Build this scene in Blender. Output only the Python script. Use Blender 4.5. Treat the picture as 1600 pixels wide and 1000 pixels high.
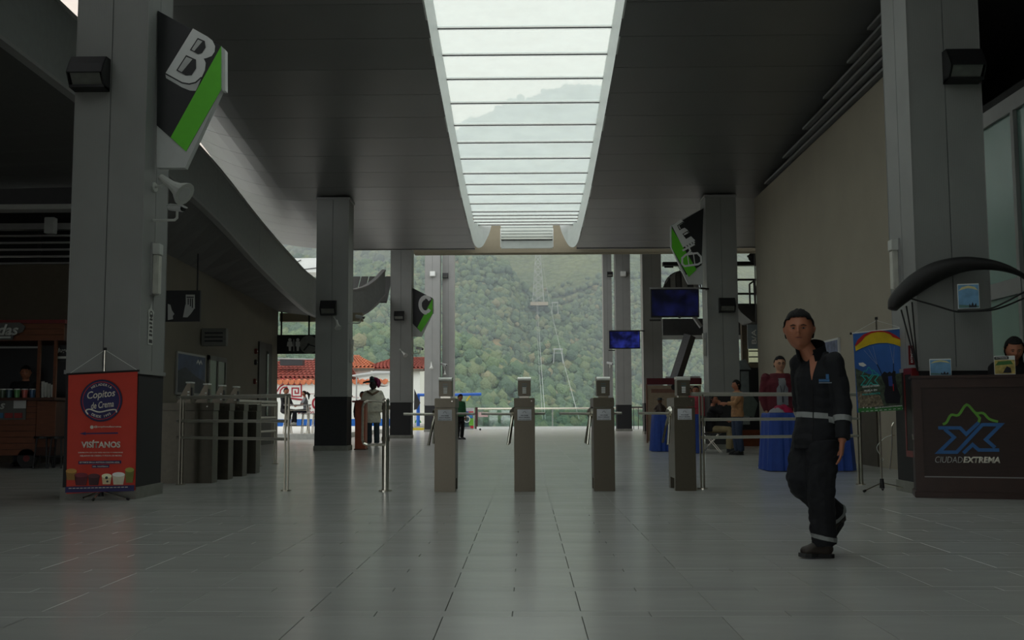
import bpy, bmesh, math, random
import numpy as np
from mathutils import Vector, Matrix, noise as mnoise
random.seed(7)
rnd = random.Random(11)
SC = bpy.context.scene
COL = SC.collection
PI = math.pi
for o in list(bpy.data.objects):
    bpy.data.objects.remove(o)

# ------------------------------------------------------------------ camera
F = 1650.0
EYE = Vector((0, 0, 0.92))
cam_d = bpy.data.cameras.new('camera')
cam = bpy.data.objects.new('camera', cam_d)
COL.objects.link(cam)
cam_d.sensor_width = 36.0
cam_d.lens = 36.0 * F / 1600.0
cam_d.clip_start = 0.05
cam_d.clip_end = 6000
YAW = math.atan(22 / F); PITCH = math.atan(147 / F); ROLL = math.radians(-0.22)
R3 = Matrix.Rotation(YAW, 3, 'Z') @ Matrix.Rotation(PI / 2 + PITCH, 3, 'X') @ Matrix.Rotation(ROLL, 3, 'Z')
cam.matrix_world = Matrix.Translation(EYE) @ R3.to_4x4()
SC.camera = cam

# ------------------------------------------------------------------ sky, light, exposure
SC.view_settings.view_transform = 'Standard'
SC.view_settings.look = 'None'
SC.view_settings.exposure = 0.1
SC.view_settings.gamma = 1.0
SC.view_settings.use_curve_mapping = False
SC.cycles.use_denoising = True
SC.cycles.max_bounces = 10
SC.cycles.diffuse_bounces = 5
SC.cycles.glossy_bounces = 4
SC.cycles.transparent_max_bounces = 24
SC.cycles.sample_clamp_indirect = 6.0
W = bpy.data.worlds.new('overcast_sky')
SC.world = W
W.use_nodes = True
nt = W.node_tree
nt.nodes.clear()
wo = nt.nodes.new('ShaderNodeOutputWorld')
bg = nt.nodes.new('ShaderNodeBackground')
tc = nt.nodes.new('ShaderNodeTexCoord')
nz = nt.nodes.new('ShaderNodeTexNoise')
nz.inputs['Scale'].default_value = 2.2
nz.inputs['Detail'].default_value = 4
rp = nt.nodes.new('ShaderNodeValToRGB')
rp.color_ramp.elements[0].position = 0.3
rp.color_ramp.elements[0].color = (0.90, 0.95, 0.955, 1)
rp.color_ramp.elements[1].position = 0.7
rp.color_ramp.elements[1].color = (1.0, 1.0, 1.0, 1)
nt.links.new(tc.outputs['Generated'], nz.inputs['Vector'])
nt.links.new(nz.outputs['Fac'], rp.inputs['Fac'])
nt.links.new(rp.outputs['Color'], bg.inputs['Color'])
nt.links.new(bg.outputs['Background'], wo.inputs['Surface'])
bg.inputs['Strength'].default_value = 1.42

def P(px, py, Y):
    """world point at depth Y seen at the photograph's pixel (1600x1000)"""
    d = R3 @ Vector(((px - 800) / F, (500 - py) / F, -1.0))
    return EYE + d * (Y / d.y)
def G(px, py, z=0.0):
    d = R3 @ Vector(((px - 800) / F, (500 - py) / F, -1.0))
    return EYE + d * ((z - EYE.z) / d.z)

# ------------------------------------------------------------------ materials
MATS = {}
def srgb(c):
    return tuple(((v / 255 / 12.92) if v / 255 <= 0.04045 else ((v / 255 + 0.055) / 1.055) ** 2.4) for v in c)
def mat(name, c=(.5, .5, .5), rough=.6, metal=0.0, var=.12, scale=8.0, bump=0.0, bscale=60.0, spec=.5,
        stretch=(1, 1, 1), emis=None, estr=0.0, rand=0.0):
    if name in MATS: return MATS[name]
    m = bpy.data.materials.new(name); MATS[name] = m
    m.use_nodes = True
    n = m.node_tree; N = n.nodes; L = n.links
    b = N['Principled BSDF']
    b.inputs['Roughness'].default_value = rough
    b.inputs['Metallic'].default_value = metal
    b.inputs['Specular IOR Level'].default_value = spec
    t = N.new('ShaderNodeTexCoord'); mp = N.new('ShaderNodeMapping')
    mp.inputs['Scale'].default_value = stretch
    L.new(t.outputs['Object'], mp.inputs['Vector'])
    q = N.new('ShaderNodeTexNoise'); q.inputs['Scale'].default_value = scale; q.inputs['Detail'].default_value = 3
    L.new(mp.outputs['Vector'], q.inputs['Vector'])
    mr = N.new('ShaderNodeMapRange')
    mr.inputs['From Min'].default_value = .3; mr.inputs['From Max'].default_value = .7
    mr.inputs['To Min'].default_value = 1 - var; mr.inputs['To Max'].default_value = 1 + var
    L.new(q.outputs['Fac'], mr.inputs['Value'])
    fac = mr.outputs['Result']
    if rand:
        oi = N.new('ShaderNodeObjectInfo'); ge = N.new('ShaderNodeNewGeometry')
        ad = N.new('ShaderNodeMath'); ad.operation = 'ADD'
        L.new(oi.outputs['Random'], ad.inputs[0]); L.new(ge.outputs['Random Per Island'], ad.inputs[1])
        fr = N.new('ShaderNodeMath'); fr.operation = 'FRACT'; L.new(ad.outputs[0], fr.inputs[0])
        m2 = N.new('ShaderNodeMapRange'); m2.inputs['To Min'].default_value = 1 - rand; m2.inputs['To Max'].default_value = 1 + rand
        L.new(fr.outputs[0], m2.inputs['Value'])
        mu = N.new('ShaderNodeMath'); mu.operation = 'MULTIPLY'
        L.new(fac, mu.inputs[0]); L.new(m2.outputs['Result'], mu.inputs[1]); fac = mu.outputs[0]
    mx = N.new('ShaderNodeVectorMath'); mx.operation = 'SCALE'
    mx.inputs[0].default_value = c[:3]
    L.new(fac, mx.inputs['Scale'])
    L.new(mx.outputs['Vector'], b.inputs['Base Color'])
    if bump:
        q2 = N.new('ShaderNodeTexNoise'); q2.inputs['Scale'].default_value = bscale; q2.inputs['Detail'].default_value = 3
        L.new(mp.outputs['Vector'], q2.inputs['Vector'])
        bp = N.new('ShaderNodeBump'); bp.inputs['Strength'].default_value = bump; bp.inputs['Distance'].default_value = .01
        L.new(q2.outputs['Fac'], bp.inputs['Height']); L.new(bp.outputs['Normal'], b.inputs['Normal'])
    if emis:
        b.inputs['Emission Color'].default_value = (*emis, 1); b.inputs['Emission Strength'].default_value = estr
    return m
def mS(name, rgb, **k):
    return mat(name, srgb(rgb), **k)

# brushed panel with fine vertical micro ribs
def ribbed(name, c, rough=.55, per=.02, metal=0.0, depth=.25):
    m = mat(name, c, rough=rough, metal=metal, var=.06, scale=1.5)
    N = m.node_tree.nodes; L = m.node_tree.links
    t = N.new('ShaderNodeTexCoord'); w = N.new('ShaderNodeTexWave'); w.wave_type = 'BANDS'; w.bands_direction = 'DIAGONAL'
    sp = N.new('ShaderNodeSeparateXYZ'); ad = N.new('ShaderNodeMath'); cb = N.new('ShaderNodeCombineXYZ')
    L.new(t.outputs['Object'], sp.inputs[0]); L.new(sp.outputs['X'], ad.inputs[0]); L.new(sp.outputs['Y'], ad.inputs[1])
    L.new(ad.outputs[0], cb.inputs['X'])
    w.bands_direction = 'X'; w.inputs['Scale'].default_value = 1 / per / 3.18
    L.new(cb.outputs[0], w.inputs['Vector'])
    bp = N.new('ShaderNodeBump'); bp.inputs['Strength'].default_value = depth; bp.inputs['Distance'].default_value = .002
    L.new(w.outputs['Fac'], bp.inputs['Height']); L.new(bp.outputs['Normal'], N['Principled BSDF'].inputs['Normal'])
    return m

M_col = ribbed('column_cladding', srgb((142, 143, 140)))
M_colbase = mat('column_dark_base', srgb((32, 33, 35)), rough=.7, var=.05)
M_plinth = mat('column_plinth', srgb((128, 128, 120)), rough=.7, bump=.2)
M_ceil = mat('ceiling_panel_paint', srgb((124, 124, 123)), rough=.34, metal=.35, var=.05, scale=.6, rand=.03)
M_void = mat('ceiling_void', (.02, .02, .02), rough=.9)
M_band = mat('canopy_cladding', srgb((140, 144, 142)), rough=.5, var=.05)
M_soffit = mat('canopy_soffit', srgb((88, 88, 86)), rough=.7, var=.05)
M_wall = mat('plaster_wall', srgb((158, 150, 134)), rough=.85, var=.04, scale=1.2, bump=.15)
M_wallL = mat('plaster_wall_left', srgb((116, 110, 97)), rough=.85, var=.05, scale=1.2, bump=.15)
M_tile = mat('floor_tile_glaze', srgb((186, 186, 182)), rough=.21, var=.09, scale=1.6, rand=.05, spec=.5, stretch=(.6, 2.2, 1))
M_grout = mat('floor_grout', srgb((148, 148, 144)), rough=.8)
M_ground = mat('pavement', srgb((150, 150, 144)), rough=.75, var=.08, scale=.8)
M_steel = mat('brushed_steel', srgb((214, 209, 195)), rough=.24, metal=1.0, var=.06, scale=30, stretch=(1, 1, 12))
M_rail = mat('satin_rail_steel', srgb((206, 202, 190)), rough=.42, metal=.6, var=.05, scale=30)
M_post = mat('satin_post_steel', srgb((146, 141, 128)), rough=.36, metal=.9, var=.05, scale=30)
M_cab2 = mat('side_turnstile_steel', srgb((92, 88, 78)), rough=.4, metal=.8, var=.07, scale=20)
M_cab = mat('turnstile_steel', srgb((112, 106, 94)), rough=.38, metal=.95, var=.07, scale=20, stretch=(14, 14, 1))
M_white = mat('white_paint', srgb((225, 228, 224)), rough=.45, var=.03)
M_offw = mat('offwhite_plastic', srgb((196, 198, 192)), rough=.5, var=.04)
M_black = mat('black_metal', srgb((26, 26, 27)), rough=.5, var=.08)
M_blackg = mat('sign_black', srgb((34, 36, 38)), rough=.45, var=.04)
M_green = mat('sign_green', srgb((104, 212, 48)), rough=.5, var=.03)
M_greyprint = mat('sign_grey', srgb((196, 198, 196)), rough=.5, var=.03)
M_letter = mat('sign_letter_white', srgb((236, 238, 236)), rough=.5, var=.02)
M_trim = mat('grey_trim', srgb((150, 150, 148)), rough=.5, var=.03)
M_beam = mat('cream_beam', srgb((150, 142, 120)), rough=.8, var=.04)

# ------------------------------------------------------------------ mesh helpers
def thing(name, label, cat, loc=(0, 0, 0), rz=0.0, group=None):
    o = bpy.data.objects.new(name, None); COL.objects.link(o)
    o.empty_display_size = .1
    o.location = loc; o.rotation_euler = (0, 0, rz)
    o['label'] = label; o['category'] = cat
    if group: o['group'] = group
    return o
def tag(o, label, cat, group=None):
    o['label'] = label; o['category'] = cat
    if group: o['group'] = group
    return o
def obj(name, bm, m, parent=None, smooth=False, label=None):
    me = bpy.data.meshes.new(name)
    bmesh.ops.recalc_face_normals(bm, faces=bm.faces)
    bm.to_mesh(me); bm.free()
    if smooth: me.shade_smooth()
    for x in (m if isinstance(m, (list, tuple)) else [m]): me.materials.append(x)
    o = bpy.data.objects.new(name, me); COL.objects.link(o)
    if parent: o.parent = parent
    if label: o['label'] = label
    return o
def struct(name, bm, m, parent=None, **k):
    o = obj(name, bm, m, parent, **k)
    if not parent: o['kind'] = 'structure'
    return o
def NB(): return bmesh.new()
def box(bm, x0, x1, y0, y1, z0, z1, M=None):
    co = [(x0, y0, z0), (x1, y0, z0), (x1, y1, z0), (x0, y1, z0), (x0, y0, z1), (x1, y0, z1), (x1, y1, z1), (x0, y1, z1)]
    v = [bm.verts.new(M @ Vector(c) if M else c) for c in co]
    for f in ((0, 3, 2, 1), (4, 5, 6, 7), (0, 1, 5, 4), (1, 2, 6, 5), (2, 3, 7, 6), (3, 0, 4, 7)):
        bm.faces.new([v[i] for i in f])
    return v
def B(x0, x1, y0, y1, z0, z1, bev=0.0):
    bm = NB(); box(bm, x0, x1, y0, y1, z0, z1)
    if bev: bmesh.ops.bevel(bm, geom=list(bm.edges), offset=bev, segments=2, affect='EDGES')
    return bm
def hexa(bm, pts):
    v = [bm.verts.new(p) for p in pts]
    for f in ((0, 3, 2, 1), (4, 5, 6, 7), (0, 1, 5, 4), (1, 2, 6, 5), (2, 3, 7, 6), (3, 0, 4, 7)):
        bm.faces.new([v[i] for i in f])
def tube(bm, pts, r, n=8, cap=True, side=None):
    """round or elliptical tube; r scalar, list, or list of (a,b); a runs along 'side'"""
    pts = [Vector(p) for p in pts]
    K = len(pts)
    rr = r if isinstance(r, (list, tuple)) and len(r) == K and not (K == 2 and isinstance(r, tuple)) else [r] * K
    rings = []
    u = None
    for i, p in enumerate(pts):
        if i == 0: d = pts[1] - p
        elif i == K - 1: d = p - pts[i - 1]
        else: d = (pts[i + 1] - p).normalized() + (p - pts[i - 1]).normalized()
        if d.length < 1e-9: d = Vector((0, 0, 1))
        d.normalize()
        if side is not None: u = Vector(side)
        elif u is None: u = Vector((1, 0, 0)) if abs(d.x) < .8 else Vector((0, 1, 0))
        u = u - d * u.dot(d)
        if u.length < 1e-6: u = d.orthogonal()
        u.normalize()
        w = d.cross(u)
        a, b = rr[i] if isinstance(rr[i], (tuple, list)) else (rr[i], rr[i])
        rings.append([bm.verts.new(p + u * (a * math.cos(2 * PI * k / n)) + w * (b * math.sin(2 * PI * k / n))) for k in range(n)])
    for i in range(K - 1):
        for k in range(n):
            bm.faces.new((rings[i][k], rings[i][(k + 1) % n], rings[i + 1][(k + 1) % n], rings[i + 1][k]))
    if cap:
        bm.faces.new(rings[0][::-1]); bm.faces.new(rings[-1])
    return rings
def T(pts, r, n=8, **k):
    bm = NB(); tube(bm, pts, r, n, **k); return bm
def cyl(bm, c, r, h, n=16, axis='Z', r2=None):
    c = Vector(c); d = {'X': Vector((h, 0, 0)), 'Y': Vector((0, h, 0)), 'Z': Vector((0, 0, h))}[axis]
    tube(bm, [c, c + d], [r, r if r2 is None else r2], n)
def ball(bm, c, r, sx=1, sy=1, sz=1, seg=12):
    res = bmesh.ops.create_uvsphere(bm, u_segments=seg, v_segments=max(6, seg * 2 // 3), radius=1)
    for v in res['verts']: v.co = Vector((v.co.x * r * sx + c[0], v.co.y * r * sy + c[1], v.co.z * r * sz + c[2]))
def prism(bm, pts, y0, t):
    """polygon in x,z given counter-clockwise or not, extruded along +y by t"""
    a = [bm.verts.new((p[0], y0, p[1])) for p in pts]
    b = [bm.verts.new((p[0], y0 + t, p[1])) for p in pts]
    bm.faces.new(a); bm.faces.new(b[::-1])
    for i in range(len(pts)):
        j = (i + 1) % len(pts)
        bm.faces.new((a[i], b[i], b[j], a[j]))
def PR(pts, y0, t):
    bm = NB(); prism(bm, pts, y0, t); return bm
def stroke(bm, pts, w, y0, t, closed=False):
    pts = [Vector(p) for p in pts]; K = len(pts); l = []; r = []
    for i in range(K):
        if closed: a = pts[i - 1]; b = pts[(i + 1) % K]
        else: a = pts[max(i - 1, 0)]; b = pts[min(i + 1, K - 1)]
        d1 = (pts[i] - a).normalized() if (pts[i] - a).length > 0 else None
        d2 = (b - pts[i]).normalized() if (b - pts[i]).length > 0 else None
        if d1 is None: d1 = d2
        if d2 is None: d2 = d1
        n1 = Vector((-d1.y, d1.x)); n2 = Vector((-d2.y, d2.x)); n = (n1 + n2)
        if n.length < 1e-6: n = n1
        n.normalize(); k = w / 2 / max(.35, n.dot(n1))
        l.append(pts[i] + n * k); r.append(pts[i] - n * k)
    for i in range(K if closed else K - 1):
        j = (i + 1) % K
        prism(bm, [l[i], r[i], r[j], l[j]], y0, t)
def ST(pts, w, y0=0, t=.004, closed=False):
    bm = NB(); stroke(bm, pts, w, y0, t, closed); return bm
WS = bpy.data.scenes.new('workshop')      # small scene used only to evaluate modifiers quickly
def bake(o):
    WS.collection.objects.link(o)
    WS.view_layers[0].update(); dg = WS.view_layers[0].depsgraph
    me = bpy.data.meshes.new_from_object(o.evaluated_get(dg), depsgraph=dg)
    bpy.data.objects.remove(o)
    return me
def text(name, s, m, parent, x, z, h=None, width=None, y=0.0, bold=0.0, shear=0.0, align='CENTER', rot=0.0, ext=.002, label=None):
    """flat lettering in the XZ plane facing -Y, centred on (x, z)"""
    cu = bpy.data.curves.new(name, 'FONT')
    cu.body = s; cu.size = 1; cu.offset = bold; cu.shear = shear; cu.extrude = 0
    cu.align_x = align; cu.align_y = 'CENTER'; cu.resolution_u = 3
    tmp = bpy.data.objects.new('t', cu)
    me = bake(tmp); bpy.data.curves.remove(cu)
    me.name = name
    co = np.empty(len(me.vertices) * 3); me.vertices.foreach_get('co', co); co = co.reshape(-1, 3)
    if len(co) == 0: return None
    mn = co.min(0); mx = co.max(0); w0 = mx[0] - mn[0]; h0 = mx[1] - mn[1]
    sy = (h / h0) if h else (width / w0)
    sx = (width / w0) if width else sy
    cx = (mn[0] + mx[0]) / 2 if align == 'CENTER' else mn[0]
    X = (co[:, 0] - cx) * sx; Z = (co[:, 1] - (mn[1] + mx[1]) / 2) * sy
    c, q = math.cos(rot), math.sin(rot)
    out = np.stack([x + X * c - Z * q, np.full(len(X), y), z + X * q + Z * c], 1)
    me.vertices.foreach_set('co', out.ravel()); me.update()
    me.materials.clear(); me.materials.append(m)
    o = bpy.data.objects.new(name, me); COL.objects.link(o)
    sd = o.modifiers.new('s', 'SOLIDIFY'); sd.thickness = ext; sd.offset = 0
    o.parent = parent
    if label: o['label'] = label
    return o
def copy_tree(o, parent=None):
    c = o.copy(); COL.objects.link(c); c.parent = parent
    for ch in list(o.children): copy_tree(ch, c)
    return c
def lerp_prof(prof, y):
    if y <= prof[0][0]: return prof[0][1]
    for (a, za), (b, zb) in zip(prof, prof[1:]):
        if y <= b: return za + (zb - za) * (y - a) / (b - a)
    return prof[-1][1]
def spline(pts, n=6):
    """Catmull-Rom through pts (tuples of any dimension)"""
    out = []
    p = [np.array(q, float) for q in pts]
    p = [2 * p[0] - p[1]] + p + [2 * p[-1] - p[-2]]
    for i in range(1, len(p) - 2):
        for k in range(n):
            t = k / n
            out.append(.5 * (2 * p[i] + (p[i + 1] - p[i - 1]) * t + (2 * p[i - 1] - 5 * p[i] + 4 * p[i + 1] - p[i + 2]) * t * t
                             + (3 * p[i] - p[i - 1] - 3 * p[i + 1] + p[i + 2]) * t ** 3))
    out.append(p[-2])
    return [tuple(q) for q in out]
# ================================================================== SETTING
# ---- floor: wide rows (0.55 m) alternating with narrow rows (0.13 m), tiles 0.635 m wide
TW, RW, RN = .635, .55, .132
PER = RW + RN
bm = NB(); box(bm, -17, 11, -6, 67, -.2, -.012)
floor = struct('floor', bm, M_grout)
g = .0035
def tile_mesh(w, d):
    bm = NB(); box(bm, 0, w - g, 0, d - g, -.012, 0)
    bmesh.ops.bevel(bm, geom=[e for e in bm.edges if all(v.co.z > -.001 for v in e.verts)], offset=.0015, segments=1, affect='EDGES')
    me = bpy.data.meshes.new('tile'); bmesh.ops.recalc_face_normals(bm, faces=bm.faces); bm.to_mesh(me); bm.free(); me.materials.append(M_tile); return me
me_w = tile_mesh(TW, RW); me_n = tile_mesh(TW, RN)
Y0 = 5.055 - 6 * PER       # phase of the rows
X0 = -.385                 # phase of the long joints
rest = NB()
count = 0
for r in range(-8, 110):
    y = Y0 + r * PER
    for kind in (0, 1):
        yy = y if kind == 0 else y + RW
        d = RW if kind == 0 else RN
        if yy > 66.9 or yy < -5.9: continue
        off = 0 if kind == 0 else TW / 2
        for k in range(-28, 20):
            x = X0 + k * TW + off
            if x < -17 or x > 10.3: continue
            near = 3.6 < yy < 10.2
            if near:
                hw = .5 * yy + .35
                near = abs(x + TW / 2 - .0) < hw
            if near and count < 298:
                o = bpy.data.objects.new('tile', me_w if kind == 0 else me_n)
                COL.objects.link(o); o.parent = floor; o.location = (x, yy, rnd.uniform(-.0006, .0006)); count += 1
            else:
                if yy > 36 or yy < 2.5: continue
                z = rnd.uniform(-.0006, .0004)
                v = [rest.verts.new(c) for c in ((x, yy, z), (x + TW - g, yy, z), (x + TW - g, yy + d - g, z), (x, yy + d - g, z))]
                rest.faces.new(v)
# farther and behind: larger plain fields of the same glaze
for (a, b) in ((-6, 2.45), (36.03, 67)):
    v = [rest.verts.new(c) for c in ((-17, a, -.0005), (10.9, a, -.0005), (10.9, b, -.0005), (-17, b, -.0005))]
    rest.faces.new(v)
o = obj('tile_field', rest, M_tile, floor); o['kind'] = 'stuff'
print('tiles', count)

# ---- outdoor ground
bm = NB(); box(bm, -90, 90, -60, 67.6, -.5, -.205)
struct('ground', bm, M_ground)
bm = NB(); box(bm, -60, -17.0, -20, 100, -.2, -.02); box(bm, -17.0, -8.4, 67.0, 100, -.2, .02)
o = struct('pavement', bm, M_ground)

# ---- ceiling profile (droops to the rear)
ZC = [(-6, 9.3), (6, 9.0), (12, 8.4), (17.4, 7.78), (19.5, 7.45), (22.9, 7.06), (27.2, 6.62), (30.5, 6.48), (34.6, 6.38)]
def zc(y): return lerp_prof(ZC, y)
ZG = [(-6, 9.9), (6, 9.5), (15, 8.62), (19.1, 8.1), (21.4, 7.86), (23.6, 7.52), (27, 7.18), (31.4, 7.03), (34, 6.98)]
def zg(y): return lerp_prof(ZG, y)
XE = 1.68; XI = 1.62
def xl(y): return -7.75 if y < 25 else -7.75 - .35 * (y - 25) / 9.6
def lip(y): return .55 if y < 24 else max(.2, .55 - .35 * (y - 24) / 10.6)
YS = [-6 + 1.16 * i for i in range(0, 35)] + [34.6]
bm = NB()
for a, b in zip(YS, YS[1:]):
    for (xa, xb, xa2, xb2) in ((-6.1, -XE - .02, -6.1, -XE - .02), (XE + .02, 10.5, XE + .02, 10.5)):
        hexa(bm, [(xa, a, zc(a) + .05), (xb, a, zc(a) + .05), (xb2, b, zc(b) + .05), (xa2, b, zc(b) + .05),
                  (xa, a, zc(a) + .4), (xb, a, zc(a) + .4), (xb2, b, zc(b) + .4), (xa2, b, zc(b) + .4)])
ceiling = struct('ceiling', bm, M_void)
for a, b in zip(YS, YS[1:]):
    a += .006; b -= .006
    for (xa, xb, xa2, xb2) in ((-6.0, -XE, -6.0, -XE), (XE, 6.3, XE, 6.3), (6.3, 10.5, 6.3, 10.5)):
        bm = NB()
        hexa(bm, [(xa, a, zc(a)), (xb, a, zc(a)), (xb2, b, zc(b)), (xa2, b, zc(b)),
                  (xa, a, zc(a) + .045), (xb, a, zc(a) + .045), (xb2, b, zc(b) + .045), (xa2, b, zc(b) + .045)])
        obj('ceiling_panel', bm, M_ceil, ceiling)
# upturned left lip of the ceiling, same panel rows
for a, b in zip(YS, YS[1:]):
    a += .006; b -= .006; bm = NB(); n_ = 6
    for k in range(n_):
        u0, u1 = k / n_, (k + 1) / n_
        def q_(y, u, h): return (-6.0 + (xl(y) + 6.0) * u, y, zc(y) + lip(y) * u * u + h)
        hexa(bm, [q_(a, u0, 0), q_(a, u1, 0), q_(b, u1, 0), q_(b, u0, 0), q_(a, u0, .045), q_(a, u1, .045), q_(b, u1, .045), q_(b, u0, .045)])
    bmesh.ops.remove_doubles(bm, verts=bm.verts, dist=.0005)
    obj('lip_panel', bm, M_ceil, ceiling)
# rear edge trim of the ceiling
bm = NB(); box(bm, -6.0, -XE, 34.6, 34.72, 6.36, 6.8); box(bm, XE, 10.5, 34.6, 34.72, 6.36, 6.8)
struct('trim_1', bm, M_ceil)
# cream beam behind the skylight end
bm = NB(); box(bm, -3.75, 10.5, 35.0, 35.5, 6.30, 7.6)
struct('trim_2', bm, M_beam)

# rear roof over the second hall
bm = NB()
hexa(bm, [(-8, 35.5, 7.6), (13.2, 35.5, 7.6), (13.2, 49, 9.0), (-8, 49, 9.0), (-8, 35.5, 7.85), (13.2, 35.5, 7.85), (13.2, 49, 9.25), (-8, 49, 9.25)])
hexa(bm, [(3.2, 49, 9.0), (13.2, 49, 9.0), (13.2, 60, 10.4), (3.2, 60, 10.4), (3.2, 49, 9.25), (13.2, 49, 9.25), (13.2, 60, 10.65), (3.2, 60, 10.65)])
struct('ceiling_rear', bm, M_ceil)
bm = NB(); box(bm, 13.2, 13.5, 27.4, 60, -.2, 10.4); box(bm, 9.3, 13.5, 27.4, 27.7, -.2, 9.4); struct('wall_rear_light_block', bm, M_wall)  # unseen wall added to keep side daylight off the rear columns
# ---- skylight
m = bpy.data.materials.new('skylight_glass'); m.use_nodes = True; MATS['skylight_glass'] = m
N = m.node_tree.nodes; L = m.node_tree.links; N.clear()
out = N.new('ShaderNodeOutputMaterial'); mix = N.new('ShaderNodeMixShader'); tr = N.new('ShaderNodeBsdfTransparent'); tl = N.new('ShaderNodeBsdfTranslucent')
gl = N.new('ShaderNodeBsdfGlossy'); gl.inputs['Roughness'].default_value = .1; mix2 = N.new('ShaderNodeMixShader'); mix2.inputs[0].default_value = .05
tr.inputs[0].default_value = (.9, .95, .94, 1); tl.inputs[0].default_value = (.85, .9, .88, 1)
nz = N.new('ShaderNodeTexNoise'); nz.inputs['Scale'].default_value = 1.5; nz.inputs['Detail'].default_value = 5
tcx = N.new('ShaderNodeTexCoord'); L.new(tcx.outputs['Object'], nz.inputs['Vector'])
mr = N.new('ShaderNodeMapRange'); mr.inputs['To Min'].default_value = .28; mr.inputs['To Max'].default_value = .44
L.new(nz.outputs['Fac'], mr.inputs['Value']); L.new(mr.outputs['Result'], mix.inputs[0])
L.new(tr.outputs[0], mix.inputs[1]); L.new(tl.outputs[0], mix.inputs[2]); L.new(mix.outputs[0], mix2.inputs[1]); L.new(gl.outputs[0], mix2.inputs[2])
L.new(mix2.outputs[0], out.inputs['Surface'])
M_glass = m
# side reveals (white), following both profiles
bm = NB()
ys = [-6 + i for i in range(0, 38)] + [31.6, 32.3]
ys = sorted(set(ys)); ys = [y for y in ys if y <= 32.3]
for s in (-1, 1):
    for a, b in zip(ys, ys[1:]):
        hexa(bm, [(s * XE, a, zc(a)), (s * (XE + .03), a, zc(a)), (s * (XE + .03), b, zc(b)), (s * XE, b, zc(b)),
                  (s * XI, a, zg(a) + .02), (s * (XI + .05), a, zg(a) + .02), (s * (XI + .05), b, zg(b) + .02), (s * XI, b, zg(b) + .02)])
sky = struct('window_1', bm, M_white)
# rounded ends of the reveals
for s in (-1, 1):
    bm = NB()
    path = spline([(XE, 32.2, 6.44), (1.64, 32.9, 6.30), (1.54, 33.35, 6.22), (1.40, 33.55, 6.28), (1.27, 33.62, 6.50), (1.16, 33.66, 6.76), (1.10, 33.68, 7.0)], 5)
    for p, q in zip(path, path[1:]):
        tp = 7.0 if p[1] > 32.3 else zg(p[1])
        hexa(bm, [(s * p[0], p[1], p[2]), (s * (p[0] + .02), p[1] + .02, p[2]), (s * (q[0] + .02), q[1] + .02, q[2]), (s * q[0], q[1], q[2]),
                  (s * p[0], p[1], 7.03), (s * (p[0] + .02), p[1] + .02, 7.03), (s * (q[0] + .02), q[1] + .02, 7.03), (s * q[0], q[1], 7.03)])
    bmesh.ops.remove_doubles(bm, verts=bm.verts, dist=.0005)
    obj('reveal_end', bm, M_white, sky, smooth=False)
M_bar = mat('glazing_bar_alu', srgb((180, 184, 180)), rough=.4, metal=.2, var=.03)
M_fin = bpy.data.materials.new('milky_glazing_strip'); M_fin.use_nodes = True
N = M_fin.node_tree.nodes; L = M_fin.node_tree.links; N.clear()
o_ = N.new('ShaderNodeOutputMaterial'); t1 = N.new('ShaderNodeBsdfTranslucent'); t2 = N.new('ShaderNodeBsdfTransparent'); t1.inputs[0].default_value = (.93, .95, .93, 1)
mx = N.new('ShaderNodeMixShader'); mx.inputs[0].default_value = .85; L.new(t2.outputs[0], mx.inputs[1]); L.new(t1.outputs[0], mx.inputs[2]); L.new(mx.outputs[0], o_.inputs['Surface'])
bars = []
y = 19.1
while y > -5: y -= 1.13
while y < 31.2: bars.append(y); y += 1.13
bars += [31.45, 32.0, 32.5, 33.0, 33.45]
for y in bars:
    if y < 3: continue
    bm = NB(); z = zg(y)
    box(bm, -XI, XI, y - .035, y + .035, z - .045, z + .02)
    b_ = obj('glazing_bar', bm, M_fin, sky)
    bm = NB(); box(bm, -XI, XI, y - .046, y - .036, z - .052, z - .030)
    obj('gasket', bm, M_black, b_)
    bm = NB(); box(bm, -XI, XI, y + .036, y + .042, z - .030, z - .015); obj('gasket', bm, M_black, b_)
for a, b in zip(bars, bars[1:]):
    bm = NB()
    hexa(bm, [(-XI, a + .036, zg(a)), (XI, a + .036, zg(a)), (XI, b - .036, zg(b)), (-XI, b - .036, zg(b)),
              (-XI, a + .036, zg(a) + .012), (XI, a + .036, zg(a) + .012), (XI, b - .036, zg(b) + .012), (-XI, b - .036, zg(b) + .012)])
    obj('pane', bm, M_glass, sky)
# tongue: narrow glazed strip curving down at the end
tg = [(33.5, 6.98), (33.75, 6.93), (33.95, 6.85), (34.1, 6.78), (34.22, 6.70), (34.3, 6.62)]
for i, (a, b) in enumerate(zip(tg, tg[1:])):
    bm = NB()
    hexa(bm, [(-.80, a[0], a[1]), (.88, a[0], a[1]), (.88, b[0], b[1]), (-.80, b[0], b[1]),
              (-.80, a[0], a[1] + .012), (.88, a[0], a[1] + .012), (.88, b[0], b[1] + .012), (-.80, b[0], b[1] + .012)])
    obj('pane', bm, M_glass, sky)
    bm = NB(); box(bm, -.80, .88, b[0] - .012, b[0] + .012, b[1] - .014, b[1] + .014)
    obj('glazing_bar', bm, M_bar, sky)
bm = NB(); box(bm, -.80, .88, 34.3, 34.4, 6.34, 6.62)
obj('end_panel', bm, M_white, sky)
bm = NB(); box(bm, -.80, .88, 34.27, 34.30, 6.60, 6.63); obj('gasket', bm, M_black, sky)
for s, x in ((-1, -.80), (1, .88)):
    obj('side_trim', PR([(0, 0), (.03 * s, 0), (.03 * s, .62), (0, .62)], 0, .06), M_white, sky).location = (x, 34.2, 6.36)

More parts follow.
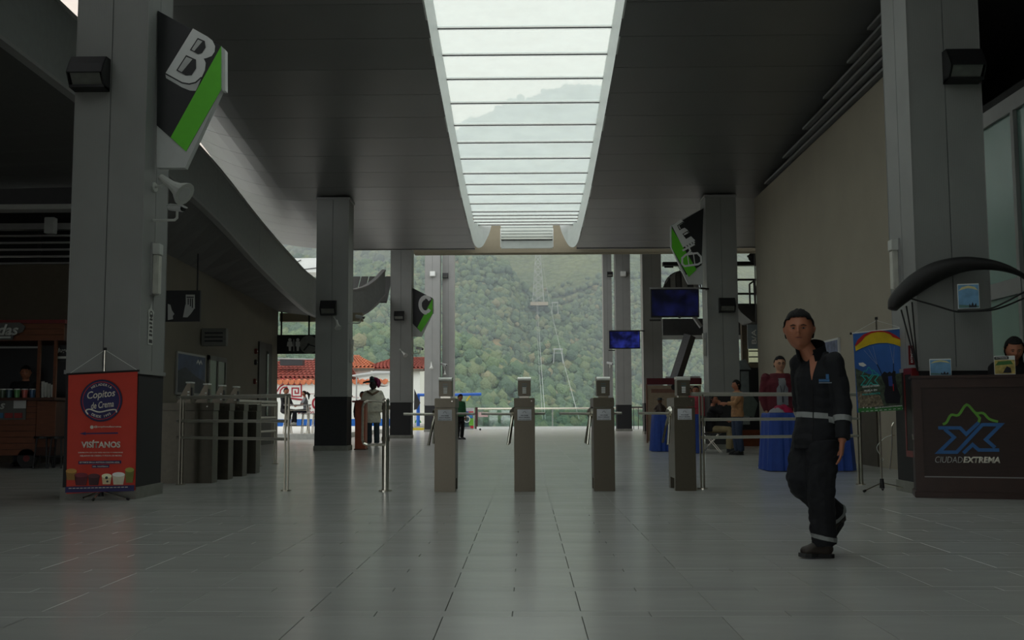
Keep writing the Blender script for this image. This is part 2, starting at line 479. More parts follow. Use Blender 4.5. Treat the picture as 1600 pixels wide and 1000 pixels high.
# ---- right wall, louvres above, storefront
bm = NB(); box(bm, 6.0, 6.3, 16.2, 27.4, 0, 6.52)
struct('wall_right', bm, M_wall)
bm = NB(); box(bm, 6.3, 9.0, 27.1, 27.4, 0, 6.7); box(bm, 9.0, 9.3, -6, 27.4, 0, 9.4)
struct('wall_side', bm, mat('void_wall', srgb((40, 40, 40)), rough=.9))  # wall coloured dark in place of an unlit void
lv = thing('louvre_vent', 'row of thin horizontal louvre blades between beige right wall and sloping ceiling', 'louvre', (6.0, 16.2, 6.52))
obj('backing', B(.22, .25, 0, 11.0, -.02, 1.2), M_void, lv)  # black sheet, the darkness behind the blades put into its colour
for k in range(6):
    z = .1 + .19 * k
    # blade ends where the drooping ceiling meets it
    ye = 11.0
    for q in range(110):
        if zc(16.2 + q * .1) < 6.52 + z + .12: ye = q * .1; break
    if ye > .4: obj('louvre_blade', B(-.02, .1, 0, ye, z, z + .045), M_trim, lv)
# beam of grey above right storefront
M_frost = mat('frosted_green_glass', srgb((120, 150, 142)), rough=.25, var=.05, scale=1.5)
bm = NB(); box(bm, 6.0, 6.12, 9.2, 16.2, 4.62, 4.82); box(bm, 6.0, 6.12, 9.2, 16.2, 2.36, 2.56); box(bm, 6.0, 6.12, 9.2, 16.2, 0, .12)
for y in (9.2, 10.4, 11.6, 12.78, 13.95, 15.1, 16.1):
    box(bm, 5.99, 6.11, y, y + .08, 0, 4.62)
w2 = struct('window_2', bm, M_trim)
for y in (9.28, 10.48, 11.68, 12.86, 14.03, 15.18):
    for (a, b) in ((.12, 2.36), (2.56, 4.62)):
        obj('pane', B(6.04, 6.06, y, y + 1.1, a, b), M_frost, w2)
dh = obj('door_handle', T([(5.93, 12.55, 1.35), (5.93, 12.55, 1.75)], .02), M_steel, w2)
bm = NB(); box(bm, 6.13, 8.9, 9.2, 16.2, 4.85, 5.0); struct('wall_cap', bm, M_void)
# doorway recess and niche on the right wall
bm = NB(); box(bm, 5.975, 6.0, 18.2, 19.1, 0, 2.2)
struct('door_1', bm, mat('brown_door', srgb((60, 52, 42)), rough=.6))

# ---- left side: wall with doors, hall beyond column, canopy
bm = NB()
box(bm, -8.5, -8.2, 21.0, 34.7, 0, 5.2)
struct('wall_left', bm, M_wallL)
M_dwall = mat('brown_back_wall', srgb((92, 84, 72)), rough=.9, var=.05)
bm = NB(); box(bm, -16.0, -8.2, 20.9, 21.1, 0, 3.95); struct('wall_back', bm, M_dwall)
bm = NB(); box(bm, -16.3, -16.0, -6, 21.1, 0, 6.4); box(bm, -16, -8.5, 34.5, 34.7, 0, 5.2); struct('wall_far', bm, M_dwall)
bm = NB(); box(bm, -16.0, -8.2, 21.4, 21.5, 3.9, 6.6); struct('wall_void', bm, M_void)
bm = NB(); box(bm, -1.0, 11, -6.3, -6.0, 0, 9.3); box(bm, -17, -1.0, -6.3, -6.0, 3.4, 9.3); struct('wall_front_light_block', bm, M_wall)  # unseen wall added behind the camera to cut light on front faces
lv = thing('louvre_vent', 'dark horizontal louvre slats above brown wall at far left', 'louvre', (-12.1, 21.0, 3.95))
for k in range(5):
    obj('louvre_blade', B(-3.9, 3.9, -.06, .04, .02 + k * .14, .05 + k * .14), M_trim, lv)
for x in (-2.5, 0.6, 2.2): obj('louvre_post', B(x, x + .08, .05, .1, 0, .7), M_black, lv)
obj('louvre_header', B(-3.9, 3.9, -.1, .1, .72, .84), M_trim, lv)
sp = thing('wall_speaker', 'small grey box speaker hanging in front of dark louvres at far left', 'speaker', P(80, 353, 20.7))
obj('speaker_body', B(-.1, .1, -.1, .06, -.16, .16, .01), M_greyprint, sp)
obj('bracket', B(-.02, .02, .06, .14, -.02, .02), M_black, sp)

# canopy fascia: long curved band dipping then rising at its far end
FB = [(-7.0, -6, 6.3), (-7.0, 6, 6.1), (-7.0, 16.2, 5.88), (-7.0, 20, 5.63), (-7.0, 23.6, 5.33), (-7.0, 27.4, 4.82), (-7.0, 31.2, 4.42), (-6.98, 34.2, 4.20),
      (-6.62, 36.6, 4.16), (-6.06, 38.2, 4.50), (-5.66, 38.9, 4.88), (-5.30, 39.4, 5.40)]
path = spline(FB, 4)
def FH(p): return 1.2 if p[1] < 34 else max(.93, 1.2 - .05 * (p[1] - 34))
cn = thing('canopy', 'long grey canopy with curved fascia dipping and rising over the left side entrances', 'canopy', (-7, 21, 0))
def cobj(name, bm, m, par=cn, **k):
    bmesh.ops.translate(bm, verts=bm.verts, vec=(7, -21, 0)); return obj(name, bm, m, par, **k)
for i in range(0, len(path) - 1, 4):
    seg = path[i:i + 5]
    bm = NB()
    for p, q in zip(seg, seg[1:]):
        hexa(bm, [(p[0], p[1], p[2]), (p[0] - .12, p[1], p[2]), (q[0] - .12, q[1], q[2]), (q[0], q[1], q[2]),
                  (p[0], p[1], p[2] + FH(p)), (p[0] - .12, p[1], p[2] + FH(p)), (q[0] - .12, q[1], q[2] + FH(q)), (q[0], q[1], q[2] + FH(q))])
    for v in bm.verts:
        if abs(v.co.y - seg[0][1]) < 1e-6: v.co.y += .008
    bmesh.ops.remove_doubles(bm, verts=bm.verts, dist=.0005)
    cobj('fascia_panel', bm, M_band)
bm = NB()
for p, q in zip(path, path[1:]):
    for zz in (0, FH(p)):
        hexa(bm, [(p[0] + .03, p[1], p[2] - .03 + zz), (p[0] - .12, p[1], p[2] - .03 + zz), (q[0] - .12, q[1], q[2] - .03 + zz), (q[0] + .03, q[1], q[2] - .03 + zz),
                  (p[0] + .03, p[1], p[2] + .03 + zz), (p[0] - .12, p[1], p[2] + .03 + zz), (q[0] - .12, q[1], q[2] + .03 + zz), (q[0] + .03, q[1], q[2] + .03 + zz)])
cobj('edge_trim', bm, M_trim)
bm = NB()
for p, q in zip(path, path[1:]):
    if q[1] > 52 : continue
    def W_(t):   # soffit inner edge: wall top
        return (-8.25, t, 4.62 - .02 * max(0, t - 21)) if t > 21 else (-16.0, t, 5.4)
    if q[1] <= 35.2:
        a, b = W_(p[1]), W_(q[1])
        if (a[0] != b[0]): a = (b[0], a[1], b[2])
        hexa(bm, [(p[0] - .1, p[1], p[2]), a, b, (q[0] - .1, q[1], q[2]),
                  (p[0] - .1, p[1], p[2] + .1), (a[0], a[1], a[2] + .1), (b[0], b[1], b[2] + .1), (q[0] - .1, q[1], q[2] + .1)])
    else:
        e0 = (p[0] - 1.2, p[1] + .9, p[2] + .1); e1 = (q[0] - 1.2, q[1] + .9, q[2] + .1)
        hexa(bm, [(p[0] - .1, p[1], p[2]), e0, e1, (q[0] - .1, q[1], q[2]), (p[0] - .1, p[1], p[2] + .1), (e0[0], e0[1], e0[2] + .1), (e1[0], e1[1], e1[2] + .1), (q[0] - .1, q[1], q[2] + .1)])
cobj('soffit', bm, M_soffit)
bm = NB(); box(bm, -16, -7.1, -6, 21, 6.55, 6.7); cobj('roof_slab', bm, M_trim)
bm = NB(); box(bm, -16, -8.25, 21, 35, 5.1, 5.2); cobj('roof_slab', bm, M_white)  # out of view, made white to bounce sky light onto the ceiling lip
for k in range(9):     # ribbed deck behind the rising end
    bm = NB(); a_ = -8.2 + k * .32
    hexa(bm, [(a_, 40.4, 5.2), (a_ + .28, 40.4, 5.2), (a_ + .28, 42, 6.4 ), (a_, 42, 6.4), (a_, 40.4, 5.25), (a_ + .28, 40.4, 5.25), (a_ + .28, 42, 6.45), (a_, 42, 6.45)])
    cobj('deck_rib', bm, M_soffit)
# cross beam over the end of the left wall
bm = NB(); box(bm, -8.2, -5.45, 34.9, 35.2, 4.02, 4.30); struct('trim_3', bm, M_beam)
# translucent white roof seen above the canopy
wr = thing('translucent_roof', 'white sheet roof with thin dark wires seen above the canopy on the left', 'roof', P(465, 420, 60))
obj('roof_sheet', PR([(-3.2, -.2), (1.6, -.2), (1.6, .62), (-2.2, .6)], 0, 2.0), M_white, wr)
obj('wire', T([(-1.3, -.05, -.15), (.2, -.05, .5)], .025, 5), M_black, wr)
obj('wire', T([(-.9, -.05, -.18), (1.2, -.05, .05)], .025, 5), M_black, wr)
# ================================================================== COLUMNS
M_colcore = mat('column_joint', srgb((96, 99, 98)), rough=.6)
def column(x0, x1, y0, d, ztop, label, zs=1.43, cap=False, group=None):
    cx = (x0 + x1) / 2; w = (x1 - x0) / 2
    t = thing('column', label, 'column', (cx, y0 + d / 2, 0), group=group)
    h = d / 2
    bm = NB()
    # four corner pilasters + recessed joints: shaft split in panels
    for sx in (-1, 1):
        for sy in (-1, 1):
            xa, xb = (-w, -.006) if sx < 0 else (.006, w)
            ya, yb = (-h, -.006) if sy < 0 else (.006, h)
            obj('cladding_panel', B(xa, xb, ya, yb, zs, ztop), M_col, t)
    obj('core', B(-w + .01, w - .01, -h + .01, h - .01, .1, ztop - .01), M_colcore, t)
    e = .02
    for sx in (-1, 1):
        for sy in (-1, 1):
            obj('corner_bead', B(min(sx * w, sx * (w + .006)), max(sx * w, sx * (w + .006)), min(sy * h, sy * (h + .006)), max(sy * h, sy * (h + .006)), zs, ztop), M_trim, t)
    obj('collar', B(-w - e, w + e, -h - e, h + e, zs - .045, zs), M_col, t)
    obj('dark_base', B(-w, w, -h, h, .13, zs - .045), M_colbase, t)
    obj('plinth', B(-w - e, w + e, -h - e, h + e, 0, .13), M_plinth, t)
    if cap: obj('cap_trim', B(-w - .03, w + .03, -h - .03, h + .03, ztop - .06, ztop), M_trim, t)
    return t
C1L = (-5.14, -4.33, 11.74); C2L = (-5.45, -4.62, 27.2); C3L = (-5.27, -4.46, 40.8)
C1R = (4.41, 5.23, 11.9); C2R = (4.69, 5.47, 27.2)
column(*C1L, .81, zc(12.1), 'big grey clad column at left behind the red ice cream banner')
column(*C2L, .75, zc(27.9) - .0, 'grey column with white horn speaker, second from left, beside person in poncho', cap=True)
column(*C3L, .8, 8.15, 'grey column carrying the sign with letter C')
column(-5.40, -4.60, 56, .8, 10.6, 'pale far column at left edge of the mountain view, left one of its pair')
column(-4.50, -3.88, 56.6, .7, 10.6, 'pale far column at left edge of the mountain view, right one of its pair')
column(*C1R, .82, zc(12.1), 'big grey clad column at right behind dark wooden counter')
column(*C2R, .75, zc(27.9), 'grey column between hanging television and beige right wall', cap=True)
column(5.28, 6.12, 47.5, .8, 8.8, 'grey column behind the small television, left of big television')
column(4.16, 4.62, 56.6, .7, 10.6, 'narrow far column at right edge of the mountain view, left one of its pair')
column(4.78, 5.56, 56, .8, 10.6, 'far column at right edge of the mountain view, right one of its pair')

# wall lamps (black wedge hood open below)
def lamp(px, py, Y, w, label):
    p = P(px, py, Y)
    t = thing('wall_lamp', label, 'lamp', p, group='black hooded wall lamps on the columns')
    h = w * .5
    prof = [(0, h), (-.62 * h, h * .98), (-.95 * h, h * .5), (-1.25 * h, -.1 * h), (-.75 * h, -.85 * h), (0, -h * .9)]  # (y,z)
    for sx in (-1, 1):
        bm = NB()
        pts = [(sx * w / 2, y, z) for y, z in prof]; pts2 = [(sx * w / 2 - sx * .012, y, z) for y, z in prof]
        a = [bm.verts.new(q) for q in pts]; b = [bm.verts.new(q) for q in pts2]
        bm.faces.new(a); bm.faces.new(b[::-1])
        for i in range(len(a)): j = (i + 1) % len(a); bm.faces.new((a[i], b[i], b[j], a[j]))
        obj('side_plate', bm, M_black, t)
        bm = NB()
    for (ya, za), (yb, zb) in zip(prof[:3], prof[1:4]):
        hexa(bm, [(-w / 2, ya, za), (w / 2, ya, za), (w / 2, yb, zb), (-w / 2, yb, zb),
                  (-w / 2, ya, za - .012), (w / 2, ya, za - .012), (w / 2, yb + .008, zb - .01), (-w / 2, yb + .008, zb - .01)])
    obj('hood', bm, M_black, t)
    bm = NB(); (ya, za), (yb, zb) = prof[3], prof[4]
    v = [bm.verts.new(q) for q in ((-w * .42, ya + .02, za), (w * .42, ya + .02, za), (w * .42, yb + .02, zb + .02), (-w * .42, yb + .02, zb + .02))]
    bm.faces.new(v); obj('lens', bm, mat('lamp_lens', srgb((112, 114, 108)), rough=.2), t)
    bm = NB()
    hexa(bm, [(-w / 2, yb - .01, zb), (w / 2, yb - .01, zb), (w / 2, 0, prof[5][1]), (-w / 2, 0, prof[5][1]),
              (-w / 2, yb - .01, zb + .03), (w / 2, yb - .01, zb + .03), (w / 2, 0, prof[5][1] + .03), (-w / 2, 0, prof[5][1] + .03)])
    obj('base_rim', bm, M_black, t)
    obj('back_plate', B(-w / 2, w / 2, -.01, 0, -h * .9, h), M_black, t)
lamp(145, 120, 11.72, .40, 'black hooded wall lamp on big left column')
lamp(1500, 108, 11.88, .40, 'black hooded wall lamp on big right column')
lamp(514, 482, 27.15, .40, 'black hooded wall lamp on second left column above white horn speaker')
lamp(1135, 478, 27.15, .40, 'black hooded wall lamp on column right of the big television')
lamp(624, 494, 40.7, .38, 'black hooded wall lamp on the column with the C sign')
lamp(696, 431, 56.5, .30, 'tiny black wall lamp on the pale far left pair of columns')
lamp(953, 429, 56.5, .30, 'tiny black wall lamp on the far right pair of columns')
for (px, lab) in ((676, 'small white junction box high on pale far left column'), (974, 'small white junction box high on far right column')):
    t = thing('junction_box', lab, 'box', P(px, 428, 55.9))
    obj('box_body', B(-.15, .15, -.1, .08, -.14, .14, .02), M_offw, t); obj('lid', B(-.12, .12, -.12, -.1, -.11, .11), M_white, t)

# horn speakers, cameras, emergency boxes
def horn(p, sc, label, aim, mt):
    t = thing('horn_speaker', label, 'speaker', p)
    d = Vector(aim).normalized(); o0 = Vector((0, 0, 0))
    obj('horn', T([o0 + d * (-.16 * sc), o0 - d * (.08 * sc), o0, o0 + d * (.09 * sc), o0 + d * (.17 * sc), o0 + d * (.19 * sc)],
                  [.035 * sc, .04 * sc, .045 * sc, .07 * sc, .12 * sc, .125 * sc], 14), M_offw, t)
    obj('grille', T([o0 + d * (.191 * sc), o0 + d * (.193 * sc)], [.08 * sc, .07 * sc], 12), M_greyprint, t)
    e = Vector(mt) - Vector(p)
    obj('bracket', T([o0 - d * (.06 * sc), e * .6, e], .014 * sc, 6), M_offw, t)
    obj('wall_plate', T([e * (1 - .02 / e.length), e], .05 * sc, 10), M_offw, t)
    return t
horn(P(268, 289, 12.0), 1.15, 'large white horn speaker below the B sign on left column', (.78, -.25, -.55), (-4.325, 12.05, P(270, 291, 12.0).z))
horn(P(527, 506, 27.0), .75, 'white horn speaker on second left column', (.25, -.5, -.8), P(522, 495, 27.21))
horn(P(631, 552, 40.5), .8, 'small white horn speaker low on the column with C sign', (.5, -.5, -.5), P(625, 546, 40.81))
horn(P(674, 571, 55.8), .9, 'tiny white horn speaker on pale far left column', (.05, -.3, -.9), P(674, 566, 56.01))
horn(P(695, 582, 56.4), .7, 'lowest tiny white horn speaker right above first turnstile', (.05, -.3, -.9), P(695, 577, 56.61))
def cctv(p, sc, label, mt, s=1):
    t = thing('security_camera', label, 'camera', p)
    obj('camera_body', T([(-.1 * sc * s, .05, .03 * sc), (.08 * sc * s, -.06, -.01 * sc)], .042 * sc, 10), M_greyprint, t)
    obj('sun_shield', T([(-.11 * sc * s, .05, .045 * sc), (.11 * sc * s, -.07, .005 * sc)], [(.05 * sc, .012), (.05 * sc, .012)], 8), M_greyprint, t)
    obj('lens', T([(.08 * sc * s, -.06, -.01 * sc), (.1 * sc * s, -.07, -.014 * sc)], .032 * sc, 10), M_black, t)
    e = Vector(mt) - Vector(p); e.z = -.135 * sc
    obj('arm', T([(0, 0, 0), (0.0, 0, -.11 * sc), (e.x * .1, e.y * .1, -.135 * sc), tuple(e)], .016 * sc, 7), M_offw, t)
    return t
cctv(P(277, 326, 12.05), 1.0, 'grey security camera on arm below white horn on left column', (-4.325, 12.05, 0))
cctv(P(563, 496, 27.4), 1.1, 'dark security camera on right side of second left column', (-4.615, 27.4, 0))
cctv(P(656, 545, 41.0), 1.3, 'small security camera on right side of column with C sign', (-4.455, 41.0, 0))
cctv(P(694, 570, 56.4), 1.5, 'tiny security camera between white horns on far left column', P(694, 573, 56.61))
cctv(P(953, 568, 56.4), 1.5, 'tiny security camera on far right pair of columns', P(953, 571, 56.61))
def V3_(a, b, c): return Vector((a, b, c))
def emlight(p, label, s=1):
    t = thing('emergency_light', label, 'light', p)
    obj('housing', B(-.045, .045, -.07, .07, .16, .29, .006), M_offw, t)
    obj('diffuser', B(-.035, .035, -.06, .06, -.3, .16, .01), mat('diffuser', srgb((190, 190, 180)), rough=.3), t)
    obj('back_tray', B(-.05 * s, -.03 * s, -.08, .08, -.31, .3) if s > 0 else B(.03, .05, -.08, .08, -.31, .3), M_trim, t)
emlight(V3_(-4.28, 12.1, P(252, 420, 12.1).z), 'tall white emergency light box on side of big left column')
emlight(V3_(4.36, 12.45, P(1398, 411, 12.35).z), 'tall white emergency light box on side of big right column', -1)
emlight(V3_(4.64, 27.5, P(1095, 538, 27.5).z), 'pale emergency light box on side of column by television', -1)
emlight(V3_(-4.57, 27.6, P(558, 548, 27.6).z), 'pale emergency light box on right side of second left column')
# sticker on left column side face
st = thing('sticker', 'white and black vertical sticker on side of big left column', 'sticker', (-4.326, 12.07, 1.95), PI / 2)
obj('paper', PR([(-.08, -.22), (.07, -.22), (.07, .12), (.1, .16), (.02, .2), (.0, .26), (-.03, .2), (-.1, .17), (-.08, .1)], -.003, .003), M_offw, st)
for k in range(6): obj('print_block', PR([(-.05, -.12 + k * .045), (.045, -.12 + k * .045), (.045 - .02 * (k % 2), -.095 + k * .045), (-.05 + .015 * (k % 3), -.095 + k * .045)], -.005, .002), M_black, st)
obj('print_mark', ST([(.045 * math.cos(a), .13 + .035 * math.sin(a)) for a in [i * PI / 5 for i in range(10)]], .012, -.005, .002, True), M_black, st)
obj('print_bar', PR([(-.05, -.2), (.05, -.2), (.05, -.16), (-.05, -.16)], -.005, .002), M_black, st)

# ---- hanging direction signs
def sign(poly, green, grey, Y, label, lx):
    o0 = P(poly[0][0], poly[0][1], Y)
    t = thing('direction_sign', label, 'sign', o0)
    def L2(q): p = P(q[0], q[1], Y) - o0; return (p.x, p.z)
    obj('sign_body', PR([L2(q) for q in poly], .0, .10), M_greyprint, t)
    obj('edge_strip', PR([L2(q) for q in poly[1:3]] + [(L2(poly[2])[0] + .035, L2(poly[2])[1]), (L2(poly[1])[0] + .035, L2(poly[1])[1] - .03)], .04, .1), M_white, t)
    return t, L2
t, L2 = sign([(247, 17), (346, 72), (346, 140), (289, 262), (245, 262)], 0, 0, 12.02, 'large black and green angled sign with letter B on left column', 0)
obj('black_face', PR([L2(q) for q in [(247, 17), (346, 72), (346, 140), (291, 237), (245, 196)]], -.006, .006), M_blackg, t)
obj('green_stripe', PR([L2(q) for q in [(346, 72), (346, 140), (291, 237), (267, 215)]], -.010, .004), M_green, t)
def letterB(sx=4.0, ox=0, oy=0):
    return None
# outlined letter B drawn from its own contour, tilted
def q4(lst): return [(x / 4.0, y / 4.0) for x, y in lst]
Bo = q4([(1208, 180), (1300, 232), (1330, 256), (1346, 290), (1343, 325), (1325, 352), (1290, 366), (1275, 368), (1288, 395), (1283, 440), (1262, 485), (1225, 518), (1185, 528), (1140, 520), (1035, 462)])
Bs = q4([(1035, 462), (1040, 490), (1140, 548), (1190, 568), (1225, 570), (1240, 540), (1262, 485), (1225, 518), (1185, 528), (1140, 520)])
obj('letter_face', PR([L2(q) for q in Bo], -.014, .004), M_letter, t)
obj('letter_side', PR([L2(q) for q in Bs], -.013, .003), mat('letter_shade_print', srgb((200, 202, 200)), rough=.5), t)
obj('letter_outline', ST([L2(q) for q in Bo[10:]], .016, -.016, .003), M_blackg, t)
for hole in ([(1240, 245), (1280, 262), (1285, 300), (1265, 332), (1240, 338), (1195, 315)], [(1168, 352), (1225, 378), (1226, 430), (1200, 470), (1165, 472), (1110, 442)]):
    obj('letter_counter', PR([L2(q) for q in q4(hole)], -.018, .003), M_blackg, t)
for hole in ([(1240, 245), (1280, 262), (1285, 300), (1265, 332), (1240, 338), (1195, 315)], [(1168, 352), (1225, 378), (1226, 430), (1200, 470), (1165, 472), (1110, 442)]):
    obj('counter_outline', ST([L2(q) for q in q4(hole)], .012, -.022, .003, True), M_blackg, t)
for hole in ([(1240, 250), (1268, 262), (1215, 325), (1198, 314)], [(1168, 358), (1205, 374), (1138, 455), (1113, 441)]):
    obj('letter_counter_side', PR([L2(q) for q in q4(hole)], -.020, .002), mat('letter_shade_print'), t)
# C sign
t, L2 = sign([(645, 450), (676, 466), (676, 490), (659, 526), (645, 526)], 0, 0, 41.2, 'small black and green angled sign with letter C on far left column', 0)
obj('black_face', PR([L2(q) for q in [(645, 450), (676, 466), (676, 490), (658, 519), (645, 506)]], -.02, .02), M_blackg, t)
obj('green_stripe', PR([L2(q) for q in [(676, 466), (676, 490), (658, 519), (652, 512)]], -.03, .01), M_green, t)
cc = [(665 + 8.5 * math.cos(a), 476 - 12 * math.sin(a)) for a in [math.radians(35 + i * 22) for i in range(14)]]
obj('letter', ST([L2(q) for q in cc], .13, -.05, .02), M_letter, t)
obj('letter_shade', ST([L2((q[0] + .8, q[1] + 3)) for q in cc[3:12]], .05, -.045, .01), M_white, t)
# gondola sign (right)
t, L2 = sign([(1099, 325), (1048, 352), (1048, 385), (1075, 444), (1098, 444)], 0, 0, 27.4, 'black and green angled sign with cable car pictogram on right column', 0)
k4 = lambda l: [(920 + x / 4.547, 300 + y / 4.547) for x, y in l]
obj('black_face', PR([L2(q) for q in k4([(815, 115), (590, 245), (590, 400), (690, 590), (800, 520)])], -.014, .014), M_blackg, t)
obj('green_stripe', PR([L2(q) for q in k4([(588, 255), (590, 400), (710, 605), (765, 552)])], -.02, .006), M_green, t)
mm = [(655, 195), (675, 215), (640, 240), (655, 265), (680, 255), (700, 270), (712, 290), (672, 312), (690, 335), (725, 315), (755, 345), (668, 395), (590, 240)]
obj('wave_pictogram', PR([L2(q) for q in k4(mm)], -.026, .006), M_letter, t)
for a in ([(630, 240), (668, 215), (685, 240), (645, 270)], [(668, 300), (700, 280), (715, 305), (690, 325)]):
    obj('wave_cutout', ST([L2(q) for q in k4(a)], .02, -.03, .004, True), M_blackg, t)
obj('cable', ST([L2(q) for q in k4([(665, 418), (750, 372)])], .05, -.034, .006), M_letter, t)
for i in range(4):
    x = 690 + i * 18; y = 390 - i * 10
    obj('roller', ST([L2(q) for q in k4([(x - 5, y - 5), (x + 6, y + 4)])], .05, -.038, .006), M_letter, t)
obj('hanger', ST([L2(q) for q in k4([(708, 392), (720, 420), (700, 440), (735, 432)])], .045, -.034, .006), M_letter, t)
cab = [(662, 470), (690, 445), (770, 435), (795, 462), (798, 500), (775, 515), (680, 528), (662, 512)]
obj('cabin_outline', ST([L2(q) for q in k4(cab)], .05, -.036, .006, True), M_letter, t)
obj('cabin_window_bar', ST([L2(q) for q in k4([(742, 440), (752, 515)])], .025, -.035, .005), M_letter, t)
obj('cabin_window_bar', ST([L2(q) for q in k4([(700, 450), (710, 518)])], .025, -.035, .005), M_letter, t)

# ================================================================== TURNSTILES
M_label = mat('paper_label', srgb((205, 208, 212)), rough=.6)
M_ink = mat('print_ink', srgb((60, 62, 70)), rough=.6)
M_capm = mat('polished_cap', srgb((235, 235, 228)), rough=.3, metal=.6)
TH = (768 - 647) / .92
def turnstile(name, x, y, rz, label, group, s=1.0):
    t = thing(name, label, 'turnstile', (x, y, 0), rz, group)
    w = .125; d = .66
    obj('cabinet', B(-w, w, 0, .10, .0, .995, .004), M_cab, t)          # front column
    obj('side_housing', B(-w + .012, w - .012, .10, d, .14, .995), M_cab, t)
    obj('rear_foot', B(-w + .012, w - .012, .52, d, 0, .14), M_cab, t)
    obj('top_housing', B(-w, w, -.004, d, 1.0, 1.112, .006), M_cab, t)
    obj('lock', T([(.085, -.008, 1.075), (.085, -.002, 1.075)], .008, 10), M_steel, t)
    nk = obj('reader_neck', B(-.06, .06, .08, .2, 1.112, 1.14), M_steel, t)
    hd = obj('reader_head', B(-.078, .078, .05, .26, 1.135, 1.345, .004), M_cab, t)
    bm = NB(); tube(bm, [(-.081, .062, 1.340), (.081, .062, 1.340)], .024, 16); box(bm, -.081, .081, .062, .268, 1.335, 1.364)
    obj('head_cap', bm, M_capm, hd, smooth=False)
    obj('display', B(-.03, .03, .043, .05, 1.245, 1.262), mat('display_glass', srgb((110, 120, 118)), rough=.2), hd)
    obj('display', B(-.03, .03, .043, .05, 1.275, 1.287), mat('display_glass'), hd)
    for k in range(4):
        obj('card_slot', B(-.023, .023, .042, .05, 1.168 + k * .0195, 1.181 + k * .0195), M_white, hd)
    lb = obj('notice', B(-.084, .084, -.004, -.0005, .845, .975), M_label, t)
    text('notice_text', 'NO PASE', M_ink, lb, 0, .903, width=.088, h=.013, y=-.005, bold=.03, ext=.001)
    text('notice_text', 'SOLO SALIDA', M_ink, lb, 0, .880, width=.135, h=.013, y=-.005, bold=.03, ext=.001)
    text('notice_text', 'USE EL OTRO ACCESO', M_ink, lb, 0, .856, width=.15, h=.009, y=-.005, bold=.02, ext=.001)
    obj('notice_mark', ST([(-.02, .93), (-.008, .95), (.008, .95), (.02, .93)], .004, -.005, .001), M_ink, lb)
    # tripod hub on the left side and its three arms
    hub = obj('tripod_hub', T([(-w + .01, .33, .925), (-w - .03, .31, .915)], [.085, .06], 14), M_steel, t)
    obj('arm', T([(-w - .02, .32, .92), (-w - .40, .24, .925)], .0165, 10), M_rail, t)
    obj('arm', T([(-w - .02, .30, .905), (-w - .04, .16, .78), (-w - .075, .05, .55)], .0165, 10), M_steel, t)
    obj('arm', T([(-w - .02, .34, .905), (-w - .035, .48, .78), (-w - .065, .60, .56)], .0165, 10), M_steel, t)
    return t
gp = 'turnstiles across the middle of the hall'
xs = [(695, 'leftmost steel turnstile of the central row, beside the rounded gate'), (820, 'second steel turnstile from left in central row'),
      (945, 'third steel turnstile from left in central row'), (1072, 'rightmost steel turnstile of central row, beside the right railing')]
tsm = []
for i, (px, lab) in enumerate(xs):
    g_ = G(px, 768.2 - (px - 820) * .004)
    if i == 0: t0 = turnstile('turnstile', g_.x, g_.y, 0, lab, gp); t = t0
    else:
        t = copy_tree(t0); t.location = (g_.x, g_.y, 0); t['label'] = lab
    # short arm stub to the right (barrier arm of the exit lane)
# right-hand stubs, seen on first three
for i, ln in ((0, .22), (1, .125), (2, .115)):
    g_ = G(xs[i][0], 768)
    tt = [o for o in bpy.data.objects if o.get('label') == xs[i][1]][0]
    obj('arm', T([(.12, .33, .925), (.125 + ln, .30, .925)], .0165, 10), M_rail, tt)
gp2 = 'turnstiles behind the left railing'
for i, (Yt, lab) in enumerate(((14.55, 'nearest side turnstile behind left railing'), (15.33, 'second side turnstile behind left railing'),
                               (16.1, 'third side turnstile behind left railing'), (16.88, 'farthest side turnstile behind left railing'))):
    t = thing('side_turnstile', 'dark steel ' + lab, 'turnstile', (-4.28, Yt, 0), 0, gp2)
    obj('cabinet', B(-1.05, 0, -.13, .13, 0, .98, .004), M_cab2, t)
    obj('top_housing', B(-1.06, .01, -.135, .135, .985, 1.09, .004), M_cab2, t)
    bm = NB(); prism(bm, [(-.52, 1.09), (-.33, 1.09), (-.33, 1.36), (-.38, 1.36)], -.08, .16)
    hd = obj('reader_head', bm, M_cab, t)
    obj('head_cap', B(-.40, -.325, -.085, .085, 1.36, 1.38), M_white, hd)
    obj('keypad', B(-.33, -.32, -.07, .0, 1.14, 1.30), M_black, hd)
    for k in range(3): obj('card_slot', B(-.372, -.345, -.086, -.08, 1.15 + k * .04, 1.17 + k * .04), M_white, hd)
    obj('lock', T([(-.08, -.14, 1.04), (-.08, -.13, 1.04)], .012, 8), M_steel, t)
    obj('arm', T([(-.5, .13, .92), (-.5, .52, .92)], .0165, 8), M_steel, t)

# ================================================================== RAILINGS, GATE
def twin_post(t, x, y, h=1.15):
    o = obj('post', B(x - .028, x - .01, y - .02, y + .02, 0, h), M_post, t)
    obj('post_blade', B(x + .01, x + .028, y - .02, y + .02, 0, h), M_post, o)
    obj('foot_plate', T([(x, y, 0), (x, y, .012)], .065, 16), M_steel, o)
def railing(a, b, zs, label, ext=(0, 0), posts=None, r=(.024, .019, .019)):
    a = Vector((a.x, a.y, 0)); b = Vector((b.x, b.y, 0))
    t = thing('railing', label, 'railing', a)
    d = b - a
    for k, z in enumerate(zs):
        e0 = ext[0] if k == 0 else 0; e1 = ext[1]
        u = d.normalized()
        p0 = -u * e0; p1 = d + u * e1
        bm = T([(p0.x, p0.y, z), (p1.x, p1.y, z)], r[k] if k < len(r) else r[-1], 12)
        obj('top_rail' if k == 0 else 'rail', bm, M_rail, t)
    for f in (posts or (0, 1)):
        q = d * f; twin_post(t, q.x, q.y, zs[0])
    return t
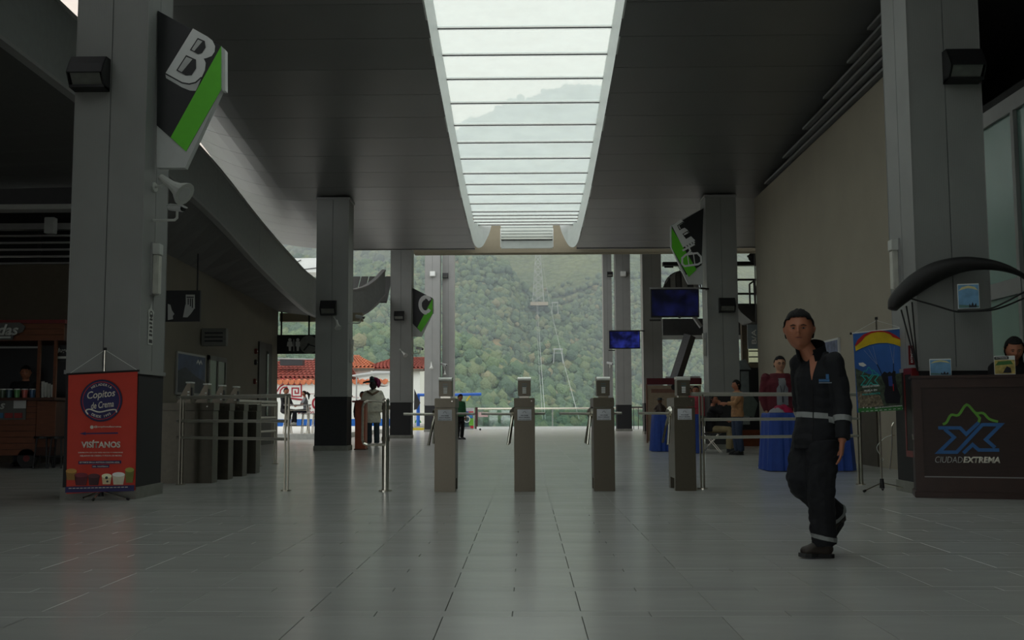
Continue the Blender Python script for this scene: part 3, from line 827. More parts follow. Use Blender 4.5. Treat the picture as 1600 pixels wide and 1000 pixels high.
railing(G(447, 767), G(282, 757.5), (1.155, .845, .625), 'steel triple railing between left column and central gate', (.04, .10))
railing(G(1098, 764), G(1345, 757.5), (1.155, .845, .625), 'steel triple railing right of central turnstiles, behind walking man', (.13, .0))
t = railing(G(430, 725), G(404, 729), (1.16, 1.10, .87, .62), 'farther steel railing behind side turnstiles at left', (.02, 1.6), r=(.024, .02, .02, .02))
# swing gate: thick post and rounded frame
g0 = G(602, 767.5)
t = thing('swing_gate', 'steel swing gate with rounded frame on thick post left of the turnstiles', 'gate', g0)
obj('post', T([(0, 0, 0), (0, 0, 1.10)], .043, 18), M_steel, t)
obj('foot_plate', T([(0, 0, 0), (0, 0, .015)], .08, 20), M_steel, t)
obj('post_cap', T([(0, 0, 1.10), (0, 0, 1.115)], [.043, .03], 18), M_steel, t)
fr = [(-.01, 1.075), (-.20, 1.09), (-.255, 1.07), (-.275, 1.02), (-.275, .62), (-.26, .575), (-.215, .555), (-.0, .56)]
obj('gate_frame', T([(x, -.045, z) for x, z in fr], .017, 10), M_steel, t)
obj('gate_stile', T([(-.01, -.045, 1.08), (-.01, -.045, .56)], .015, 8), M_steel, t)
obj('hinge', T([(0, 0, .98), (0, 0, 1.03)], .05, 16), M_steel, t)
obj('hinge', T([(0, 0, .60), (0, 0, .65)], .05, 16), M_steel, t)
# ================================================================== BANNERS
def C(n, rgb=None, **k): return MATS[n] if rgb is None else mS(n, rgb, **k)
M_red = C('banner_red', (206, 56, 34), rough=.6, var=.04)
M_navy = C('print_navy', (38, 36, 92), rough=.6)
M_cream = C('print_cream', (226, 220, 205), rough=.6)
def cloth_banner(name, w, z0, z1, skew, m, parent, wob=.008, n=24):
    bm = NB()
    def pt(i, j, yy):
        u = i / n - .5; v = j / 8
        return (u * w * (1 - .02 * (1 - v)) + .015 * (1 - v), yy + wob * math.sin(u * 17) * (1 - v) , z0 + (z1 - z0) * v + skew * u)
    for yy in (0, .003):
        V = [[bm.verts.new(pt(i, j, yy)) for j in range(9)] for i in range(n + 1)]
        for i in range(n):
            for j in range(8): bm.faces.new((V[i][j], V[i + 1][j], V[i + 1][j + 1], V[i][j + 1]))
    return obj(name, bm, m, parent, smooth=True)
def tripod(t, feet, hub_z, pole_y, top, r=.011):
    obj('pole', T([(0, pole_y, .06), (0, pole_y, top)], r, 10), M_steel, t)
    obj('pole_tip', T([(0, pole_y, top), (0, pole_y, top + .03)], .018, 10), M_black, t)
    obj('hub', T([(0, pole_y, hub_z - .06), (0, pole_y, hub_z + .05)], [.03, .022], 12), M_black, t)
    for f in feet:
        lg = obj('leg', T([(0, pole_y, hub_z), (f[0], f[1], .012)], .0095, 8), M_steel, t)
        u = Vector((f[0], f[1], .012)); d = (u - Vector((0, pole_y, hub_z))).normalized()
        obj('rubber_foot', T([u - d * .03, u + d * .0], .014, 8), M_black, lg)
g0 = G(169, 779); g0.y -= .25
sB = F / g0.y   # pixels per metre there
t = thing('banner_stand', 'red hanging ice cream banner on tripod stand before big left column', 'banner', g0)
tripod(t, [(-.25, .16), (.33, .0), (-.02, -.12)], .10, .04, 1.64)
z1 = 1.395; z0 = .09; w = .765
bn = cloth_banner('banner_cloth', w, z0, z1, .035, M_red, t)
obj('top_bar', T([(-w / 2 - .02, -.0, z1 - .018), (w / 2 + .02, -.0, z1 + .018)], .011, 8), M_black, t)
obj('cord', T([(w / 2, 0, z1 + .02), (.01, .04, 1.64)], .0025, 5), M_white, t)
obj('cord', T([(-w / 2, 0, z1 - .02), (-.01, .04, 1.64)], .0025, 5), M_white, t)
def circ(cx, cz, r, n=40): return [(cx + r * math.cos(2 * PI * i / n), cz + r * math.sin(2 * PI * i / n)) for i in range(n)]
yb = -.013
cx, cz = -.005, 1.085
obj('badge', PR(circ(cx, cz, .232), yb, .002), M_navy, bn)
obj('badge_ring', ST(circ(cx, cz, .205), .006, yb - .002, .002, True), M_red, bn)
obj('badge_rim', ST(circ(cx, cz, .228), .006, yb - .002, .002, True), C('print_dark', (28, 26, 48)), bn)
text('badge_text', 'Copitos', M_cream, bn, cx + .0, cz + .06, width=.31, h=.105, y=yb - .004, shear=.25, bold=.012, rot=.10)
text('badge_text', 'de Crema', M_cream, bn, cx + .015, cz - .045, width=.25, h=.072, y=yb - .004, shear=.25, bold=.01, rot=.10)
obj('badge_swash', ST(spline([(cx - .14, cz - .15), (cx - .165, cz - .11), (cx - .12, cz - .095), (cx - .02, cz - .125), (cx + .09, cz - .105), (cx + .16, cz - .10), (cx + .175, cz - .13)], 5), .014, yb - .004, .002), M_cream, bn)
for s_, r_, a0, a1, up in (('HELADERIA', .176, 125, 55, 1), ('DESDE 1995', .176, 240, 305, -1)):
    for i, ch in enumerate(s_):
        if ch == ' ': continue
        a = math.radians(a0 + (a1 - a0) * i / (len(s_) - 1))
        text('badge_letter', ch, M_cream, bn, cx + r_ * math.cos(a), cz + r_ * math.sin(a), h=.027, y=yb - .004, bold=.02, rot=(a - PI / 2) if up > 0 else (a + PI / 2))
obj('handle_icon', PR(circ(-.10, .795, .019, 20), yb, .002), M_cream, bn)
text('handle_text', '@copitosdecrema', M_cream, bn, .075, .798, width=.30, h=.026, y=yb, bold=.02)
obj('arrow', PR([(-.235, .726), (-.16, .744), (-.17, .732), (.19, .738), (.19, .722), (-.17, .718), (-.16, .706)], yb, .002), M_navy, bn)
text('headline', 'VISÍTANOS', M_cream, bn, .005, .612, width=.43, h=.085, y=yb, bold=.035)
text('body_text', 'DISFRUTA DE LOS MÁS RICOS Y FAMOSOS', M_cream, bn, .005, .520, width=.49, h=.017, y=yb, bold=.02)
text('body_text', 'HELADOS DE CREMA Y PULPA DE MORA', M_cream, bn, .01, .484, width=.46, h=.017, y=yb, bold=.02)
obj('strip', PR([(-.235, .392), (.235, .398), (.235, .432), (-.235, .426)], yb, .002), M_navy, bn)
obj('strip', PR([(-.085, .352), (.105, .354), (.105, .386), (-.085, .384)], yb, .002), M_navy, bn)
text('body_text', 'ESTAMOS EN LA ANTIGUA CASONA AZUL', M_cream, bn, 0, .412, width=.44, h=.017, y=yb - .003, bold=.02)
text('body_text', 'DEL TELEFÉRICO', M_cream, bn, .01, .369, width=.17, h=.017, y=yb - .003, bold=.02)
# printed cups of ice cream
cup = [(-.31, .27, .06, .10, (150, 110, 50)), (-.20, .22, .075, .11, (92, 24, 36)), (-.06, .215, .065, .10, (62, 30, 34)), (.08, .22, .055, .09, (225, 205, 160)), (.21, .225, .07, .11, (222, 214, 188)), (.33, .26, .05, .14, (120, 120, 50))]
for i, (x, z, w_, h_, c_) in enumerate(cup):
    mm_ = C('print_cup_%d' % i, c_, rough=.6)
    obj('printed_cup', PR([(x - w_, z + h_ / 2), (x + w_, z + h_ / 2), (x + w_ * .75, z - h_ / 2), (x - w_ * .75, z - h_ / 2)], yb, .002), mm_, bn)
    obj('printed_cream', PR([(x + w_ * math.cos(a), z + h_ / 2 + .025 * math.sin(a)) for a in [i_ * PI / 8 for i_ in range(16)]], yb - .002, .002), C('print_cream_%d' % i, tuple(min(255, int(v * 1.25 + 12)) for v in c_)), bn)
obj('cow_spot', PR(circ(.08, .245, .016, 10), yb - .004, .002), M_black, bn)
obj('cow_spot', PR(circ(.09, .205, .012, 10), yb - .004, .002), M_black, bn)
obj('footer_band', PR([(-.37, .085), (.385, .10), (.385, .165), (-.37, .15)], yb, .002), M_navy, bn)
for k in range(16): obj('print_line', ST([(-.33 + k * .041, .131 + k * .0008), (-.30 + k * .041, .132 + k * .0008)], .007, yb - .003, .001), M_cream, bn)

# ---- paraglider banner at right
g0 = G(1380, 768.5)
t = thing('banner_stand', 'blue paragliding banner with yellow wing on tripod stand beside wooden counter', 'banner', g0, -.05)
tripod(t, [(-.25, -.10), (.37, .03), (.05, .2)], .10, .04, 2.02)
z0, z1, w = .95, 1.885, .575
bn = cloth_banner('banner_cloth', w, z0, z1, .06, C('banner_sky_blue', (56, 104, 176), rough=.45, var=.25, scale=2.0), t, wob=.004)
obj('top_bar', T([(-w / 2 - .02, 0, z1 - .03), (w / 2 + .02, 0, z1 + .03)], .008, 8), M_white, t)
obj('bar_end', T([(-w / 2 - .035, 0, z1 - .032), (-w / 2 - .015, 0, z1 - .03)], .014, 8), M_black, t)
obj('bar_end', T([(w / 2 + .015, 0, z1 + .03), (w / 2 + .035, 0, z1 + .032)], .014, 8), M_black, t)
obj('cord', T([(w / 2, 0, z1 + .03), (0, .04, 2.01)], .002, 5), M_white, t)
obj('cord', T([(-w / 2, 0, z1 - .03), (0, .04, 2.01)], .002, 5), M_white, t)
yb = -.008
def U(x, y):  # crop px (scale 5.555 from 1320,500) -> local x,z
    X = (x - 80) / 440 - .5
    v = (y - (75 - (x - 80) * .125)) / 735
    return (X * w, z1 + .058 * X - v * (z1 - z0))
obj('printed_hills', PR([U(*p) for p in [(90, 400), (130, 420), (200, 450), (300, 470), (400, 450), (520, 435), (540, 760), (105, 790)]], yb, .0015), C('print_hill', (70, 82, 66), var=.5, scale=22), bn)
obj('printed_town', PR([U(*p) for p in [(100, 620), (180, 600), (300, 650), (330, 740), (105, 770)]], yb - .001, .0015), C('print_town', (128, 116, 96), var=.6, scale=45), bn)
obj('printed_cloud', PR([U(*p) for p in [(120, 350), (160, 345), (190, 370), (160, 385), (125, 372)]], yb, .001), M_white, bn)
obj('printed_wing', PR([U(*p) for p in [(92, 190), (130, 140), (180, 90), (250, 60), (320, 50), (400, 62), (460, 95), (500, 130), (498, 195), (440, 172), (380, 160), (300, 162), (220, 182), (150, 212), (98, 240)]], yb - .002, .0015), C('print_yellow', (222, 190, 30)), bn)
obj('printed_wing_edge', PR([U(*p) for p in [(92, 190), (118, 135), (170, 85), (240, 55), (320, 46), (400, 56), (455, 88), (495, 118), (496, 130), (430, 105), (410, 82), (360, 62), (300, 58), (240, 72), (185, 105), (155, 145), (100, 195)]], yb - .004, .0015), C('print_red', (184, 34, 34)), bn)
for (a, b) in (((170, 230), (280, 360)), ((250, 190), (285, 360)), ((210, 215), (282, 360)), ((440, 190), (428, 350)), ((400, 180), (428, 350))):
    obj('printed_line', ST([U(*a), U(*b)], .0016, yb - .002, .001), M_greyprint, bn)
obj('printed_riser', ST([U(283, 360), U(320, 450)], .008, yb - .003, .001), M_black, bn)
obj('printed_riser', ST([U(428, 350), U(425, 440)], .008, yb - .003, .001), M_black, bn)
obj('printed_pilots', PR([U(*p) for p in [(315, 460), (345, 425), (370, 440), (392, 425), (410, 440), (425, 415), (445, 425), (440, 480), (450, 560), (480, 650), (470, 720), (350, 720), (335, 640), (350, 560), (325, 500)]], yb - .003, .0015), C('print_silhouette', (24, 24, 32), var=.3), bn)  # dark printed figures of the pilots
obj('printed_harness', PR([U(*p) for p in [(375, 470), (410, 465), (415, 560), (380, 560)]], yb - .005, .001), C('print_harness', (44, 70, 140)), bn)
obj('printed_strap', ST([U(418, 540), U(420, 605)], .01, yb - .006, .001), C('print_red'), bn)
M_teal = C('print_teal', (46, 178, 168))
def xc_logo(par, f, w_, y, m1, m2, ty=.0015):
    A = [(108, 536), (250, 536), (290, 577), (372, 500)]
    Bq = [(150, 545), (212, 597), (112, 694), (228, 694), (395, 515), (515, 515), (418, 612), (478, 664)]
    Cq = [(505, 680), (372, 680), (332, 645), (272, 700)]
    Gq = [(138, 513), (162, 500), (192, 452), (240, 452), (293, 385), (350, 438), (400, 440), (440, 478), (497, 496)]
    Gi = [(350, 440), (378, 472), (372, 500)]
    for q in (A, Bq, Cq): obj('logo_stroke', ST([f(*p) for p in q], w_, y, ty), m1, par)
    for i, q in enumerate((Gq, Gi)): obj('logo_mountain', ST([f(*p) for p in (spline(q, 4) if i == 0 else q)], w_ * .72, y - .0005, ty), m2, par)
def fb(x, y): return U(130 + (x - 100) * .40, 385 + (y - 380) * .54)
xc_logo(bn, fb, .010, yb - .004, M_teal, M_teal)
for s_, yy, wd, mm_, x_ in (('CIUDAD EXTREMA', 563, .20, M_white, 222), ('VUELA EN', 602, .15, M_white, 218), ('PARAPENTE', 635, .21, M_teal, 222)):
    p = U(x_, yy); text('print_text', s_, mm_, bn, p[0], p[1], width=wd, h=.022, y=yb - .004, bold=.03, rot=.08, shear=.1)
obj('printed_footer', PR([U(*p) for p in [(100, 770), (545, 738), (548, 775), (105, 808)]], yb - .004, .0015), C('print_green', (58, 132, 64)), bn)
p = U(370, 752); text('print_text', '@CIUDADEXTREMA', M_white, bn, p[0], p[1], width=.32, h=.019, y=yb - .006, bold=.03, rot=.08)
for k in range(3):
    p = U(150 + k * 32, 762); obj('social_icon', PR(circ(p[0], p[1], .008, 10), yb - .006, .001), M_white, bn)
for k in range(10):
    p = U(130 + k * 40, 800 - k * 4); obj('print_line', ST([p, (p[0] + .03, p[1] + .003)], .007, yb - .006, .001), M_white, bn)

# ================================================================== COUNTER (right)
M_wood = C('dark_wood', (50, 32, 26), rough=.45, var=.18, scale=6, stretch=(1, 1, 8))
M_wood2 = C('dark_wood_trim', (58, 37, 30), rough=.4, var=.15, scale=6)
gc = G(1432, 777.5)
gc = Vector((gc.x, gc.y - .02, 0))
CA = -math.atan(.34 / 1.15); CE = Vector((math.cos(CA), math.sin(CA), 0)); CN = Vector((-math.sin(CA), math.cos(CA), 0))
def PC(px, py, off):     # point seen at a pixel on the vertical plane of the counter front, moved back by off
    d = R3 @ Vector(((px - 800) / F, (500 - py) / F, -1.0)); q = gc + CN * off
    return EYE + d * ((q - EYE).dot(CN) / d.dot(CN))
t = thing('reception_counter', 'dark wooden counter with blue mountain logo at right edge', 'counter', gc, CA)
H_ = .92 + (644.0 - 587) / (F / gc.y)
LEN = 1.62
obj('counter_body', B(0, LEN, .04, .47, .06, H_ - .03), M_wood, t)
obj('counter_top', B(-.02, LEN, 0, .50, H_ - .03, H_, .004), M_wood2, t)
obj('frame_stile', B(-.005, .085, .02, .04, .06, H_ - .03), M_wood2, t)
obj('frame_rail', B(.085, LEN, .02, .04, H_ - .13, H_ - .03), M_wood2, t)
obj('frame_rail', B(.085, LEN, .02, .04, .06, .22), M_wood2, t)
obj('frame_stile', B(1.28, 1.37, .02, .04, .22, H_ - .13), M_wood2, t)
obj('base_molding', B(-.02, LEN, .0, .50, 0, .07, .006), M_wood2, t)
obj('panel_bead', B(.085, 1.28, .03, .036, .22, .232), M_trim, t)
M_logo = C('logo_blue', (52, 104, 162)); M_lg = C('logo_green', (104, 164, 60))
def fc(x, y):
    p = PC(1440 + x / 4.169, 540 + y / 4.169, .04) - gc
    return (p.dot(CE), p.z)
xc_logo(t, fc, .036, .030, M_logo, M_lg, .008)
p = fc(177, 743); text('logo_text', 'CIUDAD', M_greyprint, t, p[0], p[1], width=.275, h=.066, y=.034, shear=.2, bold=-.012)
p = fc(390, 744); text('logo_text', 'EXTREMA', M_cream, t, p[0], p[1], width=.365, h=.066, y=.034, shear=.2, bold=.045)
# display frames on the counter
def card(px0, px1, pyb, h, label, kind):
    a = PC(px0, pyb, .15); b = PC(px1, pyb, .15)
    w = (b - a).length; m_ = (a + b) / 2
    t = thing('display_card', label, 'card', (m_.x, m_.y, H_ + 0.002 if kind < 2 else m_.z), CA)
    obj('card_plate', B(-w / 2, w / 2, 0, .008, 0, h, .003), M_white, t)
    if kind != 1:
        obj('printed_sky', PR([(-w / 2 + .006, .006), (w / 2 - .006, .006), (w / 2 - .006, h - .012), (-w / 2 + .006, h - .012)], -.003, .002), C('card_sky', (112, 160, 196), var=.2, scale=10), t)
        obj('printed_wing', PR([(-w * .46, h * .72), (-w * .3, h * .86), (0, h * .92), (w * .3, h * .86), (w * .46, h * .72), (w * .25, h * .78), (0, h * .82), (-w * .25, h * .78)], -.005, .002), C('card_cream', (214, 206, 150)), t)
        obj('printed_figures', PR([(w * .0, 0.012), (w * .03, h * .2), (w * .1, h * .1), (w * .18, h * .26), (w * .24, h * .1), (w * .34, h * .22), (w * .36, .012)], -.005, .002), C('print_silhouette'), t)
        obj('printed_ground', PR([(-w * .46, .01), (w * .46, .01), (w * .46, h * .1), (-w * .46, h * .16)], -.004, .001), C('card_ground', (92, 128, 120)), t)
    else:
        obj('printed_header', PR([(-w * .48, h * .8), (w * .2, h * .82), (w * .2, h * .97), (-w * .48, h * .95)], -.003, .002), M_black, t)
        obj('printed_photo', PR([(-w * .48, .01), (w * .48, .01), (w * .48, h * .78), (-w * .48, h * .78)], -.002, .001), C('card_photo', (190, 170, 96), var=.4, scale=20), t)
        obj('printed_green', PR([(-w * .45, h * .5), (w * .4, h * .55), (w * .3, h * .74), (-w * .3, h * .7)], -.004, .001), C('card_green', (70, 120, 60)), t)
        obj('printed_rider', PR([(-w * .1, .02), (w * .3, .02), (w * .28, h * .35), (w * .1, h * .45), (0, h * .3)], -.005, .001), C('print_silhouette'), t)
        text('header_text', 'EXTREMOS', M_white, t, -w * .14, h * .885, width=w * .55, h=.014, y=-.005, bold=.02)
    if kind < 2: obj('stand_foot', B(-w * .3, w * .3, .008, .06, 0, .02), M_black, t)
    return t
card(1453, 1487, 586, .185, 'small pale blue photo card with rounded corners standing on counter', 0)
card(1554, 1587, 584, .205, 'magazine style photo card on counter in front of receptionist', 1)

# paraglider model over the counter
wo_ = PC(1434, 580, .25)
t = thing('paraglider_model', 'black curved paraglider wing model on rods over the counter', 'model', (wo_.x, wo_.y, H_))
o0 = Vector((wo_.x, wo_.y, H_))
def LW(q, dy=0): return PC(q[0], q[1], .25 + dy) - o0
outer = spline([(1387, 482), (1388, 468), (1398, 453), (1420, 431), (1450, 413), (1480, 404), (1512, 401), (1545, 405), (1575, 415), (1600, 430), (1618, 445), (1634, 466)], 4)
inner = spline([(1402, 485), (1410, 478), (1425, 467), (1450, 450), (1480, 434), (1512, 424), (1548, 422), (1580, 427), (1600, 434), (1612, 444), (1624, 456), (1632, 468)], 4)
bm = NB()
R_ = []
for a, b in zip(outer, inner):
    A_, B_ = LW(a), LW(b); n_ = 10; ring = []
    C_ = (A_ + B_) / 2; hh = (A_ - B_) / 2
    for k in range(n_):
        th = 2 * PI * k / n_
        ring.append(bm.verts.new(C_ + hh * math.cos(th) + CN * (.13 * math.sin(th))))
    R_.append(ring)
for r1, r2 in zip(R_, R_[1:]):
    for k in range(10): bm.faces.new((r1[k], r1[(k + 1) % 10], r2[(k + 1) % 10], r2[k]))
bm.faces.new(R_[0]); bm.faces.new(R_[-1][::-1])
obj('wing', bm, C('wing_fabric', (22, 20, 19), rough=.6), t, smooth=True)
for q, dy in (((1408, 484), -.06), ((1416, 478), 0), ((1425, 472), .06)):
    obj('rod', T([LW(q, dy), LW((1434, 580), 0)], .009, 7), M_black, t)
cp = spline([(1405, 461), (1428, 468), (1460, 477), (1490, 486), (1505, 487), (1545, 483), (1575, 470), (1605, 454), (1630, 446)], 4)
obj('harness_tube', T([LW(q, -.03) for q in cp], .010, 7), M_black, t)
cp = spline([(1496, 486), (1530, 486), (1560, 482), (1600, 466), (1632, 452)], 4)
obj('harness_tube', T([LW(q, .03) for q in cp], .010, 7), M_black, t)
for q, dy in (((1628, 456), -.06), ((1632, 460), .05)):
    obj('rod', T([LW(q, dy), LW((1640, 586), 0)], .009, 7), M_black, t)
cd_ = card(1497, 1531, 481, .275, 'pale blue photo card hanging under the black wing model', 2)
cd_.location = PC(1514, 482, .195)

# fire cabinet and sign on the column side
M_fred = C('fire_red', (112, 24, 26), rough=.4)
t = thing('fire_cabinet', 'red framed fire hose cabinet between banner and counter on right column', 'cabinet', (4.408, 11.99, .42))
bx = NB(); box(bx, -.08, 0, -.06, -.03, 0, 1.0); box(bx, -.08, 0, .17, .20, 0, 1.0); box(bx, -.08, 0, -.03, .17, 0, .07); box(bx, -.08, 0, -.03, .17, .93, 1.0)
obj('frame', bx, M_fred, t); obj('glass_door', B(-.075, -.06, -.03, .17, .07, .93), M_black, t); obj('hinge', B(-.085, -.08, -.05, -.03, .7, .76), M_steel, t); obj('hinge', B(-.085, -.08, -.05, -.03, .2, .26), M_steel, t)
t = thing('fire_sign', 'small red sign on right column above the fire cabinet', 'sign', P(1424, 555, 12.02))
obj('plate', B(-.032, .032, -.005, .004, -.11, .11), M_fred, t)
text('print_text', 'EXTINTOR', M_white, t, 0, 0, width=.17, h=.022, y=-.008, rot=PI / 2, bold=.02)

# pictures on right wall
def wall_pic(px0, px1, py0, py1, label, c1):
    Y = 6.0 * F / ((px0 + px1) / 2 - 822)
    a = P(px0, py0, Y); b = P(px1, py1, Y)
    Ya = 6.0 * F / (px1 - 822); Yb = 6.0 * F / (px0 - 822)
    t = thing('wall_picture', label, 'picture', (5.985, (Ya + Yb) / 2, (a.z + b.z) / 2), -PI / 2)
    h = (a.z - b.z) / 2; w = (Yb - Ya) / 2
    obj('frame', B(-w, w, -.03, .012, -h, h), M_greyprint, t); obj('picture', B(-w + .04, w - .04, -.035, -.03, -h + .04, h - .04), c1, t)
wall_pic(1282, 1312, 531, 588, 'framed bluish picture on beige right wall above walking man shoulder', C('pic_blue', (96, 104, 130), var=.4, scale=6))

# ================================================================== TELEVISIONS
M_scr = bpy.data.materials.new('tv_screen'); M_scr.use_nodes = True
N = M_scr.node_tree.nodes; L = M_scr.node_tree.links; b = N['Principled BSDF']
tcx = N.new('ShaderNodeTexCoord'); q = N.new('ShaderNodeTexNoise'); q.inputs['Scale'].default_value = 2.4
r = N.new('ShaderNodeValToRGB'); r.color_ramp.elements[0].position = .42; r.color_ramp.elements[0].color = (.0015, .002, .012, 1); r.color_ramp.elements[1].position = .72; r.color_ramp.elements[1].color = (.01, .015, .12, 1)
L.new(tcx.outputs['Object'], q.inputs['Vector']); L.new(q.outputs['Fac'], r.inputs['Fac']); L.new(r.outputs['Color'], b.inputs['Emission Color'])
b.inputs['Base Color'].default_value = (.01, .01, .012, 1); b.inputs['Roughness'].default_value = .25; b.inputs['Emission Strength'].default_value = .28
M_scr2 = M_scr.copy(); M_scr2.name = 'tv_screen_bright'; M_scr2.node_tree.nodes['Principled BSDF'].inputs['Emission Strength'].default_value = 1.5
def tv(px0, px1, py0, py1, Y, label, m, arm, mt):
    a = P(px0, py1, Y); b = P(px1, py0, Y); w = (b.x - a.x) / 2; h = (b.z - a.z) / 2
    t = thing('television', label, 'television', ((a.x + b.x) / 2, Y, (a.z + b.z) / 2))
    obj('casing', B(-w, w, 0, .07, -h, h, .01), M_black, t); obj('screen', B(-w + .03, w - .03, -.006, 0, -h + .04, h - .03), m, t)
    obj('bracket_top', B(-w - .02, w + arm, .03, .06, h + .0, h + .04), M_trim, t)
    e = Vector(mt) - Vector(t.location); e.z = h + .03
    obj('mount_arm', T([(w - .05, .05, h + .02), (e.x, e.y * .5, h + .03), tuple(e)], .025, 8), M_black, t)
    obj('lower_bar', B(-w - .03, -w + .25, .0, .06, -h - .09, -h - .05), M_black, t)
tv(1017, 1092, 451, 496, 26.8, 'large dark blue television hanging left of right column', M_scr, .05, (4.70, 27.4, 0))
tv(952, 1000, 517, 545, 46.8, 'small bright blue television hanging near far right columns', M_scr2, .05, (5.29, 47.7, 0))

# ================================================================== CABLE CAR MACHINERY behind right column
Ym = 52.0
t = thing('cableway_structure', 'dark steel cableway station frame with leaning leg behind television', 'structure', (7.5, Ym, 0))
def px_box(par, name, px0, px1, py0, py1, Y, d, m, org):
    a = P(px0, py1, Y) - org; b = P(px1, py0, Y) - org
    return obj(name, B(a.x, b.x, 0, d, a.z, b.z), m, par)
org = Vector((7.5, Ym, 0))
px_box(t, 'cross_beam', 1036, 1240, 408, 415, Ym, .4, M_black, org)
px_box(t, 'upper_frame', 1036, 1240, 497, 524, Ym, 3.0, C('machine_grey', (52, 54, 54)), org)
a = P(1078, 524, Ym) - org; b = P(1029, 679, Ym) - org; b.z = 0
obj('leaning_leg', T([a, b], (.3, .25), 4, side=(1, 0, 0)), C('machine_grey'), t)
px_box(t, 'window_sill', 1040, 1094, 588, 594, Ym, .3, M_trim, org)
a = P(1072, 480, Ym) - org; b = P(1094, 512, Ym) - org
obj('diagonal_brace', T([a + Vector((0, -.3, 0)), b + Vector((0, -.3, 0))], .1, 6), M_trim, t)
ro = [P(1038, 417, Ym) - org, P(1052, 417, Ym) - org]
obj('side_rod', T(ro, .05, 6), M_black, t)
# ribbed dome
t = thing('ribbed_dome', 'grey ribbed arched machine hood above the large television', 'hood', P(1066, 452, 50.5))
n = 14
for k in range(6):
    u0 = -.75 + k * .27
    bm = NB()
    pts = [(math.cos(PI * i / n), math.sin(PI * i / n)) for i in range(n + 1)]
    x0, x1 = -.84 + k * .28, -.60 + k * .28
    def zz(x): return .85 * math.sqrt(max(0, 1 - (x / .86) ** 2))
    hexa(bm, [(x0, 0, -.9), (x1, 0, -.9), (x1, .9, -.9), (x0, .9, -.9), (x0, 0, zz(x0)), (x1, 0, zz(x1)), (x1, .9, zz(x1)), (x0, .9, zz(x0))])
    obj('hood_panel', bm, C('hood_grey', (120, 120, 114)) if k % 2 else C('hood_dark', (60, 60, 58)), t)
obj('hanger_post', B(-.05, .05, 1.0, 2.2, .3, .4), M_black, t); obj('hanger_post', B(-.05, .05, 1.0, 1.1, -1.3, .4), M_black, t)
obj('finial', ST([(-.12, .86), (0, 1.05), (.12, .86)], .03, .4, .03), M_black, t); obj('finial', ST([(-.12, 1.16), (0, 1.0), (.12, 1.18)], .03, .4, .03), M_black, t)
obj('rim', ST([(.88 * math.cos(a_), .87 * math.sin(a_)) for a_ in [PI * i / 14 for i in range(15)]], .05, -.06, .06), C('hood_dark'), t)
# stair frame in the slit beside wall
t = thing('steel_stair', 'dark steel rails and platform seen in gap beside right wall', 'stairs', (9.5, 45, 0)); org = Vector((9.5, 45, 0))
for (a, b) in (((1150, 437), (1200, 437)), ((1150, 459), (1200, 459)), ((1150, 476), (1200, 476))):
    obj('rail', T([P(*a, 45) - org, P(*b, 45) - org], .05, 6), M_black, t)
for (a, b) in (((1172, 478), (1171, 444)), ((1171, 444), (1178, 439)), ((1178, 439), (1180, 475)), ((1178, 439), (1186, 470))):
    obj('guard', T([P(*a, 44.9) - org, P(*b, 44.9) - org], .04, 6), M_black, t)
obj('platform', PR([((P(x, y, 45) - org).x, (P(x, y, 45) - org).z) for x, y in ((1150, 476), (1210, 476), (1210, 508), (1176, 503), (1158, 488))], 0, 2.0), M_blackg, t)
obj('pulley', T([P(1177, 402, 44.8) - org, P(1177, 402, 45.2) - org], .22, 12), M_black, t)
obj('pulley_arm', T([P(1168, 400, 44.8) - org, P(1186, 408, 45) - org], .05, 6), M_black, t)
# dark rear wall right (service wall) with poster panel
bm = NB(); box(bm, 9.6, 13.5, 47, 47.3, 0, 5.2); struct('wall_service', bm, C('service_wall', (86, 78, 66), rough=.9))
t = thing('hanging_sign', 'small pale hanging sign with letters in gap beside right wall', 'sign', P(1178, 526, 36.6))
obj('hanger', T([(.1, .03, .4), (.1, .03, 7.76 - t.location.z)], .02, 6), M_black, t)
obj('plate', B(-.22, .22, 0, .06, -.42, .42), C('sign_pale', (120, 132, 138)), t)
text('print_text', 'B/A', M_white, t, 0, .0, width=.5, h=.16, y=-.01, rot=PI / 2, bold=.0)
t = thing('window_grille', 'small barred bright window low in gap beside right wall', 'window', P(1184, 553, 46.9))
obj('pane', B(-.4, .4, 0, .05, -.4, .4), C('pane_glow', (190, 196, 170), emis=srgb((190, 196, 160)), estr=.35), t)  # pane given its own glow in place of daylight
for k in range(4): obj('bar', B(-.4, .4, -.04, 0, -.42 + k * .26, -.37 + k * .26), M_black, t)
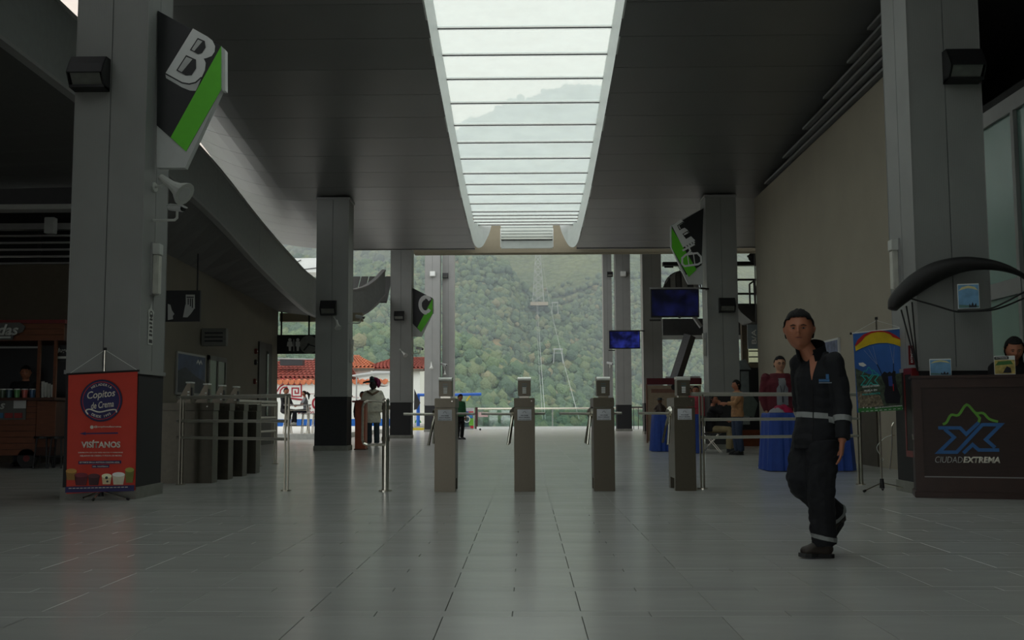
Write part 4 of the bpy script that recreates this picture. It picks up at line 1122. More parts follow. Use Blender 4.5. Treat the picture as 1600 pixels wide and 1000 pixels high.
# ================================================================== RIGHT AREA FURNITURE
M_blue = C('blue_tablecloth', (38, 70, 150), rough=.7, var=.1)
def cloth_table(px0, px1, pyb, ztop, depth, label, fold=.02, n=60, y_off=0, rz=0):
    a = G(px0, pyb); b = G(px1, pyb); w = (b.x - a.x) / 2; cx = (a.x + b.x) / 2
    t = thing('table', 'folding table hidden under ' + label, 'table', (cx, a.y + depth / 2, 0), rz)
    obj('tabletop', B(-w + .05, w - .05, -depth / 2 + .05, depth / 2 - .05, ztop - .03, ztop - .005), M_trim, t)
    for sx in (-1, 1):
        for sy in (-1, 1):
            obj('leg', T([(sx * (w - .14), sy * (depth / 2 - .12), 0), (sx * (w - .14), sy * (depth / 2 - .12), ztop - .03)], .014, 8), M_steel, t)
    c = thing('tablecloth', label, 'tablecloth', (cx, a.y + depth / 2, 0), rz)
    # pleated skirt around a rounded rectangle
    per = []
    r = .12
    for (sx, sy, a0) in ((1, -1, -90), (1, 1, 0), (-1, 1, 90), (-1, -1, 180)):
        for k in range(5):
            an = math.radians(a0 + 22.5 * k)
            per.append((sx * (w - r) + r * math.cos(an), sy * (depth / 2 - r) + r * math.sin(an), math.cos(an), math.sin(an)))
    # resample
    pts = []
    for i in range(len(per)):
        p, q = per[i], per[(i + 1) % len(per)]
        L_ = math.hypot(q[0] - p[0], q[1] - p[1]); m_ = max(1, int(L_ / .035))
        for k in range(m_): u = k / m_; pts.append([p[j] + (q[j] - p[j]) * u for j in range(4)])
    bm = NB(); rings = []
    zs = [ztop + .003, ztop - .02, ztop * .6, ztop * .3, .012]
    fl = [0, .01, .03, .045, .06]
    for z, f_ in zip(zs, fl):
        rg = []
        for i, (x, y, nx, ny) in enumerate(pts):
            o_ = f_ + (fold * math.sin(i * 1.9) + fold * .5 * math.sin(i * .83)) * (f_ / .06)
            rg.append(bm.verts.new((x + nx * o_, y + ny * o_, z)))
        rings.append(rg)
    K = len(pts)
    for r1, r2 in zip(rings, rings[1:]):
        for k in range(K): bm.faces.new((r1[k], r1[(k + 1) % K], r2[(k + 1) % K], r2[k]))
    bm.faces.new(rings[0])
    obj('cloth', bm, M_blue, c)
    return t, c, Vector((cx, a.y + depth / 2, ztop))
_, _, tp1 = cloth_table(1207, 1337, 737, .92, .75, 'blue pleated tablecloth on table right beside burgundy jacket man')
_, _, tp2 = cloth_table(1024, 1062, 706, .90, .7, 'blue tablecloth left of rightmost turnstile, doll on top')
_, _, tp3 = cloth_table(1072, 1096, 709, .90, .6, 'blue tablecloth in front of person in red, right of last turnstile')
# things on table 1
def blob_cloth(p, w, d, h, m, label):
    t = thing('folded_garment', label, 'clothes', p)
    bm = NB(); n = 12; V = []
    for i in range(n + 1):
        row = []
        for j in range(7):
            u = i / n * 2 - 1; v = j / 6 * 2 - 1
            z = h * max(0, 1 - u * u) ** .5 * max(0, 1 - v * v) ** .5 * (1 + .35 * math.sin(u * 9 + v * 5)) + .004
            row.append(bm.verts.new((u * w, v * d, z)))
        V.append(row)
    for i in range(n):
        for j in range(6): bm.faces.new((V[i][j], V[i + 1][j], V[i + 1][j + 1], V[i][j + 1]))
    bmesh.ops.solidify(bm, geom=list(bm.faces), thickness=.004)
    obj('fabric', bm, m, t, smooth=True); return t
blob_cloth(tp1 + Vector((-.40, -.12, .004)), .17, .12, .10, C('magenta_cloth', (206, 40, 92)), 'crumpled magenta cloth on the blue table near burgundy jacket man')
blob_cloth(tp1 + Vector((-.52, -.24, .004)), .12, .08, .06, C('pale_cloth', (190, 190, 196)), 'pale folded cloth on left edge of blue table')
t = thing('paper_stack', 'small stack of white papers on blue table behind the doll', 'papers', tp2 + Vector((.27, -.1, .004)))
obj('sheet', B(-.12, .12, -.1, .1, 0, .05), M_white, t); obj('bottle_shape', T([(-.02, 0, .05), (-.02, 0, .16), (-.02, 0, .2)], [.04, .035, .015], 10), M_white, t)
# doll with a hat
t = thing('doll', 'small dark doll with wide hat sitting on blue table', 'doll', tp2 + Vector((-.13, -.12, .004)))
M_doll = C('doll_brown', (64, 46, 38)); 
bm = NB(); tube(bm, [(0, 0, 0), (0, 0, .12), (0, 0, .22), (0, 0, .27)], [.13, .11, .07, .03], 12); obj('body', bm, M_doll, t, smooth=True)
bm = NB(); ball(bm, (0, 0, .32), .055); obj('head', bm, C('doll_skin', (120, 84, 60)), t, smooth=True)
obj('hat', T([(0, 0, .345), (0, 0, .352), (0, 0, .36), (0, 0, .40)], [.11, .11, .06, .045], 14), M_blackg, t)
obj('arm', T([(-.07, 0, .21), (-.14, -.03, .12), (-.1, -.08, .06)], .025, 8), M_doll, t); obj('arm', T([(.07, 0, .21), (.14, -.03, .12), (.1, -.08, .06)], .025, 8), M_doll, t)
# white partition with maroon top
g0 = G(1018, 690); yy = 33.5
t = thing('partition_panel', 'tall beige partition panel with maroon top rail behind blue tables', 'partition', (P(1054, 640, yy).x, yy, 0))
a = P(1016, 590, yy); b = P(1100, 590, yy); w = (b.x - a.x) / 2
M_part = C('partition_beige', (150, 132, 112), rough=.7)
obj('panel', B(-w, w, 0, .05, .05, a.z - .25), M_part, t); obj('top_rail', B(-w - .02, w + .02, -.02, .07, a.z - .22, a.z - .02), C('maroon_paint', (88, 20, 28)), t)
obj('side_frame', B(-w - .04, -w, -.02, .07, 0, a.z - .2), C('partition_edge', (120, 84, 70)), t)
obj('inner_line', B(-w + .12, w - .12, -.006, 0, a.z - .48, a.z - .36), C('partition_edge'), t)
bm = NB(); prism(bm, circ(.0, 1.75, .1, 14), -.01, .01); obj('print_mark', bm, M_black, t)
# dark partition and shelf at right background
yy = 30.0
t = thing('display_wall', 'dark display partition with pale tower shaped prints left of burgundy jacket man', 'partition', (P(1150, 640, yy).x, yy, 0))
a = P(1112, 575, yy); b = P(1190, 575, yy); w = (b.x - a.x) / 2
obj('panel', B(-w - .1, w, 0, .1, .45, a.z), M_blackg, t)
obj('base', B(-w - .1, w, -.1, .2, 0, .45), C('orange_base', (120, 58, 24)), t)
obj('printed_tower', B(.15, .38, -.01, 0, .6, 2.1), C('print_pale', (132, 140, 140)), t)
obj('printed_tower', PR([(.05, 2.15), (.45, 2.15), (.3, 2.45), (.12, 2.4)], -.01, .01), C('print_pale'), t)
obj('printed_tower', PR([(.05, .9), (.5, .8), (.62, 1.2), (.45, 1.45), (.12, 1.3)], -.015, .01), C('print_palegreen', (110, 124, 116)), t)
obj('hook_print', ST(spline([(.75, 2.0), (.8, 1.82), (.92, 1.8), (1.0, 1.95), (1.0, 2.25)], 5), .045, -.02, .01), M_white, t)
def chair(p, rz, label, m, group=None):
    t = thing('folding_chair', label, 'chair', p, rz, group)
    obj('seat', B(-.21, .21, -.2, .2, .43, .46, .008), m, t); obj('backrest', B(-.2, .2, .19, .21, .62, .86, .008), m, t)
    for sx in (-1, 1):
        obj('leg', T([(sx * .2, .21, .86), (sx * .2, .18, .46), (sx * .2, -.2, .0)], .011, 7), M_steel, t)
        obj('leg', T([(sx * .2, -.16, .45), (sx * .2, .22, .0)], .011, 7), M_steel, t)
    return t
pc = pcs = G(1110, 707)
chair((pc.x + .05, pc.y, 0), 1.3, 'steel folding chair under seated dark figure between table and railing', C('seat_dark', (50, 46, 42)))
pc = G(1392, 733)
t = thing('bent_wire_stand', 'chrome bent wire stand with loose white cable behind banner', 'stand', (pc.x - .05, pc.y - .1, 0))
obj('frame', T(spline([(0, 0, 0), (.05, 0, .4), (.06, 0, .7), (.14, 0, .78), (.3, 0, .8)], 4), .012, 7), M_steel, t)
obj('leg', T([(.3, 0, 0), (.3, 0, .8)], .012, 7), M_steel, t)
obj('shelf_wire', T([(.05, 0, .55), (.32, .0, .55)], .01, 6), M_steel, t)
obj('cable', T(spline([(.06, 0, .56), (-.08, 0, .5), (-.2, 0, .36), (-.14, 0, .22), (-.1, 0, .16), (-.14, 0, .14)], 4), .006, 6), M_white, t)

# ================================================================== LEFT SIDE
# posters, door, signs on left wall (x = -8.2)
def onwall(px0, px1, py0, py1, z=None):
    Y0_ = 8.2 * F / (822 - px0); Y1_ = 8.2 * F / (822 - px1)
    Ym_ = (Y0_ + Y1_) / 2
    s = F / Ym_
    return Y0_, Y1_, .92 + (648.5 - py1) / s, .92 + (648.5 - py0) / s
Ya, Yb, za, zb = onwall(271, 316, 552, 617)
t = thing('wall_poster', 'large dark blue landscape poster on left wall behind side turnstiles', 'poster', (-8.19, (Ya + Yb) / 2, (za + zb) / 2), PI / 2)
w = (Yb - Ya) / 2; h = (zb - za) / 2
obj('frame', B(-w, w, -.04, 0, -h, h), M_trim, t); obj('print', B(-w + .05, w - .05, -.045, -.04, -h + .05, h - .05), C('poster_blue', (62, 76, 104), var=.35, scale=2.5), t)
obj('printed_slope', PR([(-w + .05, -h + .05), (w - .05, -h + .05), (w - .05, -h * .3), (w * .3, -h * .1), (-w * .1, h * .1), (-w * .5, h * .3), (-w + .05, h * .1)], -.05, .004), C('poster_dark', (40, 48, 56), var=.4), t)
obj('print_mark', ST([(w * .3, h * .55), (w * .4, h * .7), (w * .5, h * .55), (w * .6, h * .7), (w * .7, h * .55)], .05, -.05, .004), M_greyprint, t)
Ya, Yb, za, zb = onwall(321, 349, 557, 690)
bm = NB(); X = -8.17
for (a, b, c, d) in ((Ya, Ya + .1, 0, zb), (Yb - .1, Yb, 0, zb), (Ya, Yb, zb - .12, zb), ((Ya + Yb) / 2 - .05, (Ya + Yb) / 2 + .05, 0, zb)):
    box(bm, -8.2, X + .03, a, b, c, d)
d2 = struct('door_2', bm, C('door_frame_dim', (112, 112, 106)))
obj('pane', B(-8.195, -8.16, Ya + .1, Yb - .1, .05, zb - .12), C('door_glass', (66, 74, 62), rough=.15, var=.3, scale=1.2), d2)
Ya, Yb, za, zb = onwall(401, 421, 536, 690)
bm = NB(); box(bm, -8.2, -8.15, Ya, Yb, 0, zb); d3 = struct('door_3', bm, C('door_grey', (66, 64, 58)))
obj('pane', B(-8.15, -8.13, Ya + .9, Yb - .5, .9, zb - .25), C('door_glass'), d3)
# small protruding wall sign
p = P(344, 527, 30.0)
t = thing('hanging_sign', 'small pale box sign protruding from left wall above the doors', 'sign', (-7.75, 26.5, P(344, 527, 26.5).z))
obj('bracket', B(-.46, -.42, -.02, .02, -.1, .1), M_black, t); obj('sign_box', B(-.42, .2, -.1, .1, -.22, .22, .01), C('sign_dim', (110, 110, 104)), t)
for k in range(3): obj('print_line', B(-.34, .12, -.106, -.1, -.12 + k * .1, -.08 + k * .1), M_blackg, t)
for i, (px, py) in enumerate(((396, 549), (396, 566), (395, 596))):
    Yq = 8.2 * F / (822 - px)
    t = thing('wall_device', ['small red alarm device high on left wall near corner', 'dark round device under the red alarm on left wall', 'low red call point on left wall near corner'][i], 'device', (-8.17, Yq, P(px, py, Yq).z), PI / 2)
    obj('device_body', B(-.06, .06, -.05, .03, -.08, .08, .015), C('alarm_red', (110, 34, 30)) if i != 1 else M_black, t)
    obj('button', T([(0, -.05, 0), (0, -.06, 0)], .025, 10), M_white if i != 1 else M_trim, t)
# black sign with hand and ticket, perpendicular to left wall
p = P(290, 478, 22.5); a = P(226, 502, 22.5); b = P(313, 453, 22.5)
t = thing('ticket_sign', 'black hanging sign with white hand holding ticket beside left column', 'sign', (a.x + (b.x - a.x) / 2, 22.5, p.z))
w = (b.x - a.x) / 2; h = (b.z - a.z) / 2; o0 = Vector((a.x + w, 22.5, p.z))
obj('plate', B(-w, w, 0, .08, -h, h, .005), M_blackg, t); obj('bracket', B(-w * .9, -w * .85, .02, .05, h, h + .8), M_black, t); obj('bracket', B(w * .85, w * .9, .02, .05, h, h + .8), M_black, t)
def LT(x, y): q_ = P(x / 4.0, 250 + y / 4.0, 22.5) - o0; return (q_.x, q_.z)
obj('ticket', PR([LT(*q) for q in ((1162, 842), (1218, 842), (1218, 930), (1162, 915))], -.01, .01), M_offw, t)
obj('hand', PR([LT(*q) for q in ((1145, 983), (1160, 905), (1172, 895), (1180, 880), (1190, 905), (1200, 885), (1208, 890), (1217, 925), (1205, 945), (1190, 965), (1172, 984))], -.016, .01), M_greyprint, t)
for q in (((1168, 858), (1212, 858)), ((1178, 866), (1178, 905)), ((1192, 866), (1192, 915)), ((1204, 866), (1204, 925))):
    obj('print_line', ST([LT(*q[0]), LT(*q[1])], .022, -.02, .004), M_blackg, t)
obj('head_print', PR([LT(*q) for q in ((1050, 1000), (1050, 900), (1065, 905), (1075, 940), (1090, 962), (1080, 975), (1082, 995))], -.012, .01), M_greyprint, t)
# restroom sign
t = thing('restroom_sign', 'long black hanging sign with man woman and clock icons left of second column', 'sign', P(461, 538, 34.6))
o0 = P(461, 538, 34.6)
def LR(x, y): q_ = P(400 + x / 5.0, 370 + y / 5.0, 34.6) - o0; return (q_.x, q_.z)
a = LR(140, 915); b = LR(500, 765)
obj('plate', B(a[0], b[0], 0, .1, a[1], b[1]), M_blackg, t); obj('hanger', B(a[0] + .2, a[0] + .25, .03, .07, b[1], b[1] + 1.0), M_black, t); obj('hanger', B(b[0] - .4, b[0] - .35, .03, .07, b[1], b[1] + 1.0), M_black, t)
for x_, fem in ((265, 1), (327, 0)):
    obj('head_icon', PR([(LR(x_, 805)[0] + .055 * math.cos(i * PI / 5), LR(x_, 805)[1] + .055 * math.sin(i * PI / 5)) for i in range(10)], -.012, .01), M_greyprint, t)
    q = [(x_ - 18, 818), (x_ + 18, 818), (x_ + (24 if fem else 18), 855), (x_ + 10, 858), (x_ + 8, 892), (x_ - 8, 892), (x_ - 10, 858), (x_ - (24 if fem else 18), 855)]
    obj('body_icon', PR([LR(*k) for k in q], -.012, .01), M_greyprint, t)
obj('divider_icon', ST([LR(296, 800), LR(296, 895)], .02, -.012, .01), M_greyprint, t)
c_ = LR(412, 842)
obj('clock_face', PR(circ(c_[0], c_[1], .30, 24), -.012, .01), C('clock_grey', (120, 122, 118)), t)
obj('clock_hand', ST([c_, (c_[0] + .26, c_[1] - .08)], .035, -.022, .008), M_blackg, t); obj('clock_hand', ST([c_, (c_[0] - .16, c_[1] - .2)], .05, -.022, .008), M_blackg, t)
obj('clock_hub', PR(circ(c_[0], c_[1], .045, 10), -.03, .01), M_blackg, t)

# ---- food kiosk cart at far left
M_kw = C('kiosk_wood', (112, 62, 34), rough=.55, var=.15, scale=5, stretch=(1, 1, 5))
M_kw2 = C('kiosk_wood_dark', (70, 38, 24), rough=.6)
yk = 18.75
def K(px, py): q_ = P(px, py, yk); return q_
x0 = K(-60, 600).x; x1 = K(58, 600).x; x2 = K(88, 600).x
t = thing('food_kiosk', 'wooden food kiosk cart with red awning and lettered signs at far left', 'kiosk', (x1, yk, 0)); ox = x1
zt = K(0, 626).z; zb = K(0, 712).z; zr0 = K(0, 533).z; zr1 = K(0, 506).z
nb = 9
for k in range(nb):
    za = zb + (zt - zb) * k / nb; zc_ = zb + (zt - zb) * (k + 1) / nb
    obj('plank', B(x0 - ox, 0, .0, .03, za + .006, zc_ - .004), M_kw, t)
obj('carcass', B(x0 - ox, x2 - ox, .03, 1.2, zb, zt - .01), M_kw2, t)
obj('side_panel', B(0.01, x2 - ox, .0, .03, zb + .15, zt - .01), M_kw, t)
obj('counter_ledge', B(x0 - ox, x2 - ox + .03, -.12, 1.25, zt, zt + .05), M_kw2, t)
for k in range(3):
    za = zr0 + (zr1 - zr0) * k / 3
    obj('fascia_plank', B(x0 - ox, x2 - ox + .14, -.08, -.05, za + .004, zr0 + (zr1 - zr0) * (k + 1) / 3 - .004), M_kw, t)
obj('awning', B(x0 - ox, x2 - ox + .16, -.1, 1.3, zr1, zr1 + .06), M_fred, t)
obj('roof_box', B(x0 - ox, x2 - ox + .12, -.05, 1.25, zr0, zr1), M_kw2, t)
for x in (0.0, x2 - ox - .05): obj('corner_post', B(x, x + .05, -.03, .02, zt + .05, zr0), M_kw, t)
obj('corner_post', B(x2 - ox - .05, x2 - ox, 1.15, 1.2, zt + .05, zr0), M_kw, t)
obj('back_panel', B(x0 - ox, x2 - ox, 1.18, 1.2, zt + .05, zr0), M_blackg, t)
obj('front_glass_rail', B(x0 - ox, 0, -.02, 0, zr0 - .13, zr0 - .10), M_trim, t)
for px in (42, -40):
    wx = K(px, 700).x - ox
    w_ = obj('wheel', T([(wx, .0, .17), (wx, .1, .17)], .17, 18), M_black, t); obj('wheel_hub', T([(wx, -.01, .17), (wx, .0, .17)], .06, 10), M_fred, w_)
sg = thing('kiosk_sign', 'white lettered comidas sign on top edge of wooden kiosk', 'sign', (K(10, 518).x, yk - .14, K(10, 518).z))
obj('plate', PR([(-.9, -.16), (.18, -.16), (.2, -.07), (.36, -.02), (.4, .08), (.3, .15), (-.9, .13)], 0, .02), C('sign_outline', (90, 90, 86)), sg)
text('letters', 'Comidas', M_offw, sg, -.2, .02, width=.98, h=.2, y=-.012, shear=.3, bold=.03)
obj('print_line', B(-.1, .15, -.012, 0, -.13, -.1), M_offw, sg)
sg = thing('kiosk_sign', 'white lettered hamburguesas sign on front planks of wooden kiosk', 'sign', (K(5, 640).x, yk - .025, K(5, 640).z))
obj('plate', PR([(-1.2, -.18), (.42, -.18), (.42, .16), (-1.2, .16)], 0, .015), C('sign_outline'), sg)
text('letters', 'Hamburguesas', M_offw, sg, -.62, .06, width=1.35, h=.2, y=-.012, shear=.3, bold=.03)
for k, c_ in enumerate(((60, 110, 150), (150, 50, 50), (150, 50, 50))): obj('print_block', B(-.12 + k * .17, .02 + k * .17, -.012, 0, -.15, -.06), C('sign_blk%d' % k, c_), sg)
obj('mini_card', B(.2, .42, -.012, 0, .02, .16), M_greyprint, sg)
sg = thing('kiosk_sign', 'small white lettered sign beside kiosk post near the left column', 'sign', (K(94, 552).x, yk + .1, K(94, 552).z))
obj('plate', B(-.12, .2, 0, .02, -.14, .14), M_blackg, sg); text('letters', 'Jugos', M_offw, sg, .03, .05, width=.27, h=.1, y=-.01, shear=.2, bold=.02); obj('print_line', B(-.09, .15, -.01, 0, -.09, -.05), M_offw, sg)
for i, (px, c_) in enumerate(((2, (70, 90, 70)), (12, (70, 100, 110)), (24, (90, 150, 90)), (36, (190, 90, 80)), (48, (50, 90, 130)))):
    q_ = K(px, 620)
    j = thing('drink_cup', ['dark green', 'grey', 'bright green', 'pink', 'blue'][i] + ' drink cup in row on kiosk ledge', 'cup', (q_.x, yk + .06, zt + .052), group='drink cups on the kiosk ledge')
    obj('cup_wall', T([(0, 0, 0), (0, 0, .14)], [.04, .055], 12), C('cup_%d' % i, c_, rough=.3), j); obj('lid', T([(0, 0, .14), (0, 0, .16)], [.058, .05], 12), M_offw, j)
for i in range(4):
    q_ = K(63 + i * 5, 620)
    j = thing('cup_stack', ['leftmost', 'second', 'third', 'rightmost'][i] + ' tall stack of white cups beside kiosk corner post', 'cups', (q_.x, yk + .08, zt + .052), group='stacks of white cups on the kiosk')
    for k in range(3): obj('cup', T([(0, 0, k * .06 + (i % 2) * .01), (0, 0, k * .06 + .11 + (3 - i) * .02)], [.022, .03], 10), M_offw, j)
def stool(px, label):
    p = G(px, 731.5); t = thing('bar_stool', label, 'stool', (p.x, p.y, 0), group='dark stools by the kiosk')
    obj('seat', T([(0, 0, .52), (0, 0, .56)], .17, 16), M_black, t)
    for a in range(4): an = PI / 4 + a * PI / 2; obj('leg', T([(.12 * math.cos(an), .12 * math.sin(an), .52), (.17 * math.cos(an), .17 * math.sin(an), 0)], .016, 7), M_black, t)
    obj('foot_ring', T([(.155 * math.cos(a * PI / 8), .155 * math.sin(a * PI / 8), .2) for a in range(17)], .008, 6), M_black, t)
stool(67, 'dark bar stool left one below kiosk side'); stool(90, 'dark bar stool right one, next to left column base')
t = thing('low_table', 'low dark shelf behind stools beside left column', 'table', (G(98, 727).x, G(98, 727).y + .5, 0))
obj('tabletop', B(-.4, .5, -.2, .2, 1.15, 1.18), M_trim, t)
for x in (-.36, .46): obj('leg', B(x - .02, x + .02, -.15, .15, 0, 1.15), M_black, t)

# ---- lectern table next to second left column, restaurant furniture, terrace
g0 = G(562, 703)
t = thing('lectern', 'orange brown wooden lectern between second column and person in poncho', 'lectern', g0)
M_or = C('orange_wood', (150, 66, 30), rough=.5, var=.15)
obj('body', B(-.13, .14, 0, .4, .03, 1.24), M_or, t); obj('top', B(-.2, .24, -.06, .45, 1.24, 1.29), C('lectern_top', (120, 50, 36)), t); obj('plinth', B(-.15, .16, -.02, .42, 0, .03), M_kw2, t)
bm = NB(); box(bm, -17, -7.2, 40.0, 67, -.19, .20); struct('terrace', bm, C('terrace_stone', (206, 208, 202), rough=.7))
# tall bar table and stools behind the left wall corner
gt = Vector((P(466, 640, 40.75).x, 40.75, .2))
t = thing('bar_table', 'steel tubular bar table at the terrace edge beyond left railing', 'table', (gt.x, gt.y, .2))
obj('tabletop', B(-.5, .45, -.3, .3, 1.08, 1.12), M_trim, t)
for x in (-.42, .38):
    obj('leg', T(spline([(x, -.25, 1.08), (x + .05, -.25, .6), (x, -.25, .05), (x - .1, -.25, 0.02)], 4), .022, 8), M_steel, t); obj('leg', T([(x, .25, 1.08), (x, .25, .0)], .022, 8), M_steel, t)
obj('stretcher', T([(-.42, -.25, .3), (.38, -.25, .3)], .018, 7), M_steel, t); obj('stretcher', T([(-.42, -.25, .9), (.38, -.25, .9)], .018, 7), M_steel, t)
for i, px in enumerate((447, 475, 486)):
    p = G(px, 682); z_ = .12
    p.x = P(px, 640, 41.2).x; z_ = .2
    t = thing('tall_stool', ['steel tall stool under dark seated figure', 'steel tall stool under girl with ponytail', 'rightmost steel tall stool on the terrace'][i], 'stool', (p.x, (41.5, 41.5, 42.2)[i], z_), group='steel tall stools on the terrace')
    obj('seat', T([(0, 0, .74), (0, 0, .78)], .18, 14), M_trim, t)
    for a in range(4): an = PI / 4 + a * PI / 2; obj('leg', T([(.13 * math.cos(an), .13 * math.sin(an), .74), (.2 * math.cos(an), .2 * math.sin(an), 0)], .02, 7), M_steel, t)
    obj('foot_ring', T([(.18 * math.cos(a * PI / 8), .18 * math.sin(a * PI / 8), .3) for a in range(17)], .012, 6), M_steel, t)

# ================================================================== OUTDOORS
# mural wall and houses
Yw_ = 76.0
M_mwall = C('mural_wall', (222, 224, 216), rough=.85, var=.04)
M_mred = C('mural_red', (150, 24, 44), rough=.8); M_mblue = C('mural_blue', (30, 96, 176), rough=.8)
a = P(405, 668, Yw_); b = P(612, 597, Yw_)
t = thing('mural_wall', 'white boundary wall with dark red spiral mural and blue base band', 'wall', ((a.x + b.x) / 2, Yw_, 0))
o0 = Vector(((a.x + b.x) / 2, Yw_, 0)); w = (b.x - a.x) / 2
obj('wall_body', B(-w, w, 0, .3, 0, b.z), M_mwall, t); obj('base_band', B(-w, w, -.02, 0, 0, P(460, 655, Yw_).z), M_mblue, t)
def LM(x, y): q_ = P(420 + x / 6.25, 560 + y / 6.25, Yw_) - o0; return (q_.x, q_.z)
def mst(pts, wd, cl=False): obj('mural_stroke', ST([LM(*p) for p in pts], wd / 6.25 / (F / Yw_), -.04, .03, cl), M_mred, t)
mst([(138 + 16 * math.cos(i * PI / 6), 215 + 20 * math.sin(i * PI / 6)) for i in range(12)], 7, True)
mst([(222, 213), (245, 192), (266, 213), (244, 234)], 8, True)
mst([(190, 255), (318, 255), (318, 370), (228, 370), (228, 290), (290, 290), (290, 340), (258, 340), (258, 312)], 12)
mst([(30, 370), (75, 330), (110, 275), (150, 250), (190, 255)], 12)
mst([(70, 260), (50, 240), (20, 260)], 10)
mst([(110, 350), (115, 310), (140, 285), (175, 280), (192, 310), (185, 340)], 12)
mst([(40, 330), (70, 290), (62, 262)], 10)
mst([(180, 385), (255, 395), (300, 400), (345, 405)], 16)
mst([(360, 400), (362, 488), (410, 488)], 18)
mst([(455 + 25 * math.cos(a_), 440 - 45 * math.sin(a_)) for a_ in [math.radians(60 + 20 * i) for i in range(14)]], 18)
p = LM(395, 525); text('mural_text', 'TÍPICOS', M_mred, t, p[0] - .35, p[1], width=1.45, h=.27, y=-.03, bold=.02)
mst([(330, 322), (360, 320), (400, 345), (450, 345)], 2); mst([(700, 380), (800, 372), (880, 385)], 3); mst([(690, 430), (760, 410), (900, 430)], 3)
M_rtile = C('roof_tile_red', (140, 66, 54), rough=.8, var=.35, scale=3); M_otile = C('roof_tile_orange', (190, 112, 76), rough=.8, var=.3, scale=3)
# half-round coping tiles on the wall
nt_ = int(2 * w / .42)
me = None
for k in range(nt_):
    x = -w + .21 + k * .42
    if me is None:
        bm = NB(); tube(bm, [(0, -.18, 0), (0, .48, .06)], [.2, .19], 8); o = obj('coping_tile', bm, M_otile, t); me = o.data; o.location = (x, 0, b.z + .02)
    else:
        o = bpy.data.objects.new('coping_tile', me); COL.objects.link(o); o.parent = t; o.location = (x, 0, b.z + .02)
obj('coping_bed', B(-w, w, -.1, .4, b.z, b.z + .05), C('coping_bed', (190, 170, 110)), t)
def tiled_roof(px0, px1, pye, pyr, Y, run, label, m, wall_h, ridge_in=(0, 0)):
    a = P(px0, pye, Y); b = P(px1, pye, Y); zr = P(px0, pyr, Y + run).z
    t = thing('tiled_roof_house', label, 'house', ((a.x + b.x) / 2, Y, 0)); w = (b.x - a.x) / 2
    obj('house_wall', B(-w + .4, w - .4, .5, run * 2 - .5, 0, a.z), M_mwall, t)
    bm = NB()
    hexa(bm, [(-w, 0, a.z), (w, 0, a.z), (w - ridge_in[1], run, zr), (-w + ridge_in[0], run, zr), (-w, 0, a.z + .1), (w, 0, a.z + .1), (w - ridge_in[1], run, zr + .1), (-w + ridge_in[0], run, zr + .1)])
    hexa(bm, [(-w + ridge_in[0], run, zr), (w - ridge_in[1], run, zr), (w, run * 2, a.z), (-w, run * 2, a.z), (-w + ridge_in[0], run, zr + .1), (w - ridge_in[1], run, zr + .1), (w, run * 2, a.z + .1), (-w, run * 2, a.z + .1)])
    obj('roof_deck', bm, m, t)
    n_ = int(2 * w / .34); bm = NB()
    for k in range(n_):
        u = (k + .5) / n_; xa = -w + 2 * w * u; xb = -w + ridge_in[0] + (2 * w - ridge_in[0] - ridge_in[1]) * u
        rows = 8
        for j in range(rows):
            f0, f1 = j / rows, (j + 1.08) / rows
            tube(bm, [(xa + (xb - xa) * f0, run * f0 - .02, a.z + (zr - a.z) * f0 + .14), (xa + (xb - xa) * min(1, f1), run * min(1, f1), a.z + (zr - a.z) * min(1, f1) + .10)], [.12, .10], 5, cap=False)
    o = obj('roof_tiles', bm, m, t); o['kind'] = 'stuff'
    obj('gutter_board', B(-w, w, -.08, 0, a.z - .22, a.z + .02), C('gutter_brown', (92, 84, 72)), t)
    return t
tiled_roof(380, 520, 593, 564, 82, 7, 'low house with dark red tiled roof left of second column', M_rtile, 3, (1.5, 0))
tiled_roof(468, 585, 576, 558, 95, 7, 'farther house with orange tiled roof hidden partly by second column', M_otile, 3, (1.0, 2.5))
tiled_roof(566, 662, 577, 561, 97, 5, 'house with red tiled roof right of second column', M_rtile, 3, (2.5, 0))
t = thing('flat_awning', 'thin grey flat awning in front of red roofs right of second column', 'awning', P(585, 583, 70))
obj('sheet', PR([(-1.5, -.12), (.05, .15), (1.6, .12), (1.6, .02), (.05, .0), (-1.5, -.2)], 0, 3), M_greyprint, t); obj('support', T([(-1.2, .1, -.15), (-1.2, .1, -3.6)], .05, 6), M_trim, t); obj('support', T([(1.3, .1, 0), (1.3, .1, -3.6)], .05, 6), M_trim, t)
t = thing('roof_tank', 'dark cable box and pipes on red tiled roof left of second column', 'tank', P(457, 566, 84))
obj('box', B(-1.0, .8, 0, .8, -.25, .25), M_blackg, t); obj('pipe', T([(-1.6, 0, .3), (1.7, 0, .22)], .06, 6), M_trim, t)

# balustrade
Yb_ = 66.5
bx0 = P(745, 640, Yb_).x; bx1 = 13.5
t = thing('balustrade', 'glass balustrade with steel top rail before the mountain view', 'balustrade', ((bx0), Yb_, 0))
M_clear = bpy.data.materials.new('clear_glass'); M_clear.use_nodes = True
N = M_clear.node_tree.nodes; L = M_clear.node_tree.links; N.clear()
o_ = N.new('ShaderNodeOutputMaterial'); mx = N.new('ShaderNodeMixShader'); tr = N.new('ShaderNodeBsdfTransparent'); tr.inputs[0].default_value = (.82, .9, .87, 1)
gs = N.new('ShaderNodeBsdfGlossy'); gs.inputs['Roughness'].default_value = .02; mx.inputs[0].default_value = .12
L.new(tr.outputs[0], mx.inputs[1]); L.new(gs.outputs[0], mx.inputs[2]); L.new(mx.outputs[0], o_.inputs['Surface'])
ztr = P(820, 638.5, Yb_).z
obj('top_rail', T([(0, 0, ztr), (bx1 - bx0, 0, ztr)], .055, 10), M_steel, t)
obj('kerb', B(0, bx1 - bx0, -.12, .18, -.0, .14), M_white, t)
